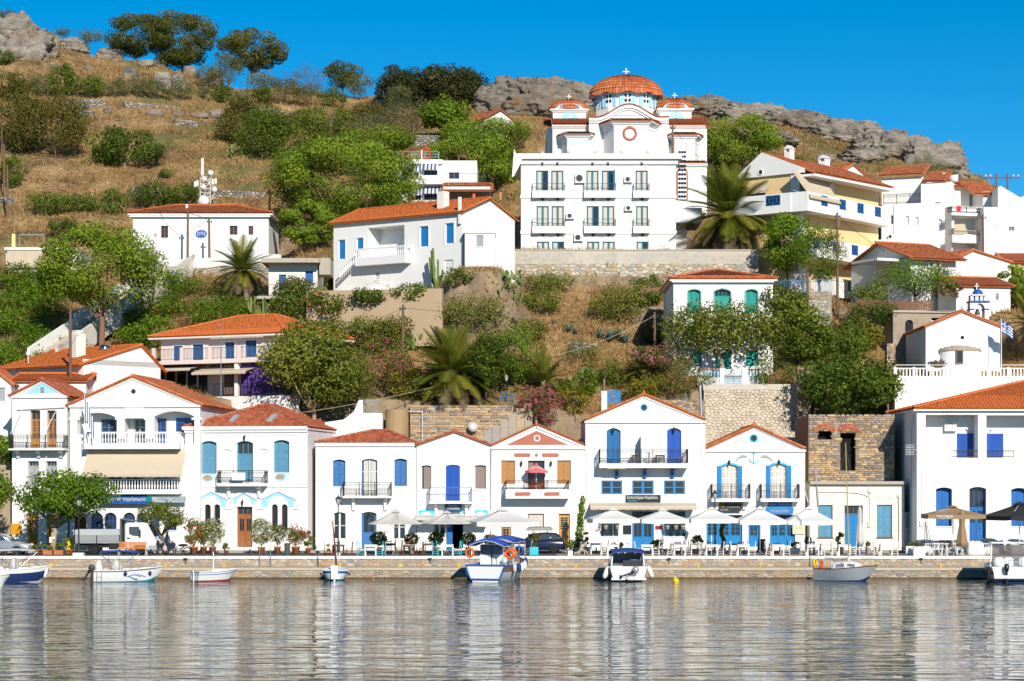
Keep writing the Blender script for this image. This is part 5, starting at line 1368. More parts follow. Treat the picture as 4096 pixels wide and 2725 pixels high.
def dome(uc,yc,z0,R0,hgt,ncol,name,cross,rows=9,scal=0,wave=.0):
 prof=[(R0*math.cos(math.pi/2*k/10)if k<10 else .05,hgt*math.sin(math.pi/2*k/10))for k in range(11)]
 rf=MB().lathe(prof,(uc,yc,z0),30).obj(name,TILES,ch,True)
 V=[];F=[];T=[];rn=random.Random(5)
 for c in range(ncol):
  a=math.tau*c/ncol;dip=wave*abs(math.cos(a*scal/2+math.pi/4*0))if scal else 0
  for r in range(rows):
   p0,p1=math.pi/2*r/rows*.985-(.02 if r==0 else 0),math.pi/2*(r+1.15)/rows*.985
   if r==0:p0-=dip
   rad0=(R0+.1)*math.cos(p0);
   if c%2 and math.cos(p1)<.4 and r>rows*.6:continue
   b=len(V)
   for pp,lift in((p0,.12),(min(p1,math.pi/2*.99),.05)):
    rr,zz_=(R0+lift)*math.cos(pp),(hgt+lift)*math.sin(pp)
    hwid=math.pi/ncol*rr*(1.0 if not(math.cos(p1)<.4 and r>rows*.6)else 1.6)
    for j in range(5):
     q=math.pi*j/4;off=-math.cos(q)*hwid;up=math.sin(q)*min(.13,hwid)
     V.append((uc+(rr+up*math.cos(pp))*math.cos(a)-off*math.sin(a),yc+(rr+up*math.cos(pp))*math.sin(a)+off*math.cos(a),z0+zz_+up*math.sin(pp)))
   for j in range(4):F.append((b+j,b+j+1,b+6+j,b+5+j))
   T+=[rn.random()]*4
 o=inst('dome_tiles',mesh_np('dome_tiles',V,F,TILES,T),rf);o['kind']='stuff'
 k=cross;zt=z0+hgt;c=MB().box(uc-.09*k,yc-.06,zt,uc+.09*k,yc+.06,zt+1.55*k).box(uc-.5*k,yc-.065,zt+.95*k,uc+.5*k,yc+.065,zt+1.13*k)
 for px,pz in((-.5,1.04),(.5,1.04),(0,1.55)):c.ell((uc+px*k,yc,zt+pz*k),.16*k,.08,.16*k,8,6)
 c.ell((uc,yc,zt+.05),.16*k,.16*k,.16*k,8,6);c.obj('cross',WHITE2,ch,True)
zdome=cl(930,336,11.)[1];dome(u,yc,zdome-.1,RD+.35,cl(930,196,11.)[1]-zdome,70,'dome',.56,10,10,.10)
for x0,x1,xa,ya,yb in((390,634,511,378,445),(1180,1412,1290,370,440)):
 d=7.;u0,z1=cl(x0,yb+14,d);u1,_=cl(x1,yb+14,d);w=u1-u0;zz0=cl(x0,520,d)[1]
 MB().box(u0,d,zz0-1.5,u1,d+w,z1).obj('turret',WHITE,ch)
 for out,a_,b_ in((.12,.0,.14),(.28,.14,.3)):MB().box(u0-out,d-out,z1+a_,u1+out,d+w+out,z1+b_).obj('cornice',WHITE2,ch)
 ub,zb2=(u0+u1)/2,z1+.3;zt=cl(xa,ya,d+w/2)[1]
 sb=MB();n=10
 sb.prism([(u0+.3,zb2-.02)]+[(ub-(w/2-.3)*math.cos(math.pi*j/n),zb2+.62*math.sin(math.pi*j/n))for j in range(n+1)]+[(u1-.3,zb2-.02)],d-.12,d+.1);sb.obj('blue_panel',LBLUE,ch)
 dome(ub,d+w/2,zb2+.05,w*.56,zt-zb2-.05,34,'turret_roof',.45,6,4,.0)
 uu,zz_=cl((x0+x1)/2,505,d);r_=w*.25
 MB().prism([(uu-r_+2*r_*0,zz_-.1)]+[(uu-r_*math.cos(math.pi*j/10),zz_+r_*.8*math.sin(math.pi*j/10))for j in range(11)]+[(uu+r_,zz_-.1)],d-.05,d-.002).obj('blue_panel',LBLUE,ch)
 MB().torus((uu,d-.07,zz_+.25),.2,.06,'y',12,5).obj('ring_ornament',WHITE2,ch)
cbox(1296,838,1526,1200,-2.,6.,WHITE,'wing_wall',cl(0,1200,-2.)[1])
for y0,y1,o in((836,846,.3),(846,858,.18)):cbox(1285,y0,1534,y1,-2-o,-1.9,WHITE2,'cornice')
tile_strip('wing_roof',1290,1530,832,818,-2.,.5)
u0,z1=cl(1300,866,-2.);u1,z0=cl(1386,1104,-2.);w=(u1-u0)/2;uc=(u0+u1)/2
pts=[(u0,z0),(u1,z0)]+[(uc+w*math.cos(math.pi*j/12),z1-w+w*math.sin(math.pi*j/12))for j in range(13)]
fr=MB().prism(pts,-2.14,-2.002).obj('tall_window',TERRA,ch)
pin=[(uc+(a-uc)*.72,z0+.0+(b-z0)*.965)for a,b in pts];MB().prism(pin,-2.2,-2.14).obj('lattice_panel',PAPER,fr)
hb_=MB()
for j in range(11):
 for i in(-1,0,1):
  hb_.lathe([(.145,0),(.145,.02)],(0,0,0),8);hb_.v[-16:]=[(x+uc+i*w*.46,-2.21-q,y+z0+.28+j*.44)for x,y,q in hb_.v[-16:]]
hb_.obj('glass_discs',GLASS,fr)
# ------ teal shuttered house
h=House('teal_house','white house with teal shutters and red hip roof below the rubble wall',H8,148,775,181,zb=Zs(1478,181),depth=12)
for a in((240,250,318,402),(406,248,508,402),(602,250,678,402)):h.win(*a,'louvre' if a[0]!=406 else 'panel',TEAL,arch=.16,rec=.22,panels=2,transom=.25 if a[0]==406 else 0,tn=4,trim=(.1,.04,mat('grey_green_trim',(.30,.42,.38),.7)))
h.win(250,632,325,735,'panel',TEAL,rec=.2,panels=2);h.door(412,632,510,760,'panel',TEAL,rec=.2,panels=3);h.win(604,632,682,735,'panel',TEAL,rec=.2,panels=2)
h.body(206,None);h.band(136,186,780,206,.3,WHITE2,'cornice')
fz=MB();u0,zf=h.l(152,213);u1,_=h.l(772,213);n=40
for k in range(n):
 a=u0+(u1-u0)*k/n;st=(u1-u0)/n
 fz.box(a,-.012,zf-.08,a+st*.7,-.002,zf-.05);fz.box(a,-.012,zf-.05,a+.03,-.002,zf+.05)
o=fz.obj('meander_frieze',LBLUE,h.e);o['kind']='stuff'
h.hip_roof(h.l(410,132,5)[1],h.l(395,132,5)[0],h.l(430,132,5)[0],5.,7.,TILES,ov=.35,nt=150,ze=h.l(0,186)[1])
u,z=h.l(459,242);MB().ell((u,-.15,z),.1,.1,.1).obj('globe_lamp',PLAST,h.e,True)
gw=House('garden_wall','low white garden wall with blue balusters and terracotta coping before teal doors',H8,300,720,178.3,zb=Zs(1545,178.3),depth=.4,cat='wall')
gw.body(805,None)
zt=gw.zt;zc_=gw.l(0,756)[1]
for a,b_ in((312,440),(618,695)):
 u0,u1=gw.l(a,0)[0],gw.l(b_,0)[0];n=int((u1-u0)/.24);bmh=MB().lathe([(.08,0),(.08,zc_-zt)],n=8).mesh('baluster',LBLUE)
 for k in range(n):inst('baluster',bmh,gw.e,(u0+(k+.5)*(u1-u0)/n,.2,zt))
 MB().box(u0,.0,zc_,u1,.4,zc_+.1).obj('coping',TERRA,gw.e)
for a,b_ in((440,474),(580,620)):
 u0,u1=gw.l(a,0)[0],gw.l(b_,0)[0];MB().box(u0,-.06,0,u1,.46,zc_+.12).obj('pillar',WHITE,gw.e)
g=thing('garden_gate','light blue wrought iron double gate with pointed bars','gate',P(2600+472*.6347,1000+846*.6347,178.1))
gwid=106*.6347*178.1/9000;gh=78*.6347*178.1/9000;GB=mat('gate_blue',(.09,.30,.50),.5)
for s_ in(0,1):
 mb=MB();x0=s_*gwid/2;n=7
 for k in range(n+1):
  x=x0+gwid/2*k/n;cc=(x-gwid/2)/(gwid/2);hk=gh*(1-.32*abs(cc));mb.cyl((x,0,0),(x,0,hk),.016,n=4);mb.cyl((x,0,hk),(x,0,hk+.1),.025,.003,n=4)
  if k<n:mb.torus((x+gwid/4/n,0,.35),.06,.01,'y',8,3).torus((x+gwid/4/n,0,.75),.06,.01,'y',8,3)
 for zz in(.05,.55,.95):mb.cyl((x0,0,zz),(x0+gwid/2,0,zz),.018,n=4)
 mb.obj('leaf',GB,g)
# ------ yellow apartment house, corner towards th
h=House('apartment_house','yellow and white apartment house with blue cross-panel balconies and beige awning',H7,385,786,203.9,200.0,zb=Zs(1235,201),depth=13.6,wall=YELLOWW,cat='building')
h.win(480,478,545,520,'roller',BLUE,rec=.1,sill=False);h.win(575,640,620,700,'roller',BLUE,rec=.1,sill=False)
zt=h.l(780,318)[1];h.body(0,None,ztop=zt,flat=True)
D=h.depth;za=zt+1.75;h.apex=(h.w*.36,za)
MB().prism([(-.3,zt-.25),(h.w+.6,zt-.25),(h.w+.6,zt+.1),(h.w*.36,za+.15),(-.3,zt+.1)],-.25,.05).obj('gable',WHITE,h.e)
MB().box(h.w-.9,-.08,.0,h.w+.02,.9,zt).obj('corner_pier',WHITE,h.e)
u,z=h.l(512,332,-.25);MB().torus((u,-.26,z),.25,.06,'y',14,5).obj('round_window',WHITE2,h.e);MB().lathe([(.24,0),(.24,.02)],n=14).obj('pane',GLASS,h.e,loc=(u,-.255,z),rot=(math.pi/2,0,0))
rf=roof_deck(h.e,[[(-.3,-.2,zt+.05),(h.w*.36,-.2,za+.1),(h.w*.36,D+.2,za+.1),(-.3,D+.2,zt+.05)],[(h.w+1.6,-.2,zt-.35),(h.w+1.6,D+.2,zt-.35),(h.w*.36,D+.2,za+.1),(h.w*.36,-.2,za+.1)]],TILES)
slope_tiles(rf,(h.w+1.6,-.2,zt-.35),(h.w+1.6,D+.2,zt-.35),(h.w*.36,-.2,za+.1),(h.w*.36,D+.2,za+.1),TILES,0)
MB().box(h.w,-.1,zt-.62,h.w+1.55,D,zt-.42).obj('eave_soffit',WHITE2,h.e)
f=Face(h,H7,786,1308,200.0,211.2)
def facade_doors(f,lst,m=BLUE):
 for(x0,y0,x1,y1)in lst:
  u0,z0,u1,z1=f.rect(x0,y0,x1,y1,-.03);o=MB().box(u0,-.05,z0,u1,-.002,z1).obj('door',WHITE2,f.e);MB().box(u0+.08,-.08,z0,u1-.08,-.05,z1-.08).obj('shutter',m,o)
def long_balcony(f,u0,u1,z0,z1,dep,panels,m=WHITE,pm=BLUE,side=True):
 """parapet balcony along a face with cross-shaped railing panels"""
 z0-=.22;slab=MB().box(u0,-dep,z0-.34,u1,-.002,z0).box(u0,-dep,z0,u1,-dep+.14,z1).box(u0,-dep+.14,z0,u0+.14,-.002,z1).box(u1-.14,-dep+.14,z0,u1,-.002,z1).obj('balcony',m,f.e)
 for pu,pw in panels:
  zb,zt_=z0+.36,z1-.12;mb=MB();y=-dep-.02;c,hw=pu,pw/2
  MB().box(c-hw,y+.012,zb,c+hw,y+.018,zt_).obj('opening_shade',DARK,slab)  # black sheet on the solid parapet, painting shade as in an opening
  for p in range(2):
   a,b_=c-hw+p*hw,c-hw+(p+1)*hw
   mb.box(a,y,zb,a+.05,y+.012,zt_).box(b_-.05,y,zb,b_,y+.012,zt_).box(a,y,zb,b_,y+.012,zb+.05).box(a,y,zt_-.05,b_,y+.012,zt_)
   mb.cyl((a,y,zb),(b_,y,zt_),.03,n=4).cyl((b_,y,zb),(a,y,zt_),.03,n=4).cyl(((a+b_)/2,y,zb),((a+b_)/2,y,zt_),.025,n=4)
  mb.obj('cross_panel',pm,slab)
 return slab
zA1=f.l(786,487)[1];zA0=zA1-1.15
facade_doors(f,[(820,440,850,500),(880,455,912,520),(1030,505,1068,560),(1095,515,1140,575)])
long_balcony(f,-1.6,f.w,zA0,zA1,1.7,[(f.w*t,1.15)for t in(.10,.34,.58,.82)])
zB1=zA1-4.0;zB0=zB1-1.15
facade_doors(f,[(760,690,790,760),(865,712,900,780),(1100,760,1140,820)])
long_balcony(f,-1.6,f.w+.6,zB0,zB1,2.1,[(f.w*t,1.15)for t in(-.05,.2,.45,.70,.94)])
zC1=zB1-3.4;long_balcony(f,2.0,f.w+.8,zC1-1.15,zC1,2.4,[(f.w*t,1.15)for t in(.36,.62,.88)])
f.awning(860,1075,345,500,1.9,BEIGE,.15)
for(x,y)in((985,438),(1028,690)):u,z=f.l(x,y);MB().box(u-.4,-.4,z-.3,u+.4,-.03,z+.3).obj('air_conditioner',PLAST,f.e)
MB().box(1.5,-.3,-3.4,f.w+.8,3.,zC1-1.33).obj('ground_floor',WHITE,f.e)
facade_doors(f,[(1128,1140,1158,1230)],BLUE2)
f.done()
lf=Face(h,H7,385,786,203.9,200.0)
long_balcony(lf,-.6,lf.w+.1,zA0+.003,zA1+.003,1.69,[(lf.w*.72,1.5)]);lf.awning(440,552,425,470,.9,BEIGE,.2,frame=False)
lf.done()
for x0,x1,y0,y1,d in((688,738,158,330,2.),(928,988,222,380,8.)):
 k=P(2750+(x0+x1)/2*.5711,500+y1*.5711,203+d);loc=h.e.matrix_basis.inverted()@k
 w=(x1-x0)*.5711*205/9000/2;hh=(y1-y0)*.5711*205/9000
 MB().box(-w,-w,-1,w,w,hh*.8).box(-w*1.05,-w*1.05,hh*.8,-w*.6,w*1.05,hh*.93).box(w*.6,-w*1.05,hh*.8,w*1.05,w*1.05,hh*.93).prism([(-w*1.3,hh*.93),(w*1.3,hh*.93),(0,hh*1.08)],-w*1.2,w*1.2).obj('chimney',WHITE,h.e,loc=loc)
g2=House('gabled_house','white gabled house with red roof rising behind the yellow apartments',H7,1000,1310,214,218,zb=Zs(900,216),depth=8,cat='house')
g2.apex=(g2.w*.5,g2.l(1165,285)[1]);g2.body(400,g2.apex);g2.gable_roof(g2.apex,TILES,nt=0,fine=False,ov=.3);extra_box(g2,1205,480,1345,640,-1.,2,WHITE,'side_block')
extra_box(g2,1215,530,1250,590,-1.05,-1.0,GLASS,'pane')
# ------ white apartment complex on the right
h=House('white_apartments','big stepped white apartment block with red roof edges and iron balcony rails',H7,1355,1850,212,209.5,zb=Zs(1075,211),depth=12,cat='building')
for a in((1736,470,1772,546),(1530,638,1551,692),(1597,645,1618,699),(1762,662,1783,714)):h.win(*a,'glass',WHITE2,rec=.18,nx=2,nz=3)
h.win(1405,635,1440,695,'glass',GREY,rec=.15)
h.body(548,None)
up=MB();u0,z0=h.l(1640,548,.3);u1,z1=h.l(1850,400,.3);up.box(u0,.004,h.zt,h.w-.01,8,z1).obj('upper_wall',WHITE,h.e)
u2,_=h.l(1360,548,2.5);u3,z3=h.l(1645,360,2.5);MB().box(u2,2.5,h.zt,u3,9,z3).obj('upper_wall',WHITE,h.e)
for x0,x1,ye,yt,d in((1335,1660,362,335,2.3),(1640,1820,402,372,.1)):
 a,ze=h.l(x0,ye,d);b_,_=h.l(x1,ye,d);zt=h.l(x0,yt,d+3)[1]
 rf=roof_deck(h.e,[[(a,d-.3,ze),(b_,d-.3,ze),(b_,d+3,zt+.5),(a,d+3,zt+.5)]],TILES);slope_tiles(rf,(a,d-.3,ze),(b_,d-.3,ze),(a,d+3,zt+.5),(b_,d+3,zt+.5),TILES,0)
railing(h.e,[(h.l(1370,548)[0],.15),(h.l(1650,548)[0],.15)],h.zt,.95,'iron')
ac_unit(h,1405,768,1440,796);extra_box(h,1445,560,1456,812,-.12,-.02,WHITE2,'drain_pipe')
extra_box(h,1785,335,1806,402,2,2.6,WHITE2,'chimney')
MB().cyl((h.l(1840,390,2)[0],2,h.l(0,390,2)[1]),(h.l(1895,390,2)[0],2,h.l(0,390,2)[1]),.38,n=12).obj('water_heater',PLAST,h.e,True)
extra_box(h,1310,806,1555,935,-3.5,-.02,WHITE,'lower_block')
h2=House('white_apartments','white apartment wing with two recessed balconies and hanging red towel',H7,1850,2180,208.5,210,zb=Zs(1055,209),depth=9,cat='building')
h2.win(1868,640,2060,770,'back',WHITE,rec=1.5,sill=False,name='loggia_bay',frame=WHITE,fw=.01);h2.win(1856,818,2062,920,'back',WHITE,rec=1.5,sill=False,name='loggia_bay',frame=WHITE,fw=.01)
h2.body(575,None);extra_box(h2,1850,432,1975,575,2.2,8,WHITE,'upper_wall');extra_box(h2,2070,465,2180,580,.3,6,WHITE,'upper_wall')
for a in((1868,640,2060,770),(1856,818,2062,920)):u0,z0,u1,z1=h2.rect(*a);MB().box(u0,1.5,z0,u1,1.6,z1).obj('loggia_wall',WHITE,h2.e)
h2.bal(1850,2060,612,640,572,.8,'iron',(),WHITE2);h2.bal(1856,2062,768,830,735,.8,'bars',(),WHITE2,railm=mat('tan_rail',(.45,.38,.28),.6))
u0,z0,u1,z1=h2.rect(1884,566,1914,608,-.85);MB().loft([[(u0+(u1-u0)*i/6,-.86+.02*math.sin(i*2),z)for i in range(7)]for z in(z0,z1)],caps=False).obj('towel',mat('red_towel',(.62,.03,.08),.9),h2.e)
u0,z0,u1,z1=h2.rect(1866,690,1960,765,-.5);MB().prism([(u0,z0),(u1,z0),(u0+(u1-u0)*.75,z1),(u0,z1-.1)],-.6,-.55).obj('screen',BEIGE,h2.e)
for x0,x1,ye,yt,d in((1848,2000,436,415,2.0),(1985,2190,486,428,.2)):
 a,ze=h2.l(x0,ye,d);b_,_=h2.l(x1,ye,d);zt=h2.l(x0,yt,d+2.5)[1]
 rf=roof_deck(h2.e,[[(a,d-.3,ze),(b_,d-.3,ze),(b_,d+2.5,zt+.35),(a,d+2.5,zt+.35)]],TILES);slope_tiles(rf,(a,d-.3,ze),(b_,d-.3,ze),(a,d+2.5,zt+.35),(b_,d+2.5,zt+.35),TILES,0)
h3=House('white_apartments','plain white gabled end block with small glass brick window at far right',H7,2075,2420,207,zb=Zs(1070,207),depth=9,cat='building')
h3.win(2138,700,2158,752,'glass',WHITE2,rec=.1,nx=2,nz=3);h3.win(2250,712,2290,742,'glass',GREY,rec=.1)
h3.apex=(h3.l(2190,0)[0],h3.l(2190,430)[1]);h3.body(575,None);MB().prism([(h3.l(2175,0)[0],h3.zt),(h3.w,h3.zt),(h3.w,h3.zt+1.3),(h3.l(2330,0)[0],h3.l(0,508)[1]),(h3.l(2195,0)[0],h3.l(0,428)[1]),(h3.l(2175,0)[0],h3.l(0,436)[1])],.02,8).obj('gable',WHITE,h3.e)
h=House('hill_house','white house with overhanging red roof, two air conditioners and blue balcony rail',H7,1562,1878,192,194,zb=Zs(1238,193),depth=9)
h.win(1788,1018,1830,1085,'roller',BLUE,rec=.15,sill=False);h.door(1792,1215,1842,1290,'roller',GREY,rec=.3);h.body(935,None)
h.zt=h.l(0,930)[1];h.side_roof(h.zt+1.5,4.5,TILES,ov=.9,nt=0,fine=False,sov=.5)
for a in((1690,958,1734,1000),(1738,962,1776,1006)):ac_unit(h,*a)
h.bal(1812,1962,1160,1186,1085,1.2,'bars',(),WHITE2,railm=BLUE);extra_box(h,1330,930,1565,960,1,5,WHITE,'side_roof_slab')
h=House('hill_house','white gabled house with plain walls above the small chapel belfry',H7,1880,2260,200,203,zb=Zs(1165,202),depth=8)
h.apex=(h.w*.30,h.l(2000,885)[1]);h.body(955,h.apex);h.gable_roof(h.apex,TILES,nt=0,fine=False,ov=.2)
h=House('yellow_house','yellow ochre house with red roof edge at the far right',H7,2232,2500,204,zb=Zs(1170,204),depth=8,wall=YELLOWW)
h.body(960,None);h.side_roof(h.zt+1.3,4,TILES,nt=0,fine=False)
h=House('low_house','low white house with red lean-to roof behind the chapel bell',H7,1882,2262,189,190,zb=Zs(1240,190),depth=4)
h.win(2158,1180,2180,1230,'panel',GREY,rec=.1);h.win(2005,1125,2040,1190,'panel',mat('green_door',(.03,.20,.08),.6),rec=.1);h.body(1130,None)
h.side_roof(h.l(2000,1075,3)[1],3.6,TILES,nt=0,fine=False)
h=House('old_storehouse','old grey rendered storehouse with dark arched door behind the chapel',H8,1532,2012,186,187,zb=Zs(1378,186),depth=7,wall=mat('old_grey_render',(.34,.28,.21),.95,.16,1.2,.4,6,dirt=(.22,.18,.14),dirt_amt=.54),cat='building')
h.door(1608,440,1658,566,'grille',DWOOD,arch=.35,rec=.2,name='door');h.win(1775,428,1822,446,'dark',DARK,rec=.2);h.body(400,None);h.band(1528,380,2016,400,.15,CONC,'roof_slab',7)
# ------ chapel
h=House('chapel','small white chapel with rounded stone roofed apse and red verge tiles',H8,1738,2206,177,zb=Zs(1478,177),depth=9,cat='chapel')
h.win(1958,543,1980,562,'dark',DARK,rec=.2,sill=False)
h.apex=h.l(1966,392);h.body(486,h.apex);h.gable_roof(h.apex,TILES,ov=.15,nt=80)
u0,z1=h.l(1846,632,-1.2);u1,_=h.l(2100,632,-1.2);r=(u1-u0)/2;uc=(u0+u1)/2;n=14
ring=lambda rr,z:[(uc+rr*math.cos(math.pi+math.pi*k/n),rr*.62*math.sin(math.pi+math.pi*k/n),z)for k in range(n+1)]
MB().loft([ring(r,-1),ring(r,z1)],caps=False).obj('apse',WHITE,h.e,False)
for k,(rr,dz)in enumerate(((1.08,0),(1.02,.11),(.8,.2),(.5,.32))):
 a=ring(r*rr,z1+dz);b_=ring(r*rr,z1+dz+.1);mb=MB().loft([a,b_],caps=False);mb.add(b_,[tuple(range(len(b_)))]);mb.add(a,[tuple(range(len(a)-1,-1,-1))]);mb.obj('roof_slab',STW,h.e)
ux,zw=h.l(1962,672,-1.7);dpt=-r*.62
o=MB().box(ux-.3,dpt-.05,zw-.55,ux+.3,dpt+.25,zw+.6).obj('window',mat('old_window_wood',(.20,.13,.09),.8),h.e);MB().box(ux-.2,dpt-.07,zw-.42,ux+.2,dpt-.05,zw+.48).obj('pane',GLASS,o)
MB().box(h.apex[0]-.05,.1,h.apex[1]+.1,h.apex[0]+.05,.2,h.apex[1]+.55).box(h.apex[0]-.18,.1,h.apex[1]+.32,h.apex[0]+.18,.2,h.apex[1]+.42).obj('cross',WHITE2,h.e)
b=thing('belfry','white belfry with blue cornice, blue dome and hanging bell','belfry',P(2600+2077*.6347,1000+470*.6347,180))
s_=.6347*180/9000;zz=lambda y:(470-y)*s_;xx=lambda x:(x-2077)*s_;dw=1.1
for x0,x1 in((2018,2042),(2110,2136)):MB().box(xx(x0),0,-2.5,xx(x1),dw,zz(372)).obj('pier',WHITE2,b)
for x0,x1 in((2014,2046),(2106,2140)):MB().box(xx(x0),-.05,zz(378),xx(x1),dw+.05,zz(370)).obj('impost',ROYAL,b)
mb=MB();n=10;r0,r1=xx(2110)-xx(2077),xx(2136)-xx(2077)
for k in range(n):
 t0,t1=math.pi*k/n,math.pi*(k+1)/n;f_=lambda t,rr:(rr*math.cos(t)if rr==r0 else max(-r1,min(r1,rr*1.5*math.cos(t))),zz(370)+(r0*math.sin(t)if rr==r0 else min(zz(330)-zz(370),rr*1.6*math.sin(t))))
 mb.prism([f_(t0,r0),f_(t0,r1),f_(t1,r1),f_(t1,r0)],0,dw)
mb.obj('arch',WHITE2,b);MB().box(xx(2012),-.12,zz(330),xx(2142),dw+.12,zz(320)).obj('cornice',ROYAL,b)
for x in(2032,2062,2092,2118):MB().box(xx(x)-.12,.1,zz(320),xx(x)+.12,dw-.1,zz(286)).obj('lantern_pier',WHITE2,b)
MB().box(xx(2040),.3,zz(320),xx(2110),.8,zz(288)).obj('lantern_core',ROYAL,b);MB().box(xx(2030),-.02,zz(288),xx(2122),dw+.02,zz(280)).obj('lantern_cornice',WHITE2,b)
R_=xx(2107)-xx(2072);MB().lathe([(R_*math.cos(math.pi/2*k/7)+.01,R_*1.0*math.sin(math.pi/2*k/7))for k in range(8)],(xx(2074),.55,zz(280)),16).obj('dome',ROYAL,b,True)
for x,y in((2068,245),(2030,300),(2116,300)):
 zb2=zz(y);MB().box(xx(x)-.04,.5,zb2-.2,xx(x)+.04,.6,zb2+.5).box(xx(x)-.17,.5,zb2+.22,xx(x)+.17,.6,zb2+.3).obj('cross',WHITE2,b)
MB().lathe([(.26,0),(.24,.06),(.16,.25),(.13,.4),(.05,.48)],n=12).obj('bell',mat('bell_bronze',(.06,.09,.07),.4,.1,metal=.6),b,True,loc=(xx(2072),.55,zz(405)))
t,L,H_=retaining('terrace_wall','white terrace wall carrying the chapel and its slatted balustrade',(X(3580,174),174),(X(4200,174),174),Zs(1640,174),Zs(1510,174),None,1,1,0,back=WHITE,thick=3.4)
sl=MB().box(-.05,0,0,.05,.06,.62).mesh('slat',WHITE2);n=int(L/.26)
MB().box(0,.02,H_,L,.1,H_+.1).box(0,.02,H_+.66,L,.1,H_+.74).obj('balustrade_rail',WHITE2,t)
for k in range(n):inst('slat',sl,t,(.13+k*.26,.03,H_+.07))
for k in range(0,9):MB().box(k*L/8.2-.1,-.03,H_,k*L/8.2+.1,.15,H_+.8).obj('post',WHITE2,t)
MB().tube([(0,-.1,H_+.95),(L,-.1,H_+.95)],.03,6).obj('hand_rail',WHITE2,t)
# ------ pink house
h=House('pink_house','pale pink house with orange roof, slate blue shutters and beige awnings',H2,1262,2215,181.5,176.2,zb=Zs(1690,178),depth=9,wall=PINKW,fall=1.5)
for a in((1360,1342,1434,1465),(1510,1332,1594,1460),(1764,1312,1838,1440),(1924,1298,2012,1425)):h.door(*a,'louvre',SLATEB,rec=.1,panels=2,trim=(.12,.03,WHITE2))
zt=h.l(1262,1290)[1];h.body(0,None,ztop=zt)
h.hip_roof(zt+1.9,h.w*.42,h.w*.70,4.,5.,TILEO,ov=.75,nt=200,fine=True,ze=zt+.1)
zs=h.l(1262,1475)[1];slab=MB().box(-2.0,-2.2,zs-.28,h.w+.3,-.002,zs).obj('balcony',PINKW,h.e)
n=5
for k in range(n+1):
 u=-1.9+(h.w+2.0)*k/n;MB().box(u-.14,-2.2,zs,u+.14,-1.95,zs+1.05).obj('post',PINKW,slab)
 if k<n:railing(slab,[(u+.14,-2.08),(u-.14+(h.w+2.0)/n,-2.08)],zs+.05,.9,'bars')
h.awning(1650,2065,1250,1268,.7,BEIGE,.2,frame=False)
aw=h.awning(1500,1925,1490,1550,3.0,BEIGE,.2);h.awning(1085,1490,1500,1530,2.8,BEIGE,.16)
lg=MB().box(-2.0,-2.0,-1,h.w+1.6,-.01,zs-2.9).obj('lower_terrace',WHITE,h.e)
for k in range(6):
 u=-1.6+k*1.05;part=MB().box(u,-.12,zs-2.8,u+.07,-.002,zs-.5).box(u+.98,-.12,zs-2.8,u+1.05,-.002,zs-.5).box(u+.07,-.12,zs-.57,u+.98,-.002,zs-.5).obj('window',WHITE2,h.e);MB().box(u+.07,-.05,zs-2.8,u+.98,-.02,zs-.57).obj('pane',GLASS,part)
PURP=mat('purple_curtain',(.10,.05,.24),.9,.15,3)
for u0,u1,m in((h.w*.62,h.w*.70,CURTB),(h.w*.76,h.w*1.0,PURP),(h.w*1.02,h.w*1.08,PURP)):
 n=24;MB().loft([[(u0+(u1-u0)*i/n,-1.6+.08*math.sin(i*1.9),z)for i in range(n+1)]for z in(zs-2.7,zs-.4)],caps=False).obj('curtain',m,h.e)
railing(lg,[(h.w*.55,-1.95),(h.w+1.5,-1.95)],zs-2.9,1.0,'bars');MB().box(h.w*.73,-2.05,zs-2.9,h.w*.73+.3,-1.75,zs-.3).box(h.w*.73,-1.75,zs-.6,h.w*.73+.3,-.02,zs-.3).obj('pillar',WHITE,h.e)
MB().box(h.w*.72,-1.9,zs-.3,h.w+1.6,-.02,zs-.02).obj('side_balcony',PINKW,h.e)
railing(h.e,[(h.w+.3,-2.0),(h.w+.3,.0),(h.w+2.5,.0)],zs,1.0,'bars')
# ------ house with big orange roof on the left
h=House('orange_roof_house','white gable house with broad bright orange roof and small red arched window',H2,650,1258,171.5,177.0,zb=Zs(1640,174),depth=11.5,fall=1.5)
h.win(1003,1385,1034,1462,'panel',mat('dark_red_paint',(.25,.02,.02),.6),arch=.4,rec=.1,panels=1)
h.apex=(h.l(1100,0)[0],h.l(1100,1345)[1]);h.body(1500,h.apex);h.gable_roof(h.apex,TILEO,ov=.5,nt=150)
k=h.e.matrix_basis.inverted()@P(610*.5102,700+1420*.5102,176);MB().box(-.45,-.4,-1.5,.45,.4,1.7).box(-.32,-.3,1.7,.32,.3,2.0).obj('chimney',CREAMW,h.e,loc=k)
MB().cyl((0,0,0),(.9,.3,0),.32,n=14).obj('solar_boiler',CHROME,h.e,True,loc=(h.apex[0]-1.2,3.2,h.apex[1]-.1))
MB().box(0,.3,.0,.05,.35,1.0).box(.85,.6,0,.9,.65,1.0).obj('boiler_stand',STEEL,h.e,loc=(h.apex[0]-1.2,2.9,h.apex[1]-1.2))
l2=House('annex','low annex with orange tiled roof below the broad orange roof',ZA,105,600,169.5,zb=1.4,depth=3,cat='annex');l2.body(130,None);l2.side_roof(l2.l(300,88,2)[1],2.6,TILEO,nt=0,fine=False)
h=House('edge_house','white house cut by the left picture edge with grey shuttered window',ZA,-260,76,168,zb=1.4,depth=4)
h.win(0,175,36,270,'panel',GREY,rec=.1);h.apex=h.l(-60,40);h.body(150,h.apex);h.gable_roof(h.apex,TILES,nt=0,fine=False)
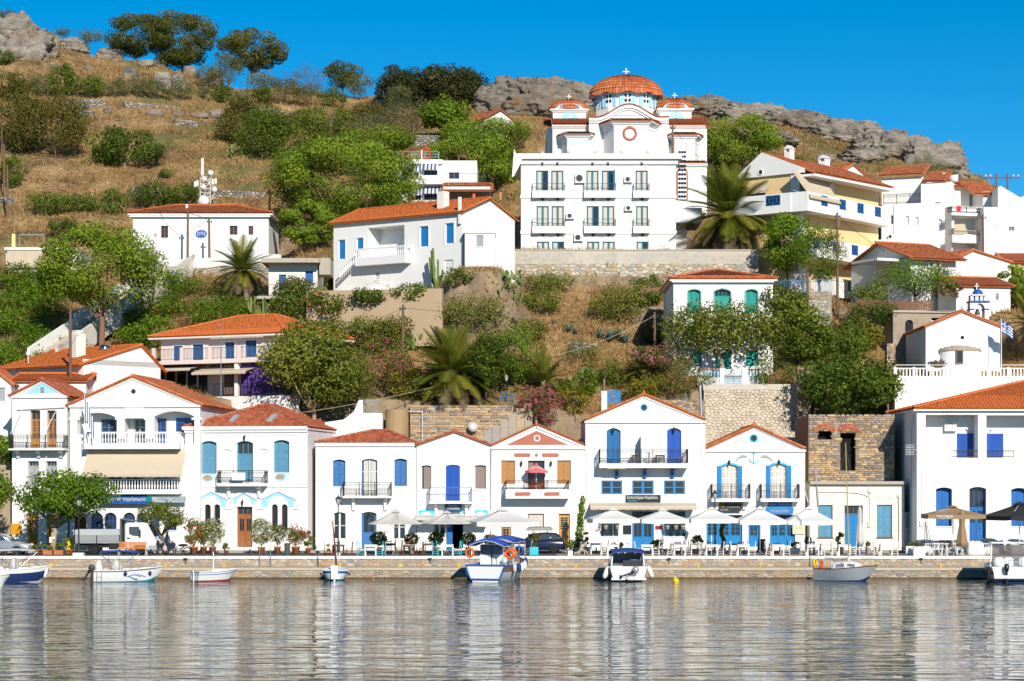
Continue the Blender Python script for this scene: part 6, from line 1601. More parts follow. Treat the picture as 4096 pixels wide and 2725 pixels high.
h=House('edge_shed','weathered concrete block building behind the street tree at far left',ZA,-300,82,165.5,zb=1.4,depth=2.3,wall=mat('shed_concrete',(.36,.28,.20),.95,.1,.8,.2,6,dirt=(.25,.19,.13),dirt_amt=.55,stretch=(.3,.3,2)),cat='shed')
h.body(715,None)
# ------ long stair on the left
def stairway():
 A,B=P(170,1440,182),P(726,1062,204.5);t=thing('stairway','long white parapeted stair climbing the slope behind the big pine','stairs',A)
 d=B-A;dirh=Vector((d.x,d.y,0)).normalized();side=Vector((dirh.y,-dirh.x,0));w=1.3;n=40
 for s_,nm in((-1,'parapet'),(1,'parapet')):
  mb=MB()
  for seg,(t0,t1,dz)in enumerate(((0,.30,0),(.30,.62,.3),(.62,1,.0))):
   p,q=d*t0,d*t1;o=side*(w*s_);th=side*.12
   up0,up1=Vector((0,0,1.0+dz)),Vector((0,0,1.0+dz));dn=Vector((0,0,-.9))
   mb.add([p+o-th+dn,q+o-th+dn,q+o+th+dn,p+o+th+dn,p+o-th+up0,q+o-th+up1,q+o+th+up1,p+o+th+up0],[(0,3,2,1),(4,5,6,7),(0,1,5,4),(1,2,6,5),(2,3,7,6),(3,0,4,7)])
  mb.obj(nm,WHITE if s_<0 else mat('weathered_white',(.62,.58,.52),.9,.12,1,dirt=(.34,.28,.22),dirt_amt=.5),t)
 for k in range(n):
  p=d*((k+.5)/n);mb=MB();hl=d.length/n*.5;q=[p+dirh*a+side*b_ for a,b_ in((-hl,-w+.13),(hl,-w+.13),(hl,w-.13),(-hl,w-.13))]
  mb.add([v+Vector((0,0,-.7))for v in q]+[v+Vector((0,0,.0))for v in q],[(4,5,6,7),(0,1,5,4),(1,2,6,5),(2,3,7,6),(3,0,4,7)]);mb.obj('step',CONC,t)
 for k in(.3,.62,.85):
  p=d*k;MB().box(p.x-.3,p.y-.3,p.z-7,p.x+.3,p.y+.3,p.z-.7).obj('support_pier',TANCONC,t)
stairway()
t,L,H_=retaining('road_wall','white road parapet over a low rubble wall beside the date palm',(X(728,204.5),204.5),(X(1110,200),200),Zs(1110,204),Zs(1075,204),STW,.5,.3,120,seed=41,cap=(.9,WHITE))
t,L,H_=retaining('concrete_wall','tan concrete retaining wall with creepers hanging over its top',(X(1225,188),188),(X(1768,185.5),185.5),Zs(1330,187),Zs(1160,187),None,1,1,0,back=TANCONC)
t,L,H_=retaining('garden_terrace_wall','brown dry stone wall with rendered base behind the low house roofs',(X(1640,175.3),175.3),(X(2052,175.3),175.3),Zs(1790,175.3),Zs(1622,175.3),STR,.45,.2,300,seed=43,rows_=((.25,.8),(.12,.24)),thick=.8)
t,L,H_=retaining('pale_rubble_wall','pale limewashed rubble wall behind the dolphin house',(X(2815,176.6),176.6),(X(3215,176.6),176.6),Zs(1850,176.6),Zs(1560,176.6),mat('limewashed_stone',rough=.95,var=.12,scale=2,bump=.5,bscale=6,ramp=[(0,(.54,.45,.34)),(.5,(.62,.53,.42)),(1,(.44,.35,.25))],dirt=(.62,.54,.43),dirt_amt=.42,dirt_scale=1.1),.36,.22,300,.003,.07,seed=44,back=mat('limewash',(.60,.51,.39),.95,.1,1,.3,6),cap=(.45,STW),thick=.9)
t,L,H_=retaining('side_rubble_wall','low wall of red brick course and stone right of the restaurant roof',(X(2640,176.3),176.3),(X(2822,176.3),176.3),Zs(1800,176.3),Zs(1600,176.3),STR,.4,.2,120,seed=45)
for i,(x0,x1,y0,y1,Y)in enumerate(((1153,1208,628,800,178.5),(928,1015,735,1000,175.2),(1490,1548,590,960,175.0))):
 a,b_=X(2600+x0*.6347,Y),X(2600+x1*.6347,Y);z0,z1=Zs(1000+y1*.6347,Y),Zs(1000+y0*.6347,Y)
 t=thing('stone_pillar',('slim stone pillar carrying a twin lantern','broad broken stone pier beside the fig tree','tall stone pier between fig tree and chapel terrace')[i],'pillar',(a,Y,z0));MB().box(.03,.03,-1,b_-a-.03,.9,z1-z0).obj('core',MATS['ruin_mortar'],t)
 stones(t,row_cells(b_-a,z1-z0,(.2,.55),(.1,.22),random.Random(i)),STR,80,.01,.04,0,50+i)
t=thing('garden_steps','rough pale stone steps climbing beside the pink oleander','steps',(X(1905,174.5),174.0,Zs(1775,174.5)))
for k in range(7):
 w=.62;MB().box(k*w,0,-1.5,(k+1)*w,1.1,.35+k*.42).obj('step',STW,t);
 MB().box(k*w+.02,-.3,-1.5,(k+1)*w,-.01,.6+k*.42).obj('side_wall',STW,t)
terrain()
def near(sx,sy,marks):return min(marks,key=lambda m:(m[0]-sx)**2+(1.6*(m[1]-sy))**2)[2]
HILL=((60,180,'the left crag'),(640,180,'the ridge pines'),(650,340,'the pale boulders'),(1010,280,'the airy pine'),(1372,340,'the round ridge tree'),(1735,390,'the dark thicket'),(1775,530,'the mulberry'),(1322,540,'the bush pole'),(820,780,'the telecom mast'),(500,620,'the sprawling fig'),(20,700,'the left pole group'),(800,960,'the oval sign'),(970,1130,'the stair palm'),(400,1150,'the big stair pine'),(150,1040,'the cream blinds'),(200,1480,'the broad orange roof'),(640,1230,'the white stair'),(1370,800,'the huge pine'),(1500,1260,'the tan wall'),(1800,1480,'the arching palm'),(2480,1240,'the big broom'),(2440,1370,'the agaves'),(2400,1600,'the copper flue'),(3200,560,'the rock band'),(3560,640,'the brown crag'),(3740,660,'the end cliff'),(2160,1640,'the bright oleander'),(2850,1350,'the teal shutters'),(240,380,'the olive row'),(2330,560,'the church turret'))
# ------ rocks
def rock_mat(name,stops,dirt):
 m=bpy.data.materials.new(name);m.use_nodes=True;n,l=m.node_tree.nodes,m.node_tree.links;b=n['Principled BSDF'];b.inputs['Roughness'].default_value=.95;b.inputs['Specular IOR Level'].default_value=.15
 c=_ramp(n,l,_noise(n,l,.55,7,(1,1,2.2),.7),stops)
 c=_mix(n,l,_ramp(n,l,_noise(n,l,.35,5),[(.56,0.0),(.66,1.0)]),c,dirt)
 l.new(c,b.inputs['Base Color']);bp=n.new('ShaderNodeBump');bp.inputs['Strength'].default_value=1.;bp.inputs['Distance'].default_value=.6
 l.new(_noise(n,l,1.6,8,(1,1,2.5),.7),bp.inputs['Height']);l.new(bp.outputs[0],b.inputs['Normal']);return m
ROCKG=rock_mat('grey_rock',[(.30,(.09,.08,.07)),(.42,(.23,.20,.17)),(.55,(.34,.29,.235)),(.7,(.45,.38,.30))],(.30,.19,.10))
ROCKP=rock_mat('pale_rock',[(.30,(.12,.105,.09)),(.42,(.30,.26,.22)),(.55,(.42,.37,.31)),(.7,(.54,.48,.41))],(.36,.25,.15))
def rock(sx,sy,wS,hS,label,m=ROCKG,dep=.8,nu=48,nv=26,name='rock_outcrop',group=None,seed=0,rough=.42,sink=.35,Y=None):
 p=hit(sx,sy)if Y is None else Vector((X(sx,Y),Y,ground(X(sx,Y),Y)))
 k=p.y/FPX;W,H=wS*k/2,hS*k;V=[];sd=seed*7.3+sx*.01
 for j in range(nv+1):
  ph=math.pi*j/nv
  for i in range(nu):
   th=math.tau*i/nu;d=Vector((math.sin(ph)*math.cos(th),math.sin(ph)*math.sin(th),math.cos(ph)))
   q=Vector((abs(d.x)**.75*(1 if d.x>0 else-1),abs(d.y)**.75*(1 if d.y>0 else-1),abs(d.z)**.8*(1 if d.z>0 else-1)))
   s=Vector((q.x*W,q.y*W*dep,q.z*H*.75));sc=2.4/max(min(W,H),.8)
   nz=noise.ridged_multi_fractal((s.x*sc*.5+sd,s.y*sc*.5,s.z*sc*.9+sd),1.0,2.1,4,.9,2.)*.32-.3
   cell=noise.noise((round(s.x*sc*.8)+sd,round(s.z*sc*1.3),round(s.y*sc*.8)))
   st=s.z*1.9+s.x*.35+noise.noise((s.x*.3,s.y*.3,sd))*2;fr=st-math.floor(st)
   f=1+rough*(nz+.45*cell+noise.noise((s.x*.4+sd,s.y*.4,s.z*.4))*.8+.30*(fr-.5)+noise.turbulence((s.x*.9,s.y*.9,s.z*1.6+sd),4,True)*.55-.3)
   V.append((s.x*f,s.y*f,s.z*f+H*(1-sink)*.35))
 F=[(j*nu+i,(j+1)*nu+i,(j+1)*nu+(i+1)%nu,j*nu+(i+1)%nu)for j in range(nv)for i in range(nu)]
 o=inst(name,mesh_np(name,V,F,m),None,p);return tagm(o,label,'rock',group)
for i,(sx,sy,w,h_,lb,m,dp)in enumerate(((70,235,240,165,'big pale crag at the left end of the ridge',ROCKP,.7),(175,215,130,90,'pale slab stepping down from the left crag',ROCKP,.7),(300,205,130,55,'pale broken ledge between crag and ridge pines',ROCKP,.7),(440,235,110,40,'low pale ledge below the ridge pines',ROCKP,.7),(2010,425,220,105,'grey stratified crag right of the dark rounded thicket',ROCKG,.6),(2180,440,340,125,'wide grey rock wall left of the church turret',ROCKG,.5),(2360,420,240,80,'grey rock shoulder right behind the church dome',ROCKP,.6),(1700,420,110,95,'tilted grey rock left of the dark rounded thicket',ROCKG,.7),(2790,450,280,62,'grey rock band right of the church dome',ROCKG,.6),(2990,485,300,66,'grey rock band above the pine by the church',ROCKP,.6),(3180,515,300,62,'grey rock band above the chimneys',ROCKG,.6),(3370,560,320,74,'brown grey rock band above the white apartments',ROCKP,.6),(3560,618,300,92,'brown crag rising toward the end of the ridge',ROCKP,.6),(3730,672,240,112,'steep pale brown cliff ending the ridge',ROCKP,.6),(3820,700,120,70,'low broken rocks at the foot of the end cliff',ROCKP,.7),(3450,640,200,40,'low brown ledge under the crag',ROCKP,.6),(3080,570,220,40,'low grey ledge on the dry slope behind the chimneys',ROCKG,.6))):
 rock(sx,sy,w,h_,lb,m,dp,96,48,seed=i)
GB_='grey boulders lying on the upper slope'
for i,(sx,sy,w,h_)in enumerate(((521,315,62,52),(650,350,75,62),(712,350,70,52),(640,265,60,26),(585,262,70,24),(762,305,60,42),(860,335,60,50),(1695,430,70,36),(620,465,80,24),(710,468,60,20),(800,470,80,18),(868,472,56,32),(355,280,40,16),(210,275,26,20),(230,280,28,14),(430,448,36,20),(3150,660,60,26),(3300,640,80,26),(3450,640,60,22),(3640,700,90,34),(3060,560,70,26),(2960,545,60,20),(1520,415,60,30),(1800,440,50,26))):
 rock(sx,sy,w,h_,('flat ' if w>2.4*h_ else 'large ' if w>65 else 'small ')+'grey weathered boulder by '+near(sx,sy,HILL),ROCKP if i%3 else ROCKG,.8,22,12,'boulder',GB_,40+i,.3)
def field_wall(x0,y0,x1,y1,hm,lb,m=STH,n=60):
 a,b_=hit(x0,y0),hit(x1,y1);L=(b_-a).to_2d().length;t=thing('dry_stone_wall',lb,'wall',(a.x,a.y,min(a.z,b_.z)-.1),math.atan2(b_.y-a.y,b_.x-a.x))
 MB().box(0,.1,-1.2,L,.7,hm*.9).obj('core',mat('wall_core',(.16,.14,.12),.95,.2),t)
 stones(t,voronoi_cells(L,hm,.42,.26,random.Random(int(x0)),.45),m,n,.02,.1,0,int(x0))
for w in((262,428,425,426,1.0,'short dry stone terrace wall below the olive row'),(500,438,720,440,1.0,'dry stone terrace wall below the middle olives'),(992,455,1330,458,1.1,'long dry stone terrace wall on the hill crest'),(520,790,660,785,1.0,'dry stone wall left of the telecom mast'),(850,795,1060,790,1.0,'dry stone wall right of the telecom mast'),(0,822,60,818,.9,'short dry stone wall at the left edge'),(700,502,790,510,.8,'fallen dry stone wall on the brown slope'),(320,462,372,465,.8,'small tumbled wall below the olives'),(1640,590,1760,585,1.5,'pale stone terrace wall by the mulberry trunk'),(2300,1440,2620,1425,1.6,'brown dry stone wall below the agaves'),(3560,1225,3700,1228,.8,'low stone wall under the wooden fence')):field_wall(*w)
# ------ foliage
def leafmat(name,a,b,c,transl=.40):return mat(name,rough=.6,var=.10,scale=.8,ramp=[(0,a),(.5,b),(1,c)],transl=transl,spec=.25)
LM={'pine':leafmat('pine_needles',(.081,.139,.009),(.153,.233,.013),(.270,.342,.023),.2),'pined':leafmat('ridge_pine_needles',(.051,.067,.009),(.101,.112,.014),(.177,.161,.025),.2),'olive':leafmat('olive_leaves',(.083,.099,.030),(.150,.166,.057),(.255,.251,.104)),'fig':leafmat('dark_green_leaves',(.048,.089,.008),(.115,.173,.016),(.218,.284,.028)),'green':leafmat('fresh_green_leaves',(.061,.132,.007),(.132,.224,.013),(.243,.343,.022)),'plane':leafmat('plane_leaves',(.091,.120,.011),(.181,.216,.024),(.301,.324,.047)),'yellow':leafmat('yellow_green_leaves',(.127,.143,.012),(.230,.220,.020),(.368,.308,.030)),'broom':leafmat('broom_twigs',(.105,.123,.015),(.179,.207,.025),(.282,.275,.043)),'brown':leafmat('bronze_olive_leaves',(.086,.084,.014),(.141,.129,.023),(.221,.187,.038)),'mound':leafmat('dark_thicket_leaves',(.041,.047,.011),(.074,.077,.018),(.125,.117,.032)),'grey':leafmat('grey_twigs',(.13,.11,.085),(.20,.175,.14),(.27,.24,.19)),'dry':leafmat('dry_scrub',(.115,.061,.027),(.218,.116,.047),(.345,.209,.089)),'straw':leafmat('dry_grass',(.330,.190,.066),(.462,.291,.110),(.572,.403,.176)),'palm':leafmat('palm_fronds',(.088,.133,.011),(.186,.211,.023),(.332,.296,.041)),'palmdry':leafmat('dry_palm_fronds',(.17,.13,.065),(.25,.19,.10),(.32,.25,.14)),'cactus':leafmat('cactus_skin',(.07,.13,.025),(.13,.20,.045),(.20,.25,.07),.05),'agave':leafmat('agave_leaves',(.06,.11,.09),(.10,.16,.13),(.16,.21,.16),.05)}
PINK=leafmat('pink_blossom',(.55,.06,.14),(.70,.13,.24),(.80,.28,.38));MAG=leafmat('magenta_blossom',(.32,.02,.22),(.45,.05,.30),(.55,.14,.40))
REDB=leafmat('red_blossom',(.50,.02,.06),(.65,.04,.10),(.75,.10,.18));WHB=leafmat('white_blossom',(.70,.66,.58),(.78,.75,.68),(.82,.80,.74));ORB=leafmat('orange_blossom',(.70,.12,.02),(.80,.20,.03),(.85,.32,.05));PPB=leafmat('pale_pink_blossom',(.70,.42,.42),(.78,.55,.54),(.82,.68,.66))
BARK=mat('bark',(.16,.115,.08),.95,.2,4,.5,9,stretch=(3,3,.6));BARKP=mat('pale_bark',(.36,.29,.21),.95,.2,4,.4,9,stretch=(3,3,.6));BARKR=mat('pine_bark',(.22,.12,.075),.95,.2,4,.5,9,stretch=(3,3,.6));BARKG=mat('grey_twig_bark',(.30,.27,.23),.95,.15)
def leafcloud(blobs,n,size,asp=.6,seed=1,out=1.1,needles=False,fill=.35):
 r=np.random.RandomState(seed);B=np.array(blobs,np.float32);wgt=(B[:,3]*B[:,5]+B[:,4]*B[:,5]);wgt/=wgt.sum()
 k=r.choice(len(B),n,p=wgt);d=r.normal(size=(n,3));d/=np.linalg.norm(d,axis=1)[:,None]
 rad=1-fill*r.rand(n)**1.5;rad*=1+r.normal(size=n)*.06
 C=B[k,:3]+d*B[k,3:6]*rad[:,None]
 nr=d*out+r.normal(size=(n,3))*.6+np.array([0,0,.25]);nr/=np.linalg.norm(nr,axis=1)[:,None]
 if needles:
  ax=d+r.normal(size=(n,3))*.45+np.array([0,0,.35])
  t=ax/np.linalg.norm(ax,axis=1)[:,None];s=np.cross(t,r.normal(size=(n,3)))
 else:
  t=np.cross(nr,r.normal(size=(n,3)));t/=np.linalg.norm(t,axis=1)[:,None]+1e-6;s=np.cross(nr,t)
 s/=np.linalg.norm(s,axis=1)[:,None]+1e-6
 sz=size*(.6+.8*r.rand(n))[:,None];a=t*sz*.5;b=s*sz*.5*asp
 V=np.stack([C-a,C-a*.1+b,C+a,C-a*.1-b],1).reshape(-1,3);Q=np.arange(n*4).reshape(-1,4)
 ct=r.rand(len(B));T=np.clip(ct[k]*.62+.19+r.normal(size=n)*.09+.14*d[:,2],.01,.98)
 return V,Q,T
def blobset(W,D,z0,z1,nb,rnd,br=(.16,.28),top=1.,flat=.8,spread=1.):
 """lobes filling an uneven ellipsoid crown"""
 out=[];zc=(z0+z1)/2;hh=(z1-z0)/2
 for i in range(nb):
  while True:
   v=Vector((rnd.uniform(-1,1),rnd.uniform(-1,1),rnd.uniform(-1,1)))
   if .25<v.length<1:break
  v=v.normalized()*(v.length**.45);s=rnd.uniform(*br)
  rr=s*W;f=max(.05,1-s*1.25)
  out.append((v.x*W/2*f*spread,v.y*D/2*f,zc+v.z*(hh-rr*flat*.7 if hh>rr*flat*.7 else hh*.3),rr,rr,rr*flat))
 return out
def trunk_mesh(H,r,blobs,rnd,m,lean=(0,0),nl=6,z0=-.5,fork=.55):
 mb=MB();top=Vector((lean[0],lean[1],H))
 pts=[Vector((lean[0]*t*t+rnd.uniform(-.06,.06)*(t>0),lean[1]*t*t,z0+(H-z0)*t))for t in(0,.25,.5,.75,1)]
 mb.tube(pts,r,8,r*.55)
 bs=sorted(blobs,key=lambda b:-b[3])[:nl]if nl else[]
 for b in bs:
  s=pts[3]if rnd.random()<.5 else pts[4];e=Vector(b[:3]);mid=(s+e)/2+Vector((rnd.uniform(-.2,.2),0,-.12*(e-s).length));mb.tube([s,mid,e],r*.45,6,r*.14)
 return mb.mesh('trunk',m,True)
def plant(sp,sx,sy,wS,hS,label,cat='tree',group=None,name=None,Y=None,z=None,tf=.12,nb=None,dens=150,leaf=.2,asp=.6,bark=BARK,tr=None,flowers=None,D=None,br=(.10,.25),needles=False,flat=.8,lean=(0,0),nl=6,seed=None,fill=.35,loc=None,trunk=True):
 p=Vector(loc)if loc is not None else(hit(sx,sy)if Y is None else Vector((X(sx,Y),Y,Zs(sy,Y)if z is None else z)))
 k=p.y/FPX;W,H=wS*k*1.16,hS*k*1.10;seed=abs(int(sx*7+sy))if seed is None else seed;rnd=random.Random(seed)
 t=thing(name or cat.replace(' ','_'),label,cat,p,0,group)
 bl=blobset(W,D or W*.85,H*tf,H,nb or max(9,min(60,int(W*H*1.5)+9)),rnd,br,flat=flat)
 n=int(dens*W*max(H*(1-tf),.4)*(1.15 if needles else 1))+120
 V,Q,T=leafcloud(bl,n,leaf,asp,seed%9999,needles=needles,fill=fill)
 inst('crown',mesh_np('crown',V,Q,LM[sp],T),t)
 if trunk:inst('trunk',trunk_mesh(H*max(tf,.12)+.3,tr or max(.05,.022*H+.03),bl,rnd,bark,lean,nl),t)
 if flowers:
  fm,fn,fs=flowers[:3];fb=bl if len(flowers)<4 else rnd.sample(bl,max(2,int(len(bl)*flowers[3])))
  V,Q,T=leafcloud(fb,int(fn*W*H),fs,.9,seed%9999+1,out=1.0,fill=.12);o=inst('blossoms',mesh_np('blossoms',V,Q,fm,T),t);o['kind']='stuff'
 return t
PN=dict(cat='pine tree',name='pine_tree',leaf=.24,asp=.45,bark=BARKR,dens=330,br=(.08,.15),flat=.66,fill=.16)
plant('pined',545,232,235,165,'dark umbrella pine leaning left on the ridge crest',tf=.02,nb=60,**PN)
plant('pined',728,280,260,225,'tallest dark pine on the ridge crest',tf=.0,nb=80,**PN)
plant('pined',1008,320,255,185,'airy pine with bare lower branches on the ridge',tf=.16,nb=50,**PN)
plant('pine',408,1388,445,455,'big bright green pine standing over the white stair',tf=.30,nb=130,tr=.30,Y=185.5,**{**PN,'br':(.075,.13)})
plant('pine',1372,930,560,350,'huge bright pine above the villa roof',tf=.10,nb=130,**{**PN,'br':(.06,.11)})
plant('pine',1235,1010,220,190,'lower dark pine behind the villa corner',tf=.1,nb=40,**PN)
plant('pine',1512,655,275,135,'flat topped pine above the huge one',tf=.3,nb=50,**PN)
plant('pine',1895,815,380,265,'spreading pine right of the hotel letters',tf=.12,nb=80,**{**PN,'br':(.07,.12)})
plant('pine',1945,610,330,125,'wide pine below the cream cottage',tf=.2,nb=56,**PN)
plant('pine',2960,705,300,225,'round pine right of the church',tf=.12,nb=70,**PN)
plant('pine',4075,1245,150,180,'yellow green pine at the right edge',tf=.1,nb=36,**PN)
plant('mound',1735,432,400,150,'wide dark rounded thicket on the ridge','thicket',name='thicket',tf=.0,nb=80,dens=300,leaf=.3,br=(.09,.14),trunk=False,D=7)
plant('pined',1372,375,140,125,'single round dark tree on the ridge right of grey bushes','tree',tf=.1,nb=30,dens=260,leaf=.28,asp=.3,needles=True)
plant('mound',1565,300,60,40,'small dark bush on the ridge left of the thicket','bush',tf=.1,trunk=False)
plant('green',1778,575,185,175,'bright green mulberry left of the cream cottage',tf=.22,nb=26,dens=200,leaf=.3,bark=BARK,tr=.3)
plant('plane',1255,1712,405,400,'plane tree with yellowish leaves right of the pink house',tf=.14,nb=46,dens=210,leaf=.26,bark=BARKP,tr=.22,Y=173.6)
plant('plane',2890,1478,430,245,'broad plane tree in front of the teal shutters',tf=.26,nb=52,dens=200,leaf=.25,bark=BARKP,Y=179.6,tr=.25,lean=(-.6,0))
plant('plane',3140,1450,220,290,'plane tree beside the wooden pole',tf=.05,nb=30,dens=200,leaf=.25,bark=BARKP,Y=181.5)
plant('fig',3240,1480,190,205,'dark leafy tree left of the twin lantern',tf=.05,nb=26,dens=180,leaf=.24)
plant('yellow',3425,1415,190,130,'yellow green bushy tree left of the storehouse',tf=.05,nb=22,dens=170,leaf=.22)
plant('plane',3320,1430,190,120,'dull green bush below the blue balcony panels','bush',tf=.02,dens=170)
plant('fig',3410,1668,400,255,'spreading fig tree growing above the stone ruin',tf=.04,nb=46,dens=190,leaf=.27,bark=BARKG,Y=174.2,br=(.1,.18))
plant('fig',3395,1480,150,190,'fig bush between the stone piers','bush',tf=.04,dens=170,Y=177.5)
plant('green',3150,1120,200,245,'dense green tree right of the orange fruited palm',Y=197.5,tf=.1,nb=28,dens=210,leaf=.24)
plant('green',3278,1165,190,245,'feathery green tree before the yellow apartments',Y=194.5,tf=.12,nb=30,dens=220,leaf=.2,asp=.4)
plant('green',3660,1222,290,170,'wide acacia beside the wooden fence',Y=190.2,tf=.2,nb=34,dens=220,leaf=.2,asp=.4,tr=.16,flat=.6)
plant('plane',3485,1240,160,110,'yellowish shrub by the blue door','bush',Y=190,tf=.05,dens=150)
plant('fig',3485,1310,210,95,'creeper mass under the wooden fence','creeper',Y=187.5,tf=.0,dens=170,trunk=False)
plant('plane',2850,818,210,140,'pale green tree between church window and big palm',tf=.1,dens=180,leaf=.2)
plant('green',2062,1555,200,240,'feathery acacia left of the small palm',tf=.08,nb=28,dens=220,leaf=.22,asp=.4)
plant('fig',1945,1605,220,240,'dark fig right of the big waterfront palm',tf=.05,nb=28,dens=200,leaf=.25)
plant('fig',500,672,280,145,'sprawling fig bush with bare grey branches on the slope','bush',tf=.02,nb=24,dens=150,leaf=.28,bark=BARKG,br=(.1,.17))
OL=dict(cat='oleander',name='oleander',leaf=.2,asp=.3,dens=170,tf=.06)
plant('fig',1528,1620,240,250,'pink oleander below the wooden pole left of the palm',flowers=(PINK,22,.16),Y=176.4,nb=26,**OL)
plant('fig',2160,1722,190,180,'bright pink oleander above the terracotta pediment',flowers=(PINK,70,.16),Y=174.6,nb=20,**OL)
plant('fig',2655,1510,220,120,'pink oleander behind the short garden palm',flowers=(PINK,50,.16),nb=18,**OL)
plant('fig',3100,1575,165,150,'round oleander with few pink flowers by the blue gate',flowers=(PINK,6,.14),Y=177.2,nb=18,**OL)
plant('broom',2760,1590,190,150,'grey green oleander left of the blue gate',flowers=(PINK,4,.14),Y=177.3,nb=18,**OL)
plant('fig',1190,1200,150,75,'magenta bougainvillea over the tan wall corner','bougainvillea',name='bougainvillea',tf=0,dens=150,flowers=(MAG,90,.16),trunk=False)
plant('fig',1305,1262,160,100,'trumpet creeper with orange flowers hanging over the tan wall','creeper',name='creeper',tf=0,dens=180,flowers=(ORB,9,.2,.5),trunk=False,Y=187.2,z=Zs(1262,187.2))
plant('fig',1180,1305,195,165,'dark hedge below the bougainvillea','bush',tf=.02,dens=180)
plant('fig',3800,1190,90,60,'pink flowering bush left of the belfry','bush',tf=0,dens=150,flowers=(PINK,50,.16),trunk=False,Y=188)
plant('fig',3750,1478,66,32,'small magenta bush on the chapel terrace','bush',tf=0,dens=200,flowers=(MAG,160,.12),trunk=False,Y=175.2,z=Zs(1474,175.2))
for sx,sy,w,h_,sp,lb in((1300,1158,125,110,'plane','lemon tree at the villa stair'),(1408,1182,110,95,'green','bright bush below the villa balcony'),(1582,1162,150,130,'fig','leafy garden tree before the villa windows'),(1692,1152,100,145,'plane','thin garden tree left of the columnar cactus'),(1828,1158,125,72,'fig','dark garden bush right of the columnar cactus'),(1525,1425,200,130,'broom','grey green shrub above the pink oleander'),(2480,1298,240,145,'broom','big broom bush on the golden slope'),(2165,1268,155,110,'plane','round green shrub left of the golden slope'),(2200,1172,200,75,'broom','low green shrubs at the foot of the rubble wall'),(2585,1255,130,145,'fig','wild fig left of the teal house'),(2590,1612,210,105,'yellow','yellow green bush above the restaurant roof'),(2300,1700,130,125,'yellow','vine left of the restaurant chimney'),(2240,1600,120,90,'fig','dark flower bed bush behind the pink oleander'),(2345,1590,120,95,'green','green bush left of the copper flue'),(2440,1560,120,80,'fig','dark bush right of the copper flue'),(1620,1700,140,130,'yellow','vine growing over the pergola poles'),(1700,1690,110,110,'plane','creeper on the brown garden wall'),(2620,1440,150,110,'brown','withered bush right of the slim pole'),(2750,1470,90,110,'plane','pale bush below the plane tree'),(2105,1370,180,90,'broom','grey green brush above the acacia'),(1890,1330,280,140,'broom','wide grey green brush left of the prickly pear')):
 plant(sp,sx,sy,w,h_,lb,'bush' if 'tree' not in lb else 'tree',tf=.02,dens=165,leaf=.19,fill=.5)
def many(sp,lst,label,group,cat='bush',sc=1.15,**kw):
 for(sx,sy,w,h_)in lst:plant(sp,sx,sy,w*sc,h_*sc,('large ' if w*h_>14000 else 'small ' if w*h_<4500 else '')+label+' by '+near(sx,sy,HILL),cat,group,**kw)
many('olive',[(155,392,84,74),(295,392,64,64),(465,396,82,64),(548,403,82,76),(614,400,84,70),(675,405,46,42),(725,408,82,82),(826,358,80,84),(913,362,100,124),(812,403,52,52),(970,414,62,46),(1045,372,115,70),(1140,428,105,100),(1235,428,105,80),(1440,402,95,90),(1460,560,170,90),(1610,570,155,140),(1590,484,95,115),(360,176,95,50),(245,150,62,30),(20,92,70,52),(1122,995,95,130),(1320,540,90,60)],'grey green olive bush on the terraced slope','olives on the terraces',tf=.12,leaf=.2,asp=.35,dens=190)
many('fig',[(243,398,100,118),(363,398,110,76),(882,413,84,62),(1050,423,80,62),(1326,428,95,60),(1069,636,150,175),(1242,614,150,155),(1375,576,95,124),(1050,645,185,170),(193,866,150,90),(340,856,145,68),(455,862,100,84),(600,840,140,90),(730,838,130,80),(255,966,96,78),(45,762,95,108),(665,716,58,30),(905,1036,155,124),(1020,1036,160,118),(25,262,60,48)],'dark green bush on the dry slope','dark bushes on the slope',tf=.03,dens=170)
many('brown',[(85,622,175,205),(222,634,215,220),(50,412,118,98),(960,495,100,90),(948,584,150,105),(1480,494,115,72),(1200,520,80,60),(718,1060,245,122),(1150,540,90,60)],'bronze green maquis bush on the slope','maquis bushes',tf=.02,dens=165,leaf=.22)
many('grey',[(1240,384,125,105),(1170,350,70,70),(1540,470,80,70),(1520,400,60,40),(880,250,40,46),(620,655,110,70),(840,1250,100,50),(2690,1490,80,100)],'bare grey twiggy shrub','grey twiggy shrubs',tf=.02,dens=110,leaf=.25,asp=.12,fill=.8)
many('green',[(50,1195,165,115),(150,1215,170,115),(240,1180,120,90),(60,1270,170,95),(180,1290,150,90),(40,1345,170,100),(120,1400,160,95),(190,1430,130,80),(60,1470,170,100),(640,1285,160,105),(620,1395,150,110),(710,1196,160,105),(520,1400,120,90),(560,1330,110,80),(20,1500,130,90),(150,1500,120,80),(870,1320,240,110)],'fresh green creeping bush on the gully slope','green bushes of the gully',tf=.0,dens=160,trunk=False)
many('broom',[(100,1330,150,70),(240,1350,120,70),(830,1196,110,60),(760,1260,130,70),(930,1260,130,70),(330,1470,130,80),(1640,1370,150,80),(1760,1420,160,80),(1850,1450,140,70),(1950,1390,150,80),(2320,1450,140,70),(2420,1500,160,60),(2560,1520,110,70),(1430,1360,150,70),(1340,1380,130,70),(3080,640,70,30),(3200,650,80,30),(3330,700,90,36),(3700,690,110,44),(3780,720,110,50),(3560,700,90,36),(2300,620,90,50)],'low grey green scrub bush','low scrub bushes',tf=.0,dens=130,leaf=.2,asp=.3,fill=.6,trunk=False)
for sx,sy,w,h_,sp,lb in((1330,1345,150,70,'broom','left'),(1450,1350,170,80,'plane','middle'),(1570,1340,150,70,'broom','right')):plant(sp,sx,sy,w,h_,'bush at the foot of the tan wall, %s of three'%lb,'bush',Y=184.5,tf=0,dens=160,trunk=False)
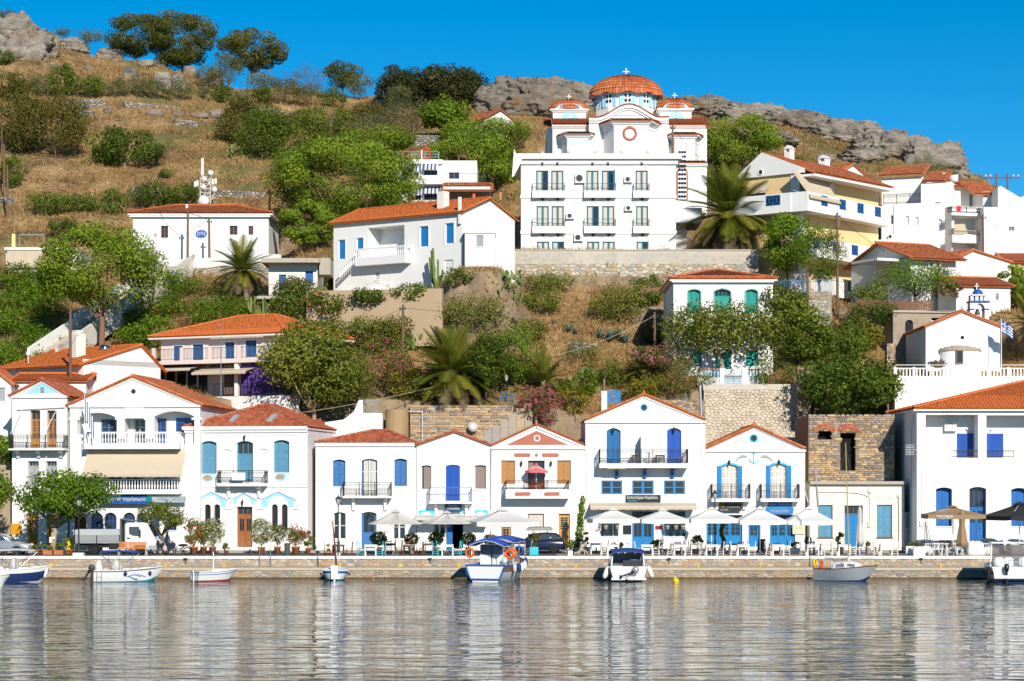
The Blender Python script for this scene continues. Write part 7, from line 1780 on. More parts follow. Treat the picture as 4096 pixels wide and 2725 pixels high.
for sx,sy,w,h_,lb in((1480,1215,130,62,'dark creeper spilling over the middle of the tan wall'),(1640,1212,150,75,'dark creeper spilling over the right end of the tan wall')):plant('fig',sx,sy,w,h_,lb,'creeper',Y=186.4,tf=0,dens=180,trunk=False,D=1.2)
def in_pad(x,y,m=.3):
 for(ax,ay,ca,sa,w,dp,zp,fall)in PADS:
  dx,dy=x-ax,y-ay;u,v=dx*ca+dy*sa,-dx*sa+dy*ca
  if-m<u<w+m and-m<v<dp+m:return True
 return False
def ground_cover():
 r=random.Random(77);pts=[];sc=[]
 while len(pts)<64000:
  y=178+118*r.random()**1.25;x=(r.random()*2-1)*(y*.245+2)
  if noise.noise((x*.12,y*.12,1.7))+r.uniform(-.5,.5)<-.25 or in_pad(x,y):continue
  pts.append((x,y,ground(x,y)))
 P0=np.array(pts,np.float32);n=len(P0);rr=np.random.RandomState(3);V=[];T=[]
 for b in range(3):
  a=rr.rand(n)*math.tau;h_=(.14+.30*rr.rand(n))[:,None];w=.03+.04*rr.rand(n)[:,None]
  lean=np.stack([np.cos(a),np.sin(a),np.zeros(n)],1);side=np.stack([-np.sin(a*1.7),np.cos(a*1.7),np.zeros(n)],1)
  o=P0+lean*.1
  V.append(np.stack([o-side*w,o+side*w,o+side*w*.3+lean*h_*.5+np.array([0,0,1])*h_,o-side*w*.3+lean*h_*.5+np.array([0,0,1])*h_],1));T.append(np.clip(.5+.25*rr.normal(size=n),.02,.98))
 V=np.concatenate(V).reshape(-1,3);o=inst('dry_grass',mesh_np('dry_grass',V,np.arange(len(V)).reshape(-1,4),LM['straw'],np.concatenate(T)))
 tagm(o,'dry golden grass covering the whole hillside','grass',kind='stuff')
 for key,nm,lb,cnt,s0,mk in(('dry','dry_scrub','brown dry cushion scrub scattered over the hillside',2300,3.3,1),('broom','green_scrub','low green scrub scattered over the hillside',500,9.1,.7)):
  bl=[]
  while len(bl)<cnt:
   y=180+116*r.random();x=(r.random()*2-1)*(y*.245+2)
   if noise.noise((x*.07,y*.07,s0))+r.uniform(-.35,.35)<0 or in_pad(x,y):continue
   s=r.uniform(.3,.85)*mk;bl.append((x,y,ground(x,y)+s*.15,s*1.15,s*1.15,s*.8))
  V,Q,T=leafcloud(bl,cnt*60,.2,.3,5,fill=.5);o=inst(nm,mesh_np(nm,V,Q,LM[key],T));tagm(o,lb,'scrub',kind='stuff')
ground_cover()
# ------ palms, agaves, cacti
def frond_mesh(name,m,droop,L=1.,nl=34,seed=1,lw=.24):
 r=random.Random(seed);V=[];F=[];T=[];pts=[]
 for i in range(13):
  t=i/12;pts.append(Vector((t*L*(1-.12*droop*t),0,L*(.12*t-droop*.55*t*t))))
 def at(t):k=min(int(t*12),11);return pts[k].lerp(pts[k+1],t*12-k),(pts[k+1]-pts[k]).normalized()
 for i in range(nl):
  t=.10+.89*i/(nl-1);p,d=at(t);ln=lw*L*(math.sin(math.pi*min(1,.18+t*.80))**.6)*r.uniform(.85,1.1)
  for s in(-1,1):
   sd=Vector((0,s,0));e=p+(sd*.80+d*.62+Vector((0,0,.18-.45*droop*t))).normalized()*ln;w=d*(.013*L);b=len(V)
   V+=[p-w,p+w,e+w*.25,e-w*.25];F.append((b,b+1,b+2,b+3));T.append(0.)
 mb=MB().tube([pts[0],pts[4],pts[8],pts[12]],.018*L,4,.004*L);b=len(V);V+=[Vector(v)for v in mb.v]
 F+=[tuple(i+b for i in f)for f in mb.f];T+=[.35]*len(mb.f)
 me=bpy.data.meshes.new(name);me.from_pydata([tuple(v)for v in V],[],F);me.materials.append(m);a=me.attributes.new('tint','FLOAT','FACE');a.data.foreach_set('value',T);me.update();return me
FR=[frond_mesh('frond',LM['palm'],.35,seed=1),frond_mesh('frond',LM['palm'],.6,seed=2),frond_mesh('frond',LM['palm'],.75,seed=3),frond_mesh('frond',LM['palmdry'],.8,seed=4)]
def palm(sx,sy,cx,cy,rS,label,Y=None,z=None,n=48,tr=.35,dry=9,fruit=False,low=-35,seed=1,hi=85):
 p=hit(sx,sy)if Y is None else Vector((X(sx,Y),Y,Zs(sy,Y)if z is None else z));k=p.y/FPX
 t=thing('palm_tree',label,'palm',p);rnd=random.Random(seed);c=Vector(((cx-sx)*k,0,Zs(cy,p.y)-p.z));L=rS*k*1.18
 mb=MB();rings=14
 prof=[]
 for i in range(rings+1):
  f=i/rings;prof.append((tr*(1.15-.2*f+(.05 if i%2 else-.03)),f))
 vs=[]
 for rr,f in prof:
  q=Vector((c.x*f*f,0,-.5+(c.z+.4)*f))
  vs.append([(q.x+rr*math.cos(math.tau*j/10),q.y+rr*math.sin(math.tau*j/10),q.z)for j in range(10)])
 mb.loft(vs,close=True);mb.obj('trunk',BARK if tr>.3 else BARKP,t)
 MB().ell((c.x,0,c.z-.15),tr*1.5,tr*1.5,tr*1.6,10,7).obj('crown_base',BARKP,t,True)
 for i in range(n):
  f=(i+.5)/n;el=hi-(hi-low)*f**.75;az=i*2.39996+rnd.uniform(-.2,.2);kd=0 if el>55 else(1 if el>15 else 2)
  if f>1-dry/n:kd=3
  inst('frond',FR[kd],t,(c.x,0,c.z),(0,-math.radians(el+rnd.uniform(-6,6)),az),(L*rnd.uniform(.9,1.1)*(1.05 if el>0 else .92),)*3)
 if fruit:
  for i in range(9):
   az=rnd.uniform(0,math.tau);V,Q,T=leafcloud([(0,0,0,.3,.3,.38)],90,.13,.3,i);o=inst('fruit_cluster',mesh_np('fruit_cluster',V,Q,ORB,T),t,(c.x+.75*math.cos(az),.75*math.sin(az)-.25,c.z+rnd.uniform(-.2,.5)))
 return t
palm(2938,1006,2925,868,178,'big date palm with orange fruit on the rubble wall terrace',Y=203.2,z=Zs(1006,203.2),n=92,tr=.5,dry=26,fruit=True,low=-58,seed=2)
palm(1798,1640,1808,1500,175,'big palm with arching fronds behind the low house roofs',Y=176.8,n=72,tr=.5,dry=14,low=-38,seed=3)
palm(992,1218,968,1085,118,'date palm right of the white stair',n=56,tr=.28,dry=10,low=-45,seed=4)
palm(2165,1588,2178,1530,105,'small feathery palm left of the copper flue',n=26,tr=.2,dry=0,low=5,seed=5)
palm(2590,1545,2590,1490,95,'short garden palm before the pink oleander',n=34,tr=.25,dry=0,low=5,seed=6)
palm(4035,1035,4040,965,92,'dark palm right of the white end block',n=40,tr=.3,dry=4,low=-40,seed=7)
palm(4095,1035,4092,940,85,'second dark palm at the right picture edge',n=36,tr=.3,dry=4,low=-40,seed=8)
palm(4140,1400,4130,1300,130,'palm with hanging dry fronds right of the flag',n=40,tr=.3,dry=20,low=-60,seed=9,Y=181)
def agave(sx,sy,rS,label,group,seed):
 p=hit(sx,sy);L=rS*p.y/FPX;r=random.Random(seed);mb=MB()
 t=thing('agave',label,'agave',p,0,group)
 lf=MB().loft([[(x*L,-w*L,h_*L),(x*L,0,(h_-.02)*L),(x*L,w*L,h_*L)]for x,w,h_ in((0,.07,0),(.3,.085,.02),(.65,.06,.0),(1.,.004,-.06))],caps=False)
 me=lf.mesh('leaf',LM['agave'])
 for i in range(24):inst('leaf',me,t,(0,0,.1),(0,-math.radians(r.uniform(12,82)),i*2.4),(r.uniform(.75,1.05),)*3)
for i,a in enumerate(((2440,1372,56),(2475,1368,60),(2400,1360,44),(2500,1378,44),(2275,1335,40),(2165,1330,42),(2215,1302,26),(2050,1310,30),(2300,1340,30))):agave(*a,'blue green agave rosette on the golden slope','agaves on the golden slope',i)
def prickly(sx,sy,wS,hS,label,n=46,seed=1):
 p=hit(sx,sy);k=p.y/FPX;t=thing('prickly_pear',label,'cactus',p);r=random.Random(seed);W,H=wS*k,hS*k
 me=MB().ell((0,0,.5),.36,.07,.5,12,8).mesh('pad',LM['cactus'],True)
 for i in range(n):
  f=r.random()**.8;x=r.uniform(-.5,.5)*W*(1-.35*f);s=r.uniform(.32,.5)
  inst('pad',me,t,(x,r.uniform(-.8,.8),f*(H-s)-.1),(r.uniform(-.5,.5),r.uniform(-.7,.7),r.uniform(0,math.pi)),(s,s,s*1.1))
prickly(2045,1215,120,135,'prickly pear at the foot of the rubble wall',60,1);prickly(1705,1300,130,140,'prickly pear at the end of the tan wall',55,2);prickly(1655,1415,70,90,'prickly pear right of the wooden pole',26,3);prickly(2340,1515,80,55,'small bright prickly pear above the copper flue',22,4);prickly(945,640,60,75,'prickly pear beside the dark bushes',22,5)
def column_cactus(sx,sy,hS,n,label,seed,Y=None):
 p=hit(sx,sy);k=p.y/FPX;t=thing('columnar_cactus',label,'cactus',p);r=random.Random(seed)
 for i in range(n):
  x=r.uniform(-.5,.5);h_=hS*k*r.uniform(.45,1);MB().tube([(x*.4,0,0),(x*1.2,r.uniform(-.3,.3),h_*.35),(x*1.5,r.uniform(-.3,.3),h_)],.11,6,.09).obj('stem',LM['cactus'],t)
column_cactus(1752,1155,165,7,'tall columnar cactus before the villa',1);column_cactus(1060,1290,90,9,'columnar cactus clump above the pink roof',2);column_cactus(1010,1280,70,9,'yellowish cactus clump left of the columnar one',3)
# ------ street life
SZ=1.412
def gp(Z,x,y,z=SZ):
 sx,sy=zc(Z,x,y);Y=(EYE-z)*FPX/(sy-HZ);return Vector((X(sx,Y),Y,z))
def gY(sx,Y,z=SZ):return Vector((X(sx,Y),Y,z))
def make_chair(m,seatm,nm='taverna_chair'):
 t=bpy.data.objects.new(nm,None)
 for sx in(-1,1):
  inst_(MB().tube([(sx*.19,-.2,0),(sx*.19,-.2,.46)],.022,6).mesh('leg',m),'leg',t)
  inst_(MB().tube([(sx*.19,.2,0),(sx*.19,.2,.46),(sx*.185,.25,.98)],.022,6).mesh('leg',m),'leg',t)
 for z in(.16,.30):
  for a,b in(((-.19,-.2),(.19,-.2)),((-.19,.2),(.19,.2)),((-.19,-.2),(-.19,.2)),((.19,-.2),(.19,.2))):inst_(MB().cyl((*a,z),(*b,z),.012,n=5).mesh('rung',m),'rung',t)
 for z in(.58,.72,.86):inst_(MB().box(-.18,.205+(z-.46)*.09,z-.035,.18,.225+(z-.46)*.09,z+.035).mesh('back_slat',m),'back_slat',t)
 inst_(MB().box(-.215,-.225,.44,.215,.225,.475).mesh('seat',seatm),'seat',t)
 return t
def inst_(me,nm,par):o=bpy.data.objects.new(nm,me);o.parent=par;return o
def put(proto,p,rz,label,cat,group=None,s=1.):
 r=proto.copy();COL.objects.link(r);r.parent=None;r.location=p;r.rotation_euler=(0,0,rz);r.scale=(s,s,s);tagm(r,label,cat,group)
 def rec(src,dst):
  for ch in src.children:
   c=ch.copy();COL.objects.link(c);c.parent=dst;rec(ch,c)
 rec(proto,r);return r
RUSH=mat('rush_seat',(.34,.19,.08),.9,.15,8)
NAVYP=mat('navy_paint',(.010,.022,.10),.5,.05);BROWNP=mat('brown_varnish',(.11,.035,.016),.45,.1,4)
CH={'turq':make_chair(TURQ,RUSH),'white':make_chair(WHITE2,RUSH),'brown':make_chair(BROWNP,RUSH),'navy':make_chair(NAVYP,RUSH)}
def make_table(m,topm,w=.42,h=.76):
 t=bpy.data.objects.new('taverna_table',None)
 for a in(-1,1):
  for b in(-1,1):inst_(MB().box(a*(w-.06)-.035,b*(w-.06)-.035,0,a*(w-.06)+.035,b*(w-.06)+.035,h-.04).mesh('leg',m),'leg',t)
 inst_(MB().box(-w+.05,-w+.05,h-.14,w-.05,w-.05,h-.04).mesh('apron',m),'apron',t);inst_(MB().box(-w,-w,h-.04,w,w,h).mesh('table_top',topm),'table_top',t);return t
TB={'white':make_table(WHITE2,mat('white_top',(.72,.71,.69),.4,.03)),'grey':make_table(mat('grey_wash_wood',(.38,.35,.31),.7,.1),mat('grey_top',(.30,.28,.26),.6,.1)),'brown':make_table(BROWNP,mat('stone_top',(.34,.36,.36),.5,.05))}
GCH={'turq':'turquoise chairs of the taverna','white':'white chairs of the restaurant','brown':'brown chairs of the taverna','navy':'navy chairs of the restaurant'}
GTB={'white':'white cafe tables','grey':'grey cafe tables','brown':'brown cafe tables'}
LCH={'turq':'turquoise ladder back chair with rush seat on the quay','white':'white ladder back chair with rush seat on the quay','brown':'brown ladder back chair with rush seat on the quay','navy':'navy blue ladder back chair on the quay terrace'}
LTB={'white':'square white wooden cafe table on the quay','grey':'square weathered grey cafe table further back on the terrace','brown':'square brown cafe table with pale top'}
QUAY=((1350,0,'the street lamp'),(1500,0,'the worn blue door'),(1640,0,'the bright leafy shrub'),(1790,0,'the open blue door'),(1900,0,'the fishing boat'),(2100,0,'the turquoise planter'),(2385,0,'the trellis vine'),(2455,0,'the cabin boat'),(2590,0,'the restaurant door'),(2715,0,'the red menu sign'),(2850,0,'the vine wrapped lamp'),(2970,0,'the office sign'),(3110,0,'the folding menu board'),(3250,0,'the poster board'),(3375,0,'the sailing boat mast'),(3440,0,'the closed ecru parasol'),(3543,0,'the last shop window'))
def chair(sx,Y,col,rz):put(CH[col],gY(sx,Y),rz,LCH[col].rsplit(' on ',1)[0]+' by '+near(sx,0,QUAY),'chair',GCH[col])
def table(sx,Y,col):put(TB[col],gY(sx,Y),0,LTB[col].split(' on the')[0]+' by '+near(sx,0,QUAY),'table',GTB[col])
PI=math.pi
def tset(sx,Y,tc,cc,sides='LR',back=0,d=.62):
 table(sx,Y,tc);k=FPX/Y
 if 'L' in sides:chair(sx-d*k,Y+.1,cc,PI/2+.1)
 if 'R' in sides:chair(sx+d*k,Y-.05,cc,-PI/2-.12)
 if back:chair(sx-.1*k,Y+.75,back,.05)
tset(T3[0]+600*.2551,154.2,'brown','brown','LR','brown',.75)
table(1483,153.8,'white');chair(1441,153.7,'turq',PI/2);chair(1449,154.6,'turq',PI/2);chair(1518,153.6,'turq',-PI/2);chair(1530,154.5,'turq',-PI/2)
tset(1560,157.0,'brown','brown','R','brown');tset(1636,153.8,'brown','brown','LR','brown',.72);table(1715,156.8,'brown');chair(1690,154.6,'brown',-PI/2)
table(1790,153.9,'white');chair(1742,153.8,'turq',PI/2);chair(1760,154.8,'turq',PI/2);chair(1826,153.7,'turq',-PI/2);chair(1834,154.6,'turq',-PI/2)
chair(1856,156.2,'turq',PI/2);chair(1885,155.5,'brown',PI/2);table(1908,155.6,'white');chair(1938,155.4,'turq',-PI/2);chair(2035,154.6,'turq',PI/2);table(2078,154.8,'white');chair(2112,154.0,'turq',-PI/2);chair(2092,155.9,'brown',0)
for sx,Y,sides,bk in((2384,157.4,'LR',0),(2452,153.7,'LR',0),(2588,153.8,'LR',0),(2718,153.8,'LR','navy'),(2846,153.8,'LR','navy'),(2972,153.9,'LR','navy'),(3111,153.9,'LR',0),(3250,153.9,'LR','navy'),(3375,153.9,'LR',0),(3543,153.9,'LR',0)):tset(sx,Y,'white','white',sides,bk)
for sx,Y in((2705,156.4),(2785,156.4),(2940,156.6),(3100,156.6)):tset(sx,Y,'grey','navy','LR' if sx!=2705 else 'R')
tset(3305,156.2,'white','navy','LR');chair(3420,155.6,'navy',-PI/2);chair(3455,155.8,'navy',-PI/2)
# ------ parasols
def parasol(sx,Y,ztop,zedge,half,label,m,val=.28,sides=4,rot=PI/4,pole=STEEL,vent=True,base=True,text=None,group=None,zfloor=SZ,rot0=0.):
 t=thing('parasol',label,'parasol',(X(sx,Y),Y,zfloor),rot0,group);zt,ze=ztop-zfloor,zedge-zfloor
 r=half/math.cos(PI/sides)if sides==4 else half;mb=MB();seg=5;rings=[]
 for j in range(6):
  f=j/5;ring=[]
  for s_ in range(sides):
   a0,a1=rot+math.tau*s_/sides,rot+math.tau*(s_+1)/sides
   for k in range(seg):
    g=k/seg;x=math.cos(a0)*(1-g)+math.cos(a1)*g;y=math.sin(a0)*(1-g)+math.sin(a1)*g
    sag=-.05*half*math.sin(PI*f)*math.sin(PI*g)-.03*math.sin(PI*f);ring.append((x*r*max(f,.02),y*r*max(f,.02),zt+(ze-zt)*f+sag))
  rings.append(ring)
 mb.loft(rings,close=True,caps=False);mb.obj('canopy',m,t)
 if val:
  e=rings[-1];vb=MB().loft([[(x*1.002,y*1.002,z)for x,y,z in e],[(x*1.0,y*1.0,z-val*(1 if i%seg else .86))for i,(x,y,z)in enumerate(e)]],close=True,caps=False);vb.obj('valance',m,t)
 if vent:MB().loft([[(x*.21*1/1,y*.21,zt+(ze-zt)*.2+.07)for x,y,z in rings[-1]],[(x*.02,y*.02,zt+.1)for x,y,z in rings[-1]]],close=True,caps=False).obj('vent_cap',m,t)
 MB().cyl((0,0,0),(0,0,zt),.035,n=8).obj('pole',pole,t)
 for s_ in range(sides):
  a=rot+math.tau*s_/sides;MB().cyl((0,0,zt-.02),(math.cos(a)*r*.97,math.sin(a)*r*.97,ze-.03),.016,n=4).obj('rib',pole,t)
  MB().cyl((0,0,ze-.35),(math.cos(a)*r*.5,math.sin(a)*r*.5,(zt+ze)/2-.05),.012,n=4).obj('strut',pole,t)
 if base:
  bb=MB().cyl((0,0,0),(0,0,.05),.3,.26,n=12)
  for k in range(4):bb.cyl((0,0,.35),(.32*math.cos(k*PI/2+.6),.32*math.sin(k*PI/2+.6),.04),.014,n=4)
  bb.obj('base',STEEL,t)
 if text:
  for(tx,u,dz,w,h_,tm)in text:inst('lettering',text_mesh(tx,tm,w,h_),t,(u,-half*1.003-.012,ze-val*.5+dz))
 return t
def zS(Z,y,Y):return Zs(zc(Z,0,y)[1],Y)
EC='ecru parasols of the taverna';WP='white square parasols of the restaurant'
parasol(1583,155.6,zS(T3,168,155.6),zS(T3,385,154.4),2.1,'ecru hexagonal parasol without valance before the worn blue door',CLOTHG,0,6,PI/6+.2,base=True)
parasol(1786,155.6,zS(T4,190,155.6),zS(T4,365,154.4),1.95,'ecru scalloped parasol before the open blue door',CLOTHG,.06,8,.2)
parasol(2010,155.4,zS(T4,145,155.4),zS(T4,345,154),2.15,'largest off white parasol with deep valance behind the fishing boat',mat('offwhite_canvas',(.72,.70,.67),.8,.04,transl=.18),.34,4,PI/4+.18)
for i,(sx,Z,ya,ye)in enumerate(((2452,T5,142,298),(2650,T5,152,305),(2846,T5,132,300),(3040,T6,112,300),(3237,T6,108,305))):
 parasol(sx,155.2,zS(Z,ya,155.2),zS(Z,ye,153.8),1.62,'white square parasol with valance over the tables by '+near(sx,0,QUAY),CLOTHW,.30,4,PI/4+(.10,.06,.05,.04,-.03)[i],group=WP,pole=WHITE2 if i%2==0 else STEEL)
parasol(3812,155.4,zS(T7,98,155.4),zS(T7,165,154),1.95,'tan parasol printed with white bar lettering',TANC,.30,4,PI/4-.05,pole=WHITE2,text=[('WHITEBAR',-.95,.04,1.15,.17,PAPER),('WHITEBAR',.95,.04,1.0,.17,PAPER),('EVDILOS - IKARIA',-.9,-.1,.7,.05,PAPER),('EVDILOS - IKARIA',.95,-.1,.6,.05,PAPER)])
parasol(4078,155.2,zS(T7,68,155.2),zS(T7,178,154),1.85,'black parasol with golden lettering at the right edge',BLACKC,.30,4,PI/4+.35,pole=WHITE2,rot0=0,text=[('Γευτείτε την μοναδική',.3,.0,1.6,.12,mat('gold_print',(.55,.38,.08),.5))])
def closed_parasol(sx,Y,z1,z0,r,m,label,pole=WHITE2):
 t=thing('closed_parasol',label,'parasol',(X(sx,Y),Y,SZ));H,L=z1-SZ,z0-SZ;n=20;rings=[]
 for f,k in((0,.95),(.12,1.05),(.3,.85),(.52,.62),(.60,.5),(.66,.58),(.85,.5),(.97,.3),(1,.06)):
  rings.append([(r*k*(1+.16*math.cos(i*5))*math.cos(math.tau*i/n),r*k*(1+.16*math.cos(i*5))*math.sin(math.tau*i/n),L+(H-L)*f)for i in range(n)])
 MB().loft(rings,close=True).obj('folded_canopy',m,t,True);MB().torus((0,0,L+(H-L)*.6),r*.52,.02,'z',14,4).obj('strap',m,t)
 MB().cyl((0,0,0),(0,0,L+.1),.035,n=8).obj('pole',pole,t);MB().cyl((0,0,0),(0,0,.06),.42,.38,n=16).obj('base',STEEL,t)
closed_parasol(3439,154.4,zS(T6,95,154.4),zS(T6,650,154.4),.26,CLOTHG,'closed ecru parasol before the bright blue shop door');closed_parasol(3848,153.6,zS(T7,120,153.6),zS(T7,432,153.6),.33,TANC,'closed tan parasol in front of the open tan one')
# ------ lamps, bollards, bench, bins
def street_lamp(sx,Y,ztop,label,plinth=None):
 t=thing('street_lamp',label,'street lamp',(X(sx,Y),Y,SZ));H=ztop-SZ
 MB().lathe([(.12,0),(.13,.15),(.09,.3),(.11,.5),(.065,.6),(.07,.85),(.05,1.0),(.042,H*.55),(.06,H*.56),(.04,H*.58),(.034,H-.75),(.06,H-.72),(.03,H-.6)],n=10).obj('post',IRON,t,True)
 lan=MB().lathe([(.09,H-.6),(.2,H-.22)],n=6).obj('lantern_glass',mat('lantern_glass',(.42,.42,.38),.2,.03,spec=.5),t)
 fr=MB()
 for k in range(6):a=math.tau*k/6;fr.cyl((.09*math.cos(a),.09*math.sin(a),H-.6),(.205*math.cos(a),.205*math.sin(a),H-.22),.012,n=4)
 fr.lathe([(.1,H-.62),(.1,H-.59)],n=6).lathe([(.23,H-.23),(.22,H-.2),(.06,H-.06),(.03,H-.02),(.04,H),(.01,H+.08)],n=6).obj('lantern_frame',IRON,t)
 if plinth:MB().box(-plinth,-plinth*.8,0,plinth,plinth*.8,.2).obj('plinth',WHITE2,t)
street_lamp(315,153.7,Zs(1988,153.7),'black street lamp on white plinth beside the truck',.36);street_lamp(1353,153.8,Zs(1983,153.8),'black street lamp at the brown chairs',.14);street_lamp(2860,157.4,Zs(1962,157.4),'black street lamp behind the white parasols')
bol=bpy.data.objects.new('bollard',None);inst_(MB().lathe([(.09,0),(.09,.06),(.06,.1),(.055,.34),(.08,.38),(.05,.42),(.085,.5),(.06,.58),(.01,.6)],n=10).mesh('post',IRON,True),'post',bol)
for sx in(71,163,258,407,505,604,702,801,900,1000,1098,2385,3183,3502,3610):put(bol,gY(sx,153.4 if sx<2000 else(157.6 if sx<2400 else 158.8)),0,'short black iron bollard near '+near(sx,0,((71,0,'the silver car'),(163,0,'the mulberry tree'),(258,0,'the flower boxes'),(407,0,'the truck bed'),(505,0,'the orange bench'),(604,0,'the truck bumper'),(702,0,'the moped'),(801,0,'the red oleander'),(900,0,'the orange flower pot'),(1000,0,'the marble steps'),(1098,0,'the litter bin')))if sx<2000 else 'short black iron bollard on the terrace behind the tables','bollard','bollards along the coping' if sx<2000 else 'bollards behind the tables',.78)
moor=bpy.data.objects.new('mooring_bollard',None);inst_(MB().lathe([(.12,0),(.12,.03),(.075,.06),(.07,.18),(.12,.2),(.13,.26),(.1,.3)],n=12).mesh('post',YPLAST,True),'post',moor)
for sx in(205,661,894,1360,1599,1835,2303,2794,3041,3492,3763):put(moor,gY(sx,151.2,.72),0,'small yellow mooring bollard on the quay ledge','bollard','yellow mooring bollards',.72)
for sx in(742,1720,2676,3685):one('coping_light',MB().box(-.12,-.1,0,.12,.06,.08).box(-.02,.0,-.3,.02,.05,0),IRON,'small black light fixed under the white coping','light','coping lights',gY(sx,152.33,1.22))
def bench(p,w,lb,rz=0,m=mat('orange_slats',(.50,.17,.035),.5,.12,5)):
 t=thing('bench',lb,'bench',p,rz)
 for k in range(6):
  z=.45+k*.085
  for a in(-w/3,0,w/3):MB().box(a-w/6+.01,-.03,z,a+w/6-.01,0,z+.07).obj('back_slat',m,t)
 for k in range(4):MB().box(-w/2,.03+k*.11,.42,w/2,.12+k*.11,.45).obj('seat_slat',m,t)
 for a in(-w/2-.08,w/2-.1):MB().box(a,-.06,0,a+.1,.02,.52).box(a,.4,0,a+.1,.46,.42).box(a,.02,.36,a+.1,.4,.42).obj('leg',GREY,t)
bench(gY(531,154.0),1.9,'bench with orange slatted back beside the truck');bench(gY(3792,158.6),1.25,'orange slatted bench under the tan parasol',0)
one('rubbish_bin',MB().lathe([(.19,0),(.2,.02),(.2,.7),(.22,.72),(.22,.8),(.17,.83)],n=14),mat('bin_grey',(.07,.075,.08),.6),'dark grey cylindrical litter bin among the oleander pots','bin',None,gY(1149,154.6))
one('post_box',MB().box(-.2,-.16,.0,.2,.16,.2).box(-.24,-.2,.2,.24,.2,.95).lathe([(.24,.95),(.22,1.08),(.12,1.16)],n=10),YPLAST,'yellow post box behind the truck tail','post box',None,gY(284,158.8))
t=thing('quay_ladder','pair of steel handrails with yellow tops at the quay steps','handrail',gY(1060,152.2,.72))
for dx in(-.37,.38):MB().tube([(dx,0,0),(dx,0,1.1),(dx,.12,1.2)],.03,6).obj('handrail',STEEL,t);MB().tube([(dx,.04,1.14),(dx,.12,1.2),(dx,.3,1.2)],.034,6).obj('grip',YPLAST,t)
# ------ pots and plants on the quay
def pot_plant(sx,Y,potw,poth,sp,w,h_,label,m=POT,flowers=None,box=False,leaf=.12,dens=420,zf=SZ,cat='potted plant',nm='potted_plant',group=None,asp=.5,ball=False,stem=.0,trunk=True,seed=None):
 dens*=1.35;leaf*=1.15
 t=thing(nm,label,cat,(X(sx,Y),Y,zf),0,group);rnd=random.Random(seed or int(sx*3));pw=potw/2
 if box:MB().box(-pw,-.2,0,pw,.2,poth).obj('planter',m,t);
 elif poth>0:MB().lathe([(pw*.7,0),(pw*.92,poth*.82),(pw*1.05,poth*.84),(pw*1.05,poth),(pw*.85,poth)],n=14).obj('pot',m,t,True)
 if poth>0:MB().cyl((0,0,poth-.05),(0,0,poth-.03),pw*.8,n=10).obj('soil',mat('soil',(.06,.04,.03),.95),t)if not box else None
 z0=poth+stem
 bl=[(0,0,z0+h_/2,w/2,w/2,h_/2)]if ball else[(x,y*.8,z+z0,a,b,c)for x,y,z,a,b,c in blobset(w,w*.8,0,h_,max(6,int(10*w*h_)),rnd,(.14,.26))]
 n=int(dens*w*h_)+60;V,Q,T=leafcloud(bl,n,leaf,asp,int(sx)%997,fill=.5 if not ball else .25);inst('foliage',mesh_np('foliage',V,Q,LM[sp],T),t)
 if(stem or h_>.8)and trunk:
  mb=MB()
  for k in range(1 if stem else 5):a=rnd.uniform(0,6);mb.tube([(0,0,poth*.8),(.12*math.cos(a)*(not stem),.1*math.sin(a),z0+h_*.25),(.3*w*math.cos(a)*(not stem),.25*w*math.sin(a),z0+h_*.6)],.02,5,.01)
  mb.obj('stems',BARKP,t)
 if flowers:
  fm,fn,fs=flowers;V,Q,T=leafcloud(bl,int(fn*w*h_),fs,.9,int(sx)%991,out=1.,fill=.15);o=inst('blossoms',mesh_np('blossoms',V,Q,fm,T),t);o['kind']='stuff'
 return t
OK_=dict(cat='oleander',nm='potted_oleander',leaf=.16,asp=.25,dens=330)
pot_plant(776,157.4,.62,.52,'green',1.5,2.1,'potted oleander with red flowers by the moped',flowers=(REDB,95,.14),**OK_)
pot_plant(850,157.6,.55,.52,'plane',1.8,2.2,'tall potted oleander covered in white flowers',flowers=(WHB,110,.11),**OK_)
pot_plant(815,158.4,.5,.5,'green',1.2,1.9,'white oleander behind the red one',flowers=(WHB,85,.11),**OK_)
pot_plant(906,157.0,.34,.28,'brown',.7,.6,'small pot of orange flowers left of the marble steps',flowers=(ORB,60,.07))
pot_plant(1046,157.4,.55,.5,'green',1.7,2.2,'potted oleander with pale pink flowers beside the chestnut door',flowers=(PPB,85,.12),**OK_)
pot_plant(1110,158.4,.5,.5,'fig',1.3,1.6,'pale pink oleander behind the litter bin',flowers=(PPB,55,.11),**OK_)
pot_plant(1183,156.8,.62,.55,'green',1.7,1.6,'potted oleander with red and pink flowers at the house corner',flowers=(REDB,70,.15),**OK_)
pot_plant(1232,158.6,.4,.4,'green',.8,1.3,'slim red oleander before the blue gate',flowers=(REDB,45,.12),**OK_)
pot_plant(1254,153.7,.36,.2,'broom',.55,.75,'thin shrub in a low terracotta pot',leaf=.08,dens=200)
pot_plant(1310,153.9,.4,.22,'broom',.5,.6,'spiky dry plant in a terracotta pot among brown chairs',leaf=.2,asp=.12,dens=180)
for i,(sx,w,h_,lb,sp)in enumerate(((1514,1.25,1.0,'dark round ficus shrub behind the turquoise chairs','fig'),(1646,1.05,.9,'bright leafy shrub under the ecru parasol','plane'),(1744,1.1,1.05,'dark round shrub before the light blue arch','fig'),(1874,1.1,.95,'dark leafy shrub at the open blue door','fig'),(1962,1.0,.8,'yellowish shrub behind the fishing boat flag','plane'))):pot_plant(sx,158.2,.5,.45,sp,w,h_,lb,mat('white_pot',(.68,.66,.62),.6),stem=.12,ball=True,dens=620)
pot_plant(2136,155.4,.6,.55,'plane',1.0,1.15,'tall shrub in a turquoise planter beside the dark hatchback',TURQ,box=True)
pot_plant(2283,158.6,.4,.3,'fig',.7,.7,'round clipped shrub left of the trellis vine',ball=True)
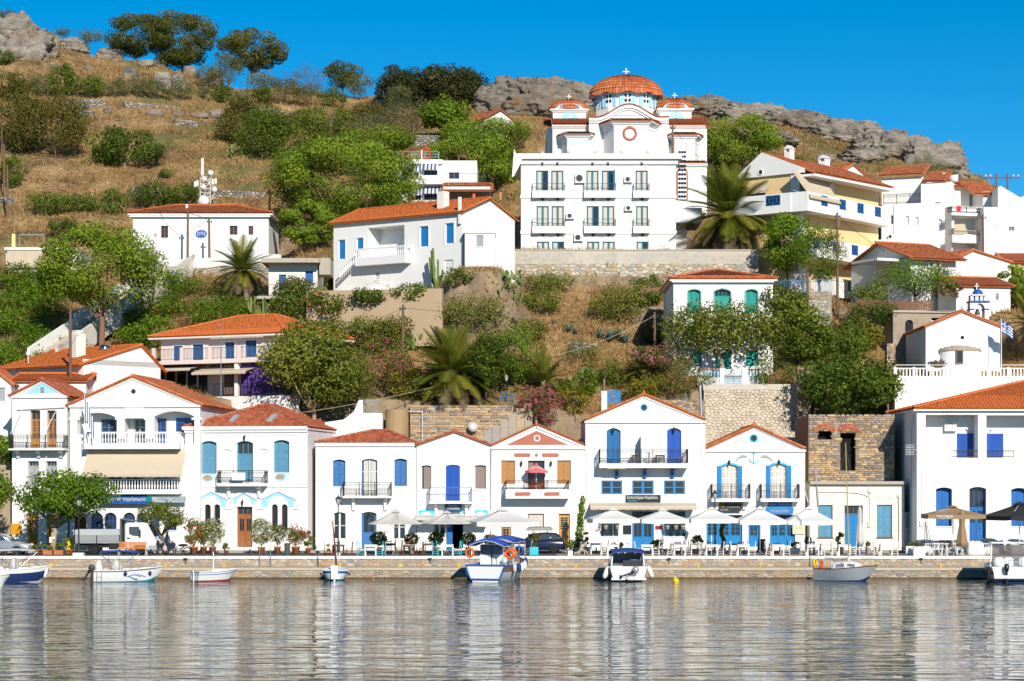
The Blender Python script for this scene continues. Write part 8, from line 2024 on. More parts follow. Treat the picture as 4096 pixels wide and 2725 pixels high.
for i,(sx,y0,w,h_)in enumerate(((2345,158.9,.5,1.3),)):pot_plant(sx,y0,.5,.45,'fig',w,h_,'slender dark shrub in a white pot by the awning',MATS['white_pot'])
PW_='plants of the restaurant windows'
for i,(sx,w,h_)in enumerate(((2423,.62,.75),(2470,.5,.6),(2670,.5,.75),(2704,.55,.6),(2732,.4,.7))):pot_plant(sx,162.0,.3,.26,('olive','green','olive','green','green')[i],w,h_,('grey green plant in the left restaurant window','basil pot in the left restaurant window','tall grey green plant in the right restaurant window','basil in a white urn in the right restaurant window','bright plant at the right end of the restaurant windows')[i],MATS['white_pot'],zf=3.05,leaf=.08,dens=700,ball=True)
for i,(sx,w,h_,lb)in enumerate(((2470,1.0,.6,'dark plant box behind the cabin boat'),(2640,1.4,.7,'dark plant box right of the restaurant door'),(2790,1.0,1.0,'leafy dark shrub left of the square lamp post'))):pot_plant(sx,158.2,w,.35,'fig',w,h_,lb,MATS['grey_wash_wood'],box=True)
pot_plant(3178,158.6,.7,.4,'fig',.75,.5,'leafy plant in a white box by the poster board',WHITE2,box=True);pot_plant(3232,158.8,.4,.4,'fig',.55,.6,'round clipped plant behind the white table',MATS['white_pot'],ball=True,stem=.2)
pot_plant(3366,157.6,.45,.5,'yellow',.8,1.1,'tall yellow green shrub before the shop wall',MATS['white_pot']);pot_plant(3472,158.4,.46,.48,'fig',.35,.35,'small plant in a white bucket pot',MATS['white_pot'],ball=True)
pot_plant(3648,155.0,.85,.62,'olive',.8,.35,'white wooden planter box with herbs behind another',WHITE2,box=True);pot_plant(3676,153.9,.8,.62,'olive',.8,.36,'white wooden planter box with herbs at the quay edge',WHITE2,box=True)
pot_plant(3898,158.6,.4,.4,'green',.75,.55,'bright shrub at the blue panelled door',MATS['white_pot'],ball=True);pot_plant(4080,158.6,.4,.4,'fig',.6,.6,'dark shrub under the black parasol',MATS['white_pot'],ball=True)
for i,(sx,w,h_,sp,fl,lb,bx)in enumerate(((150,.4,.5,'broom',(MAG,30,.07),'pot of violet flowers at the tree foot',0),(176,.55,.5,'green',None,'bright green pot plant at the tree foot',0),(195,.7,.35,'plane',None,'low flower box left of the street lamp',1),(233,.75,.6,'green',(ORB,10,.06),'flower box with marigolds left of the street lamp',1),(262,.5,1.1,'plane',None,'tall yellow green bush behind the flower boxes',0),(283,.4,.4,'green',(WHB,40,.06),'pot of white flowers at the truck tail',0))):pot_plant(sx,156.6,.4 if not bx else .75,.35 if not bx else .3,sp,w,h_,lb,POT,flowers=fl,box=bool(bx),leaf=.09,dens=600,zf=1.40)
t=thing('climbing_vine','vine climbing a white string right of the pine door','vine',gY(2312,159.4));bl=[(.0+.35*k/9+U(-.1,.1),0,.3+k*.38,.32-.015*k,.25,.32)for k in range(10)];V,Q,T=leafcloud(bl,1500,.15,.7,8);inst('foliage',mesh_np('foliage',V,Q,LM['green'],T),t);MB().cyl((0,0,0),(.6,0,4.2),.012,n=4).obj('string',ROPE,t);MB().box(-.25,-.2,0,.25,.2,.4).obj('planter',WHITE2,t)
t=thing('climbing_vine','dark vine spiralling up the lamp post','vine',gY(2890,157.5));bl=[(.1*math.sin(k),.1*math.cos(k),.5+k*.22,.16,.16,.16)for k in range(9)];V,Q,T=leafcloud(bl,700,.13,.7,9);inst('foliage',mesh_np('foliage',V,Q,LM['fig'],T),t);MB().cyl((0,0,0),(.05,0,2.5),.02,n=5).obj('cane',BARKP,t);MB().lathe([(.2,0),(.26,.4)],n=10).obj('pot',MATS['white_pot'],t)
one('driftwood',MB().tube([(-.25,0,.05),(-.05,0,.3),(.05,.05,.75),(.2,0,1.0)],.14,7,.06).tube([(-.05,0,.3),(.3,-.1,.25),(.5,-.1,.02)],.09,6,.05).tube([(-.5,0,.08),(-.1,0,.12)],.1,6),BARKP,'upright driftwood trunk beside the trellis vine','driftwood',None,gY(2325,156.2))
one('solar_lamp_box',MB().box(-.16,-.1,0,.16,.1,.36).box(-.12,-.13,.05,.04,-.1,.33),PLAST,'small white box with dark solar panel on the coping','lamp',None,gY(2281,153.4))
t=thing('menu_board','black folding menu board before the blue travel door','sign',gY(3047,157.6));MB().add([(-.32,-.25,0),(.32,-.25,0),(.24,0,1.05),(-.24,0,1.05)],[(0,1,2,3)]).add([(-.32,.25,0),(.32,.25,0),(.24,.02,1.05),(-.24,.02,1.05)],[(3,2,1,0)]).obj('board',MATS['sign_black'],t);MB().cyl((-.32,-.26,0),(-.24,0,1.06),.02,n=4).cyl((.32,-.26,0),(.24,0,1.06),.02,n=4).obj('frame',DWOOD,t)
arm=bpy.data.objects.new('bar_armchair',None);mb=MB()
for k in range(9):a=PI*(.05+.9*k/8);mb.cyl((.30*math.cos(a),.3*math.sin(a),.42),(.33*math.cos(a),.33*math.sin(a),.8),.014,n=4)
inst_(mb.tube([(.33*math.cos(PI*k/10),.33*math.sin(PI*k/10),.8)for k in range(11)],.025,5).mesh('back',WHITE2),'back',arm);inst_(MB().lathe([(.3,.4),(.32,.42),(.3,.45)],n=14).mesh('seat',WHITE2),'seat',arm)
for a,b in((-1,-1),(1,-1),(-1,1),(1,1)):inst_(MB().cyl((a*.22,b*.22,.42),(a*.28,b*.28,0),.018,n=5).mesh('leg',WHITE2),'leg',arm)
for sx,Y,rz in((3715,154,.9),(3738,153.8,-1.2),(3835,153.9,-1.3),(3800,154.8,1.0),(3760,155.4,.5),(3825,155.4,-.7),(3944,154.4,.3)):put(arm,gY(sx,Y),rz,'white slatted armchair of the bar terrace','chair','white bar armchairs')
for sx,Y in((3778,153.9),(3745,155.2)):
 t=thing('bar_table','tall white stool table of the bar terrace','table',gY(sx,Y),0,'bar tables');MB().lathe([(.32,.78),(.33,.8),(.33,.83)],n=14).obj('table_top',MATS['white_top'],t)
 for k in range(4):a=PI/4+k*PI/2;MB().cyl((.18*math.cos(a),.18*math.sin(a),.78),(.26*math.cos(a),.26*math.sin(a),0),.025,n=5).obj('leg',WHITE2,t)
def cover(sx,Y,w,h_,label,seed):
 rnd=random.Random(seed);n=20;rings=[]
 for f,k in((0,1.08),(.3,1.0),(.7,.93),(.93,.86),(1.,.6),(1.02,.1)):rings.append([(w*k*(1+.06*math.sin(i*3.1+f)*(1-f))*(abs(math.cos(math.tau*i/n))**.6)*(1 if math.cos(math.tau*i/n)>0 else-1),w*.7*k*(1+.06*math.sin(i*2.3))*(abs(math.sin(math.tau*i/n))**.6)*(1 if math.sin(math.tau*i/n)>0 else-1),h_*f*(1+.05*math.sin(i*1.3)))for i in range(n)])
 one('covered_furniture',MB().loft(rings,close=True),PLAST if seed%2 else CLOTHW,label,'cover',None,gY(sx,Y),.2*seed,True)
cover(3900,154.3,.62,.95,'white cover draped over furniture behind the closed tan parasol',1);cover(3955,157,.7,1.05,'white sheet over furniture left of the white motor boat',2);cover(3705,157.6,.7,.95,'white sheet over furniture behind the planter boxes',3);cover(4060,157,.7,1.0,'white sheet over furniture under the black parasol',4)
t=thing('leaning_paddles','two long paddles leaning on the white wall by the planters','paddle',gY(3720,160.2));MB().tube([(0,0,0),(-.25,.5,2.3)],.025,5).obj('paddle',IRON,t);MB().tube([(.2,0,0),(-.15,.5,2.2)],.025,5).obj('paddle',WOOD,t)
parasol(2145,162.25,zS(ZD,606,162.25),zS(ZD,655,161.8),.85,'small pink dotted parasol on the terracotta house balcony',mat('pink_dots',(.62,.16,.18),.8,.25,9),.14,8,.2,pole=WHITE2,base=False,zfloor=zS(ZD,800,162.2))
for sx in(2116,2176):pot=put(CH['navy'],gY(sx,162.3,zS(ZD,800,162.2)),PI/2 if sx<2140 else-PI/2,'dark chair beside the pink parasol on the balcony','chair','balcony chairs',.75)
one('balcony_table',MB().box(-.35,-.25,.45,.35,.25,.5).box(-.3,-.2,0,-.26,.2,.45).box(.26,-.2,0,.3,.2,.45),mat('red_cloth',(.55,.03,.03),.8),'low table with red cloth under the pink parasol','table',None,gY(2146,162.25,zS(ZD,800,162.2)))
for sx,rz in((2605,1.2),(2720,-1.4)):put(CH['brown'],gY(sx,162.0,zS(ZE,596,162)),rz,'brown chair on the wide restaurant balcony','chair','restaurant balcony chairs',.85)
for sx in(2545,2640):put(TB['brown'],gY(sx,162.2,zS(ZE,596,162)),0,'small table on the wide restaurant balcony','table','restaurant balcony tables',.8)
# ------ street trees
def street_tree(sx,Y,crown,label,sp,tr,leaf=.17,dens=330,nb=40,lean=(0,0),bark=BARKP,paper=False):
 x0,x1,y0,y1=crown;p=gY(sx,Y,1.4);k=Y/FPX;t=thing('street_tree',label,'tree',p);rnd=random.Random(int(sx));W=(x1-x0)*k;z1,z0=Zs(y0,Y)-1.4,Zs(y1,Y)-1.4;ox=((x0+x1)/2-sx)*k
 bl=[(x+ox,y,z,a,b,c)for x,y,z,a,b,c in blobset(W,W*.7,z0,z1,nb,rnd,(.10,.17),flat=.75)]
 n=int(dens*W*(z1-z0));V,Q,T=leafcloud(bl,n,leaf,.75,abs(int(sx)),fill=.4);inst('crown',mesh_np('crown',V,Q,LM[sp],T),t)
 mb=MB().tube([(0,0,-.1),(.02,0,z0*.45),(lean[0]*.3,0,z0*.8)],tr,10,tr*.75)
 for b in sorted(bl,key=lambda b:b[2])[:9]:e=Vector(b[:3]);s=Vector((lean[0]*.3,0,z0*.78));mb.tube([s,s.lerp(e,.5)+Vector((0,0,.1)),e],tr*.5,7,tr*.16)
 mb.obj('trunk',bark,t,True)
 if paper:MB().box(-.2,-tr-.03,.8,.0,-tr-.02,1.2).obj('notice',PAPER,t);MB().box(.04,-tr-.03,1.05,.2,-tr-.02,1.22).obj('notice',PAPER,t)
street_tree(212,157.8,(30,470,1868,2085),'mulberry street tree with paper notices on its trunk','green',.26,.2,300,56,(.4,0),BARKP,True)
street_tree(660,158.2,(540,748,2002,2125),'small dense street tree above the walking man','plane',.12,.12,520,30,(-.8,0),BARK)
street_tree(-70,159,(-330,62,1850,2090),'street tree reaching in from the left edge','green',.24,.2,260,50)
plant('green',-20,1850,160,230,'green tree between the roofs at the left edge','tree',loc=(X(-10,166.5),166.8,1.4+4),tf=.0,dens=200,leaf=.2)
# ------ vehicles
PAINTS=mat('silver_car_paint',(.42,.44,.46),.25,.02,metal=.6,coat=.6);PAINTN=mat('navy_car_paint',(.010,.014,.045),.2,.02,coat=.8);PAINTW=mat('white_truck_paint',(.72,.74,.72),.3,.02,coat=.4)
TAIL=mat('tail_lamp',(.55,.02,.01),.2,.02);HEAD=mat('head_lamp',(.65,.65,.62),.1,.02,spec=.8);AMBER=mat('amber_lamp',(.7,.25,.02),.2)
CARGLASS=mat('car_glass',(.05,.065,.07),.05,.0,spec=.8)
def wheel(par,x,y,r,w,nm='wheel',hub=STEEL):
 o=MB().lathe([(r*.62,-w/2),(r*.95,-w/2),(r,-w*.32),(r,w*.32),(r*.95,w/2),(r*.62,w/2)],n=22).obj(nm,RUBBER,par,True,loc=(x,y,r),rot=(PI/2,0,0))
 MB().lathe([(r*.64,-w*.40),(r*.5,-w*.5),(r*.16,-w*.38),(.02,-w*.45)],n=22).obj('rim',hub,o,True);MB().lathe([(r*.64,w*.40),(r*.5,w*.5),(r*.16,w*.38),(.02,w*.45)],n=22).obj('rim',hub,o,True)
 return o
def car(p,rz,label,paint,prof,roof,w=.86,wheels=((.75,.31),(3.3,.31)),glassq=None,nm='parked_car',front_lamps=True,lamps=()):
 """prof: lower body outline (x,z) front=+x; roof: greenhouse outline"""
 t=thing(nm,label,'car',p,rz);zb=max(z for x,z in prof)
 def shell(poly,hw,m,name,bev=.05):
  cx=sum(a for a,b in poly)/len(poly);cz=sum(b for a,b in poly)/len(poly);rings=[]
  for s_,k in((-1,.93),(-1,1),(1,1),(1,.93)):
   rings.append([(cx+(x-cx)*(k if abs(k-1)>0 else 1),s_*(hw(z)-(bev if k<1 else 0)*0+(.0 if k==1 else .035)),cz+(z-cz)*(k if k<1 else 1))for x,z in poly])
  rings[0],rings[1]=rings[0],rings[1]
  return MB().loft(rings,close=True).obj(name,m,t,True)
 shell(prof,lambda z:w-.05*max(0,z-.55),paint,'body')
 zr=max(z for x,z in roof);z0=min(z for x,z in roof);hw=lambda z:w-.06-.20*(z-z0)/(zr-z0)
 shell(roof,hw,paint,'cabin')
 for s_ in(-1,1):
  for q in glassq or[]:
   MB().loft([[(x,s_*(hw(z)+.042),z)for x,z in q],[(x,s_*(hw(z)+.052),z)for x,z in q]],close=True).obj('side_window',CARGLASS,t)
 ends=sorted(roof,key=lambda a:a[0]);
 for(xa,za),(xb,zb2),nm2 in((roof[0],roof[1],'rear_screen'),(roof[-1],roof[-2],'windscreen')):
  sgn=-1 if nm2=='rear_screen' else 1
  A=Vector((xa,0,za)).lerp(Vector((xb,0,zb2)),.12);B=Vector((xa,0,za)).lerp(Vector((xb,0,zb2)),.9);o=Vector((sgn*.035,0,.02))
  MB().add([A+o+Vector((0,-hw(A.z)+.08,0)),A+o+Vector((0,hw(A.z)-.08,0)),B+o+Vector((0,hw(B.z)-.08,0)),B+o+Vector((0,-hw(B.z)+.08,0))],[(0,1,2,3)if sgn>0 else(3,2,1,0)]).obj(nm2,CARGLASS,t)
 for x,r in wheels:
  for s_ in(-1,1):wheel(t,x,s_*(w-.06),r,.2);MB().torus((x,s_*(w+.005),r),r+.07,.035,'y',20,4).obj('wheel_arch',RUBBER,t)
 for(x,y,z,dx,dy,dz,m,nm3)in lamps:
  for s_ in(-1,1):MB().ell((x,s_*y,z),dx,dy,dz,8,6).obj(nm3,m,t,True)
 return t
prof=[(.0,.3),(.02,.62),(.1,.92),(2.2,.95),(2.9,.93),(3.55,.85),(4.0,.72),(4.15,.5),(4.12,.28),(3.7,.24),(.4,.24)]
roof=[(.12,.9),(.55,1.46),(1.0,1.53),(1.9,1.5),(2.2,1.42),(2.98,.92)]
car(gY(-110,156.3,1.4),0,'silver estate car parked under the mulberry tree',PAINTS,prof,roof,glassq=[[(.62,1.0),(.8,1.4),(1.28,1.44),(1.28,1.0)],[(1.36,1.0),(1.36,1.44),(1.9,1.42),(2.1,1.36),(2.62,1.0)]],wheels=((.78,.33),(3.25,.33)),lamps=((3.98,.6,.68,.16,.2,.1,HEAD,'headlight'),(3.9,.76,.64,.08,.1,.08,AMBER,'indicator'),(.03,.7,.8,.06,.12,.14,TAIL,'tail_light')))
prof=[(.0,.35),(.0,.62),(.06,.9),(1.3,.96),(2.6,.94),(3.5,.86),(3.95,.72),(4.1,.5),(4.05,.3),(3.7,.24),(.4,.24),(.1,.28)]
roof=[(.08,.9),(.34,1.28),(.62,1.44),(1.3,1.48),(2.2,1.42),(3.0,.92)]
c=car(gY(2258,160.0,1.4),PI,'dark navy hatchback with grey roof box behind the turquoise planter',PAINTN,prof,roof,glassq=[[(.42,1.0),(.62,1.32),(.98,1.38),(.98,1.0)],[(1.04,1.0),(1.04,1.38),(1.7,1.38),(1.7,1.0)],[(1.78,1.0),(1.78,1.38),(2.15,1.35),(2.65,1.0)]],wheels=((.78,.31),(3.25,.31)),lamps=((.06,.66,.78,.07,.16,.13,TAIL,'tail_light'),(3.95,.6,.68,.12,.18,.1,HEAD,'headlight')))
rb=MB().loft([[(x,y*k,1.60+z)for x,z in((.9,.0),(.85,.15),(1.0,.28),(2.4,.26),(2.75,.1),(2.7,0))]for y,k in((-.42,.85),(-.42,1),(.42,1),(.42,.85))],close=True).obj('roof_box',mat('roof_box_grey',(.30,.31,.29),.4),c);MB().box(1.2,-.6,1.5,1.26,.6,1.6).box(2.2,-.6,1.48,2.26,.6,1.6).obj('roof_bar',IRON,c)
car(gY(18,161.2,1.4),.2,'dark car half hidden at the left wall',mat('dark_grey_car_paint',(.04,.045,.05),.3,.02,coat=.5),[(-2.4,.3),(-2.4,.9),(.3,.95),(.6,.8),(.65,.4),(.5,.25),(-2.2,.25)],[(-2.3,.9),(-2.0,1.4),(-.8,1.45),(.0,.93)],wheels=((-1.8,.3),(.1,.3)),glassq=[[(-1.9,1.),(-1.8,1.35),(-.9,1.38),(-.3,1.)]],nm='parked_car')
t=thing('truck','white cab tipper truck with grey drop side bed','truck',gY(291,156.4,1.4));k=156.4/FPX*.2551;fx=lambda x:(x-1141)*k;fz=lambda y:(868-y)*k
BEDG=mat('truck_bed_grey',(.27,.28,.285),.6,.08,3,dirt=(.40,.38,.35),dirt_amt=.66);CHAS=mat('chassis_black',(.02,.02,.02),.8,.1)
bed=MB().box(fx(1150),0,fz(690),fx(1880),1.75,fz(655)).obj('bed_floor',BEDG,t)
for y,nm_ in((-.02,'side_board'),(1.73,'side_board')):
 b=MB().box(fx(1152),y,fz(655),fx(1876),y+.05,fz(565)).obj(nm_,BEDG,t);MB().box(fx(1152),y+.005,fz(560),fx(1876),y+.045,fz(476)).obj('extension_board',mat('bed_light_grey',(.42,.43,.43),.6,.06),b)
 for x in(1152,1510,1870):MB().box(fx(x),y-.02,fz(690),fx(x)+.06,y,fz(565)).obj('stake',CHAS,b)
MB().box(fx(1150),.03,fz(655),fx(1150)+.05,1.73,fz(476)).obj('tail_board',BEDG,t);MB().box(fx(1876),.0,fz(680),fx(1900),1.75,fz(312)).prism([(fx(1876),fz(312)),(fx(2100),fz(345)),(fx(2100),fz(335)),(fx(1876),fz(300))],.0,1.75).obj('head_board',mat('headboard_grey',(.13,.135,.14),.6),t)
MB().box(fx(1240),.25,fz(760),fx(2700),.45,fz(700)).box(fx(1240),1.3,fz(760),fx(2700),1.5,fz(700)).box(fx(1700),.1,fz(790),fx(1850),.4,fz(690)).obj('chassis',CHAS,t)
cabp=[(fx(1955),fz(780)),(fx(1955),fz(400)),(fx(1985),fz(368)),(fx(2250),fz(365)),(fx(2310),fz(385)),(fx(2420),fz(590)),(fx(2440),fz(640)),(fx(2440),fz(790)),(fx(2310),fz(800)),(fx(2270),fz(720)),(fx(2110),fz(720)),(fx(2070),fz(790))]
cx_=sum(a for a,b in cabp)/len(cabp);cz_=sum(b for a,b in cabp)/len(cabp)
MB().loft([[(cx_+(x-cx_)*q,y,cz_+(z-cz_)*q)for x,z in cabp]for y,q in((.0,.94),(.06,1),(1.69,1),(1.75,.94))],close=True).obj('cab',PAINTW,t,False)
dr=MB().prism([(fx(2012),fz(690)),(fx(2230),fz(690)),(fx(2230),fz(560)),(fx(2190),fz(420)),(fx(2012),fz(420))],-.03,.06).obj('door',PAINTW,t);MB().prism([(fx(2025),fz(540)),(fx(2080),fz(570)),(fx(2200),fz(582)),(fx(2205),fz(560)),(fx(2180),fz(430)),(fx(2025),fz(430))],-.045,-.03).obj('side_window',CARGLASS,dr);MB().box(fx(1995),-.05,fz(620),fx(2040),-.03,fz(600)).obj('handle',IRON,dr)
MB().add([(fx(2316),.12,fz(395)),(fx(2316),1.63,fz(395)),(fx(2418),1.66,fz(578)),(fx(2418),.09,fz(578))],[(3,2,1,0)]).add([(fx(2322),.12,fz(398)),(fx(2322),1.63,fz(398)),(fx(2426),1.66,fz(578)),(fx(2426),.09,fz(578))],[(0,1,2,3),(3,2,1,0)]).obj('windscreen',CARGLASS,t)
MB().box(fx(2440),.1,fz(700),fx(2446),1.65,fz(655)).obj('grille',CHAS,t);MB().box(fx(2330),-.04,fz(795),fx(2455),1.79,fz(720)).obj('bumper',GREY,t)
for y in(.02,1.55):MB().box(fx(2400),y,fz(690),fx(2452),y+.2,fz(640)).obj('headlight',HEAD,t)
MB().box(fx(2195),-.3,fz(580),fx(2215),-.18,fz(480)).cyl((fx(2205),-.2,fz(480)),(fx(2190),.02,fz(470)),.012,n=4).obj('mirror',IRON,t)
for x in(1472,2190):
 for y in(.05,1.6):wheel(t,fx(x),y+.05,.31,.22,hub=mat('dusty_hub',(.30,.25,.20),.8))
MB().torus((fx(1472),.1,.31),.40,.05,'y',18,4).obj('mudguard',CHAS,t)
t=thing('moped','black moped with top seat parked by the red oleander','moped',gY(715,155.3,1.4));
for x in(-.6,.58):
 o=MB().torus((x,0,.28),.25,.04,'y',20,6).obj('wheel',RUBBER,t,True);mb=MB()
 for k in range(8):a=PI*k/8;mb.cyl((x-.24*math.cos(a),0,.28-.24*math.sin(a)),(x+.24*math.cos(a),0,.28+.24*math.sin(a)),.006,n=3)
 mb.obj('spokes',STEEL,o)
MB().tube([(-.6,0,.28),(-.48,0,.7),(-.42,0,.95)],.03,6).tube([(-.48,0,.75),(-.25,0,.45),(.1,0,.4),(.35,0,.55)],.05,6).tube([(.1,0,.35),(.58,0,.28)],.03,6).obj('frame',IRON,t);MB().tube([(-.42,-.3,1.0),(-.42,0,.96),(-.42,.3,1.0)],.016,5).obj('handlebar',IRON,t)
MB().ell((.3,0,.68),.36,.13,.1,10,6).obj('seat',RUBBER,t,True);MB().ell((-.05,0,.34),.2,.13,.14,8,6).obj('engine',GREY,t,True);MB().ell((.72,0,.62),.05,.06,.05,8,6).obj('tail_light',TAIL,t);MB().prism([(-.5,.5),(-.38,.9),(-.3,.85),(-.36,.45)],-.18,.18).obj('leg_shield',NAVYP,t);MB().ell((-.5,0,.9),.06,.08,.08,8,6).obj('headlight',HEAD,t)
# ------ walking man
def person():
 t=thing('person','man in dark blue overalls walking with a plastic bag','person',gY(667,153.55,1.4),0)
 V=[(0,0,.98),(0,0,1.12),(.01,0,1.28),(.02,0,1.44),(.03,0,1.55),(.045,0,1.66),(.05,0,1.76),(.05,-.10,.95),(.15,-.11,.52),(.12,-.11,.10),(.26,-.12,.04),(-.03,.10,.95),(-.12,.11,.54),(-.34,.11,.20),(-.30,.11,.07),(.01,-.20,1.42),(-.08,-.25,1.14),(-.08,-.27,.90),(.03,.20,1.42),(.10,.25,1.16),(.22,.24,1.0)]
 E=[(0,1),(1,2),(2,3),(3,4),(4,5),(5,6),(0,7),(7,8),(8,9),(9,10),(0,11),(11,12),(12,13),(13,14),(3,15),(15,16),(16,17),(3,18),(18,19),(19,20)]
 Rr=[.15,.145,.165,.15,.06,.085,.075,.10,.072,.05,.04,.10,.072,.05,.045,.068,.052,.04,.068,.052,.04]
 me=bpy.data.meshes.new('body');me.from_pydata(V,E,[]);o=inst('body',me,t)
 sm=o.modifiers.new('skin','SKIN');sk=me.skin_vertices[0].data
 for i,r in enumerate(Rr):sk[i].radius=(r*.82,r)if i<4 else(r,r)
 sk[0].use_root=True
 ss=o.modifiers.new('sub','SUBSURF');ss.levels=2;ss.render_levels=2
 me.materials.append(mat('navy_overalls',(.012,.030,.055),.8,.15,8));bpy.context.view_layer.update()
 skin=mat('skin',(.42,.22,.14),.6,.05);hair=mat('dark_hair',(.02,.015,.012),.7,.1)
 head=MB().ell((.055,0,1.70),.092,.078,.122,14,10);head.ell((.148,0,1.695),.022,.014,.018,6,5).ell((.055,-.079,1.70),.02,.012,.03,6,5).ell((.055,.079,1.70),.02,.012,.03,6,5).cyl((.03,0,1.5),(.04,0,1.62),.058,n=10).obj('head',skin,t,True)
 MB().ell((.035,0,1.745),.098,.086,.092,14,8).obj('hair',hair,t,True)
 MB().ell((.134,-.03,1.712),.008,.012,.008,6,4).obj('eye',IRON,t);MB().box(.138,-.025,1.648,.144,.025,1.654).obj('mouth',mat('lips',(.30,.12,.09),.6),t)
 for bx,by,bz,sg in((-.08,-.27,.90,-1),(.22,.24,1.0,1)):
  hm=MB().ell((bx,by,bz-.05),.035,.022,.055,8,6)
  for k in range(4):x=bx-.026+.017*k;ln=(.062,.072,.068,.052)[k];hm.tube([(x,by,bz-.09),(x+.006,by-.012*sg*-1,bz-.09-ln*.55),(x+.012,by+.022,bz-.09-ln*.75)],.0085,5,.006)
  hm.tube([(bx+.03,by,bz-.03),(bx+.055,by+.012,bz-.065),(bx+.05,by+.02,bz-.095)],.010,5,.007).obj('hand',skin,t,True)
 for(x,y,z,rx)in((.24,-.12,.05,0),(-.31,.11,.09,.9)):
  s=MB().ell((0,0,0),.135,.05,.052,10,6).obj('shoe',mat('shoe_dark',(.03,.04,.03),.7),t,True,loc=(x,y,z),rot=(0,rx,0));MB().box(-.12,-.045,-.055,.12,.045,-.035).obj('sole',mat('lime_sole',(.35,.60,.08),.6),s)
 bag=thing('carrier_bag','thin white plastic carrier bag held by the walking man','bag',gY(667,153.55,1.4));MB().lathe([(.06,.32),(.13,.38),(.16,.52),(.12,.66),(.03,.76),(.015,.82)],(-.08,-.27,0),10).obj('sack',PPB,bag,True);MB().torus((-.08,-.27,.80),.03,.006,'y',8,4).obj('handle',PAPER,bag)
person()
# ------ boats
def hull(t,L,B,D,strips,stern=.8,n=16,bowr=.55,keel=-.35,sheer=.32,deck=None,decklow=.18,transom=None,dbl=False,power=.42):
 def b(u):
  if dbl and u<.3:f=math.sin(math.pi/2*max(u,.0)/.3)**.8*.94+.06
  else:f=stern+(1-stern)*min(1,u/.4)
  if u>.5:f*=max(.0,1-((u-.5)/.5)**2.1)
  return max(f,.012)*B/2
 zs=lambda u:D*(1+sheer*max(0,u-.25)**1.6+(.25*max(0,.25-u)if dbl else .03*max(0,.3-u)))
 zk=lambda u:keel+(.55*D if u>.8 else 0)*max(0,(u-.8)/.2)**1.5
 def pt(u,v,s_):z=zk(u)+(zs(u)-zk(u))*v;x=u*L+bowr*(v-.5)*max(0,(u-.6)/.4)**1.5;return(x,s_*b(u)*(v**power),z)
 us=[i/n for i in range(n+1)]
 for(v0,v1,m,nm_)in strips:
  mb=MB();vs=[v0+(v1-v0)*k/4 for k in range(5)]
  for s_ in(-1,1):mb.loft([[pt(u,v,s_)for v in vs]for u in us]if s_>0 else[[pt(u,v,s_)for v in vs[::-1]]for u in us],caps=False)
  ring=[pt(0,v,-1)for v in vs]+[pt(0,v,1)for v in vs[::-1]];mb.add(ring,[tuple(range(len(ring)))[::-1]])
  mb.obj(nm_,m,t,True)
 dk=MB().loft([[(pt(u,1,-1)[0],pt(u,1,-1)[1]*.97,zs(u)-decklow),(pt(u,1,1)[0],pt(u,1,1)[1]*.97,zs(u)-decklow)]for u in us],caps=False);dk.obj('deck',deck or PLAST,t)
 gw=MB()
 for s_ in(-1,1):gw.tube([Vector(pt(u,1,s_))for u in us],.035,5)
 return pt,zs,gw
def boat(nm,label,sx,Y,rz):return thing(nm,label,'boat',(X(sx,Y),Y,0),rz)
def fender(sx,Y,z,m,r=.13,h_=.5,lb='fender'):
 return MB().lathe([(.02,-h_/2-.05),(r*.6,-h_/2),(r,-h_*.32),(r,h_*.32),(r*.6,h_/2),(.03,h_/2+.06)],n=10)
GELW=mat('gelcoat_white',(.74,.74,.72),.3,.04,1,spec=.5,dirt=(.55,.52,.46),dirt_amt=.68);BOATB=mat('boat_blue',(.012,.12,.42),.4,.06);BOATT=mat('boat_turquoise',(.02,.20,.30),.4,.08);BOATR=mat('boat_red',(.30,.045,.04),.5,.1);NAVYH=mat('navy_hull',(.015,.035,.12),.35,.05);GREYH=mat('grey_hull',(.27,.30,.33),.45,.10,1.5);VINYL=mat('clear_vinyl',(.22,.22,.26),.25,.15,2)
VARN=mat('varnished_wood',(.24,.09,.03),.35,.12,4)
t=boat('fishing_boat','blue and white fishing boat with canopies, cabin and hanging fenders',1941,145.2,math.radians(72))
pt,zs,gw=hull(t,6.6,2.75,1.05,[(0,.42,GELW,'bottom'),(.42,.72,GELW,'hull'),(.72,.93,VARN,'wooden_strake'),(.93,1.0,BOATB,'blue_strake')],.95,sheer=.55,deck=GELW,decklow=.35,power=.30)
gw.obj('gunwale',BOATB,t)
ring=[pt(0,v,-1)for v in(.36,.5,.7,.9,1)]+[pt(0,v,1)for v in(1,.9,.7,.5,.36)];MB().tube([Vector(p)+Vector((-.04,0,0))for p in ring+ring[:1]],.06,6).obj('transom_edge',BOATB,t);MB().add([(x-.03,y*.96,z)for x,y,z in ring],[tuple(range(len(ring)))[::-1]]).obj('transom',GELW,t)
cb=MB().box(1.5,-.78,.7,3.7,.86,2.35).obj('cabin',GELW,t);MB().box(1.46,-.76,1.72,1.49,.80,2.32).obj('vinyl_window',VINYL,cb);MB().box(1.9,-.82,1.75,3.3,-.79,2.2).obj('vinyl_window',VINYL,cb);MB().box(1.45,.02,.75,1.48,.06,2.33).box(1.44,-.02,1.5,1.46,.1,1.56).obj('door_seam',IRON,cb)
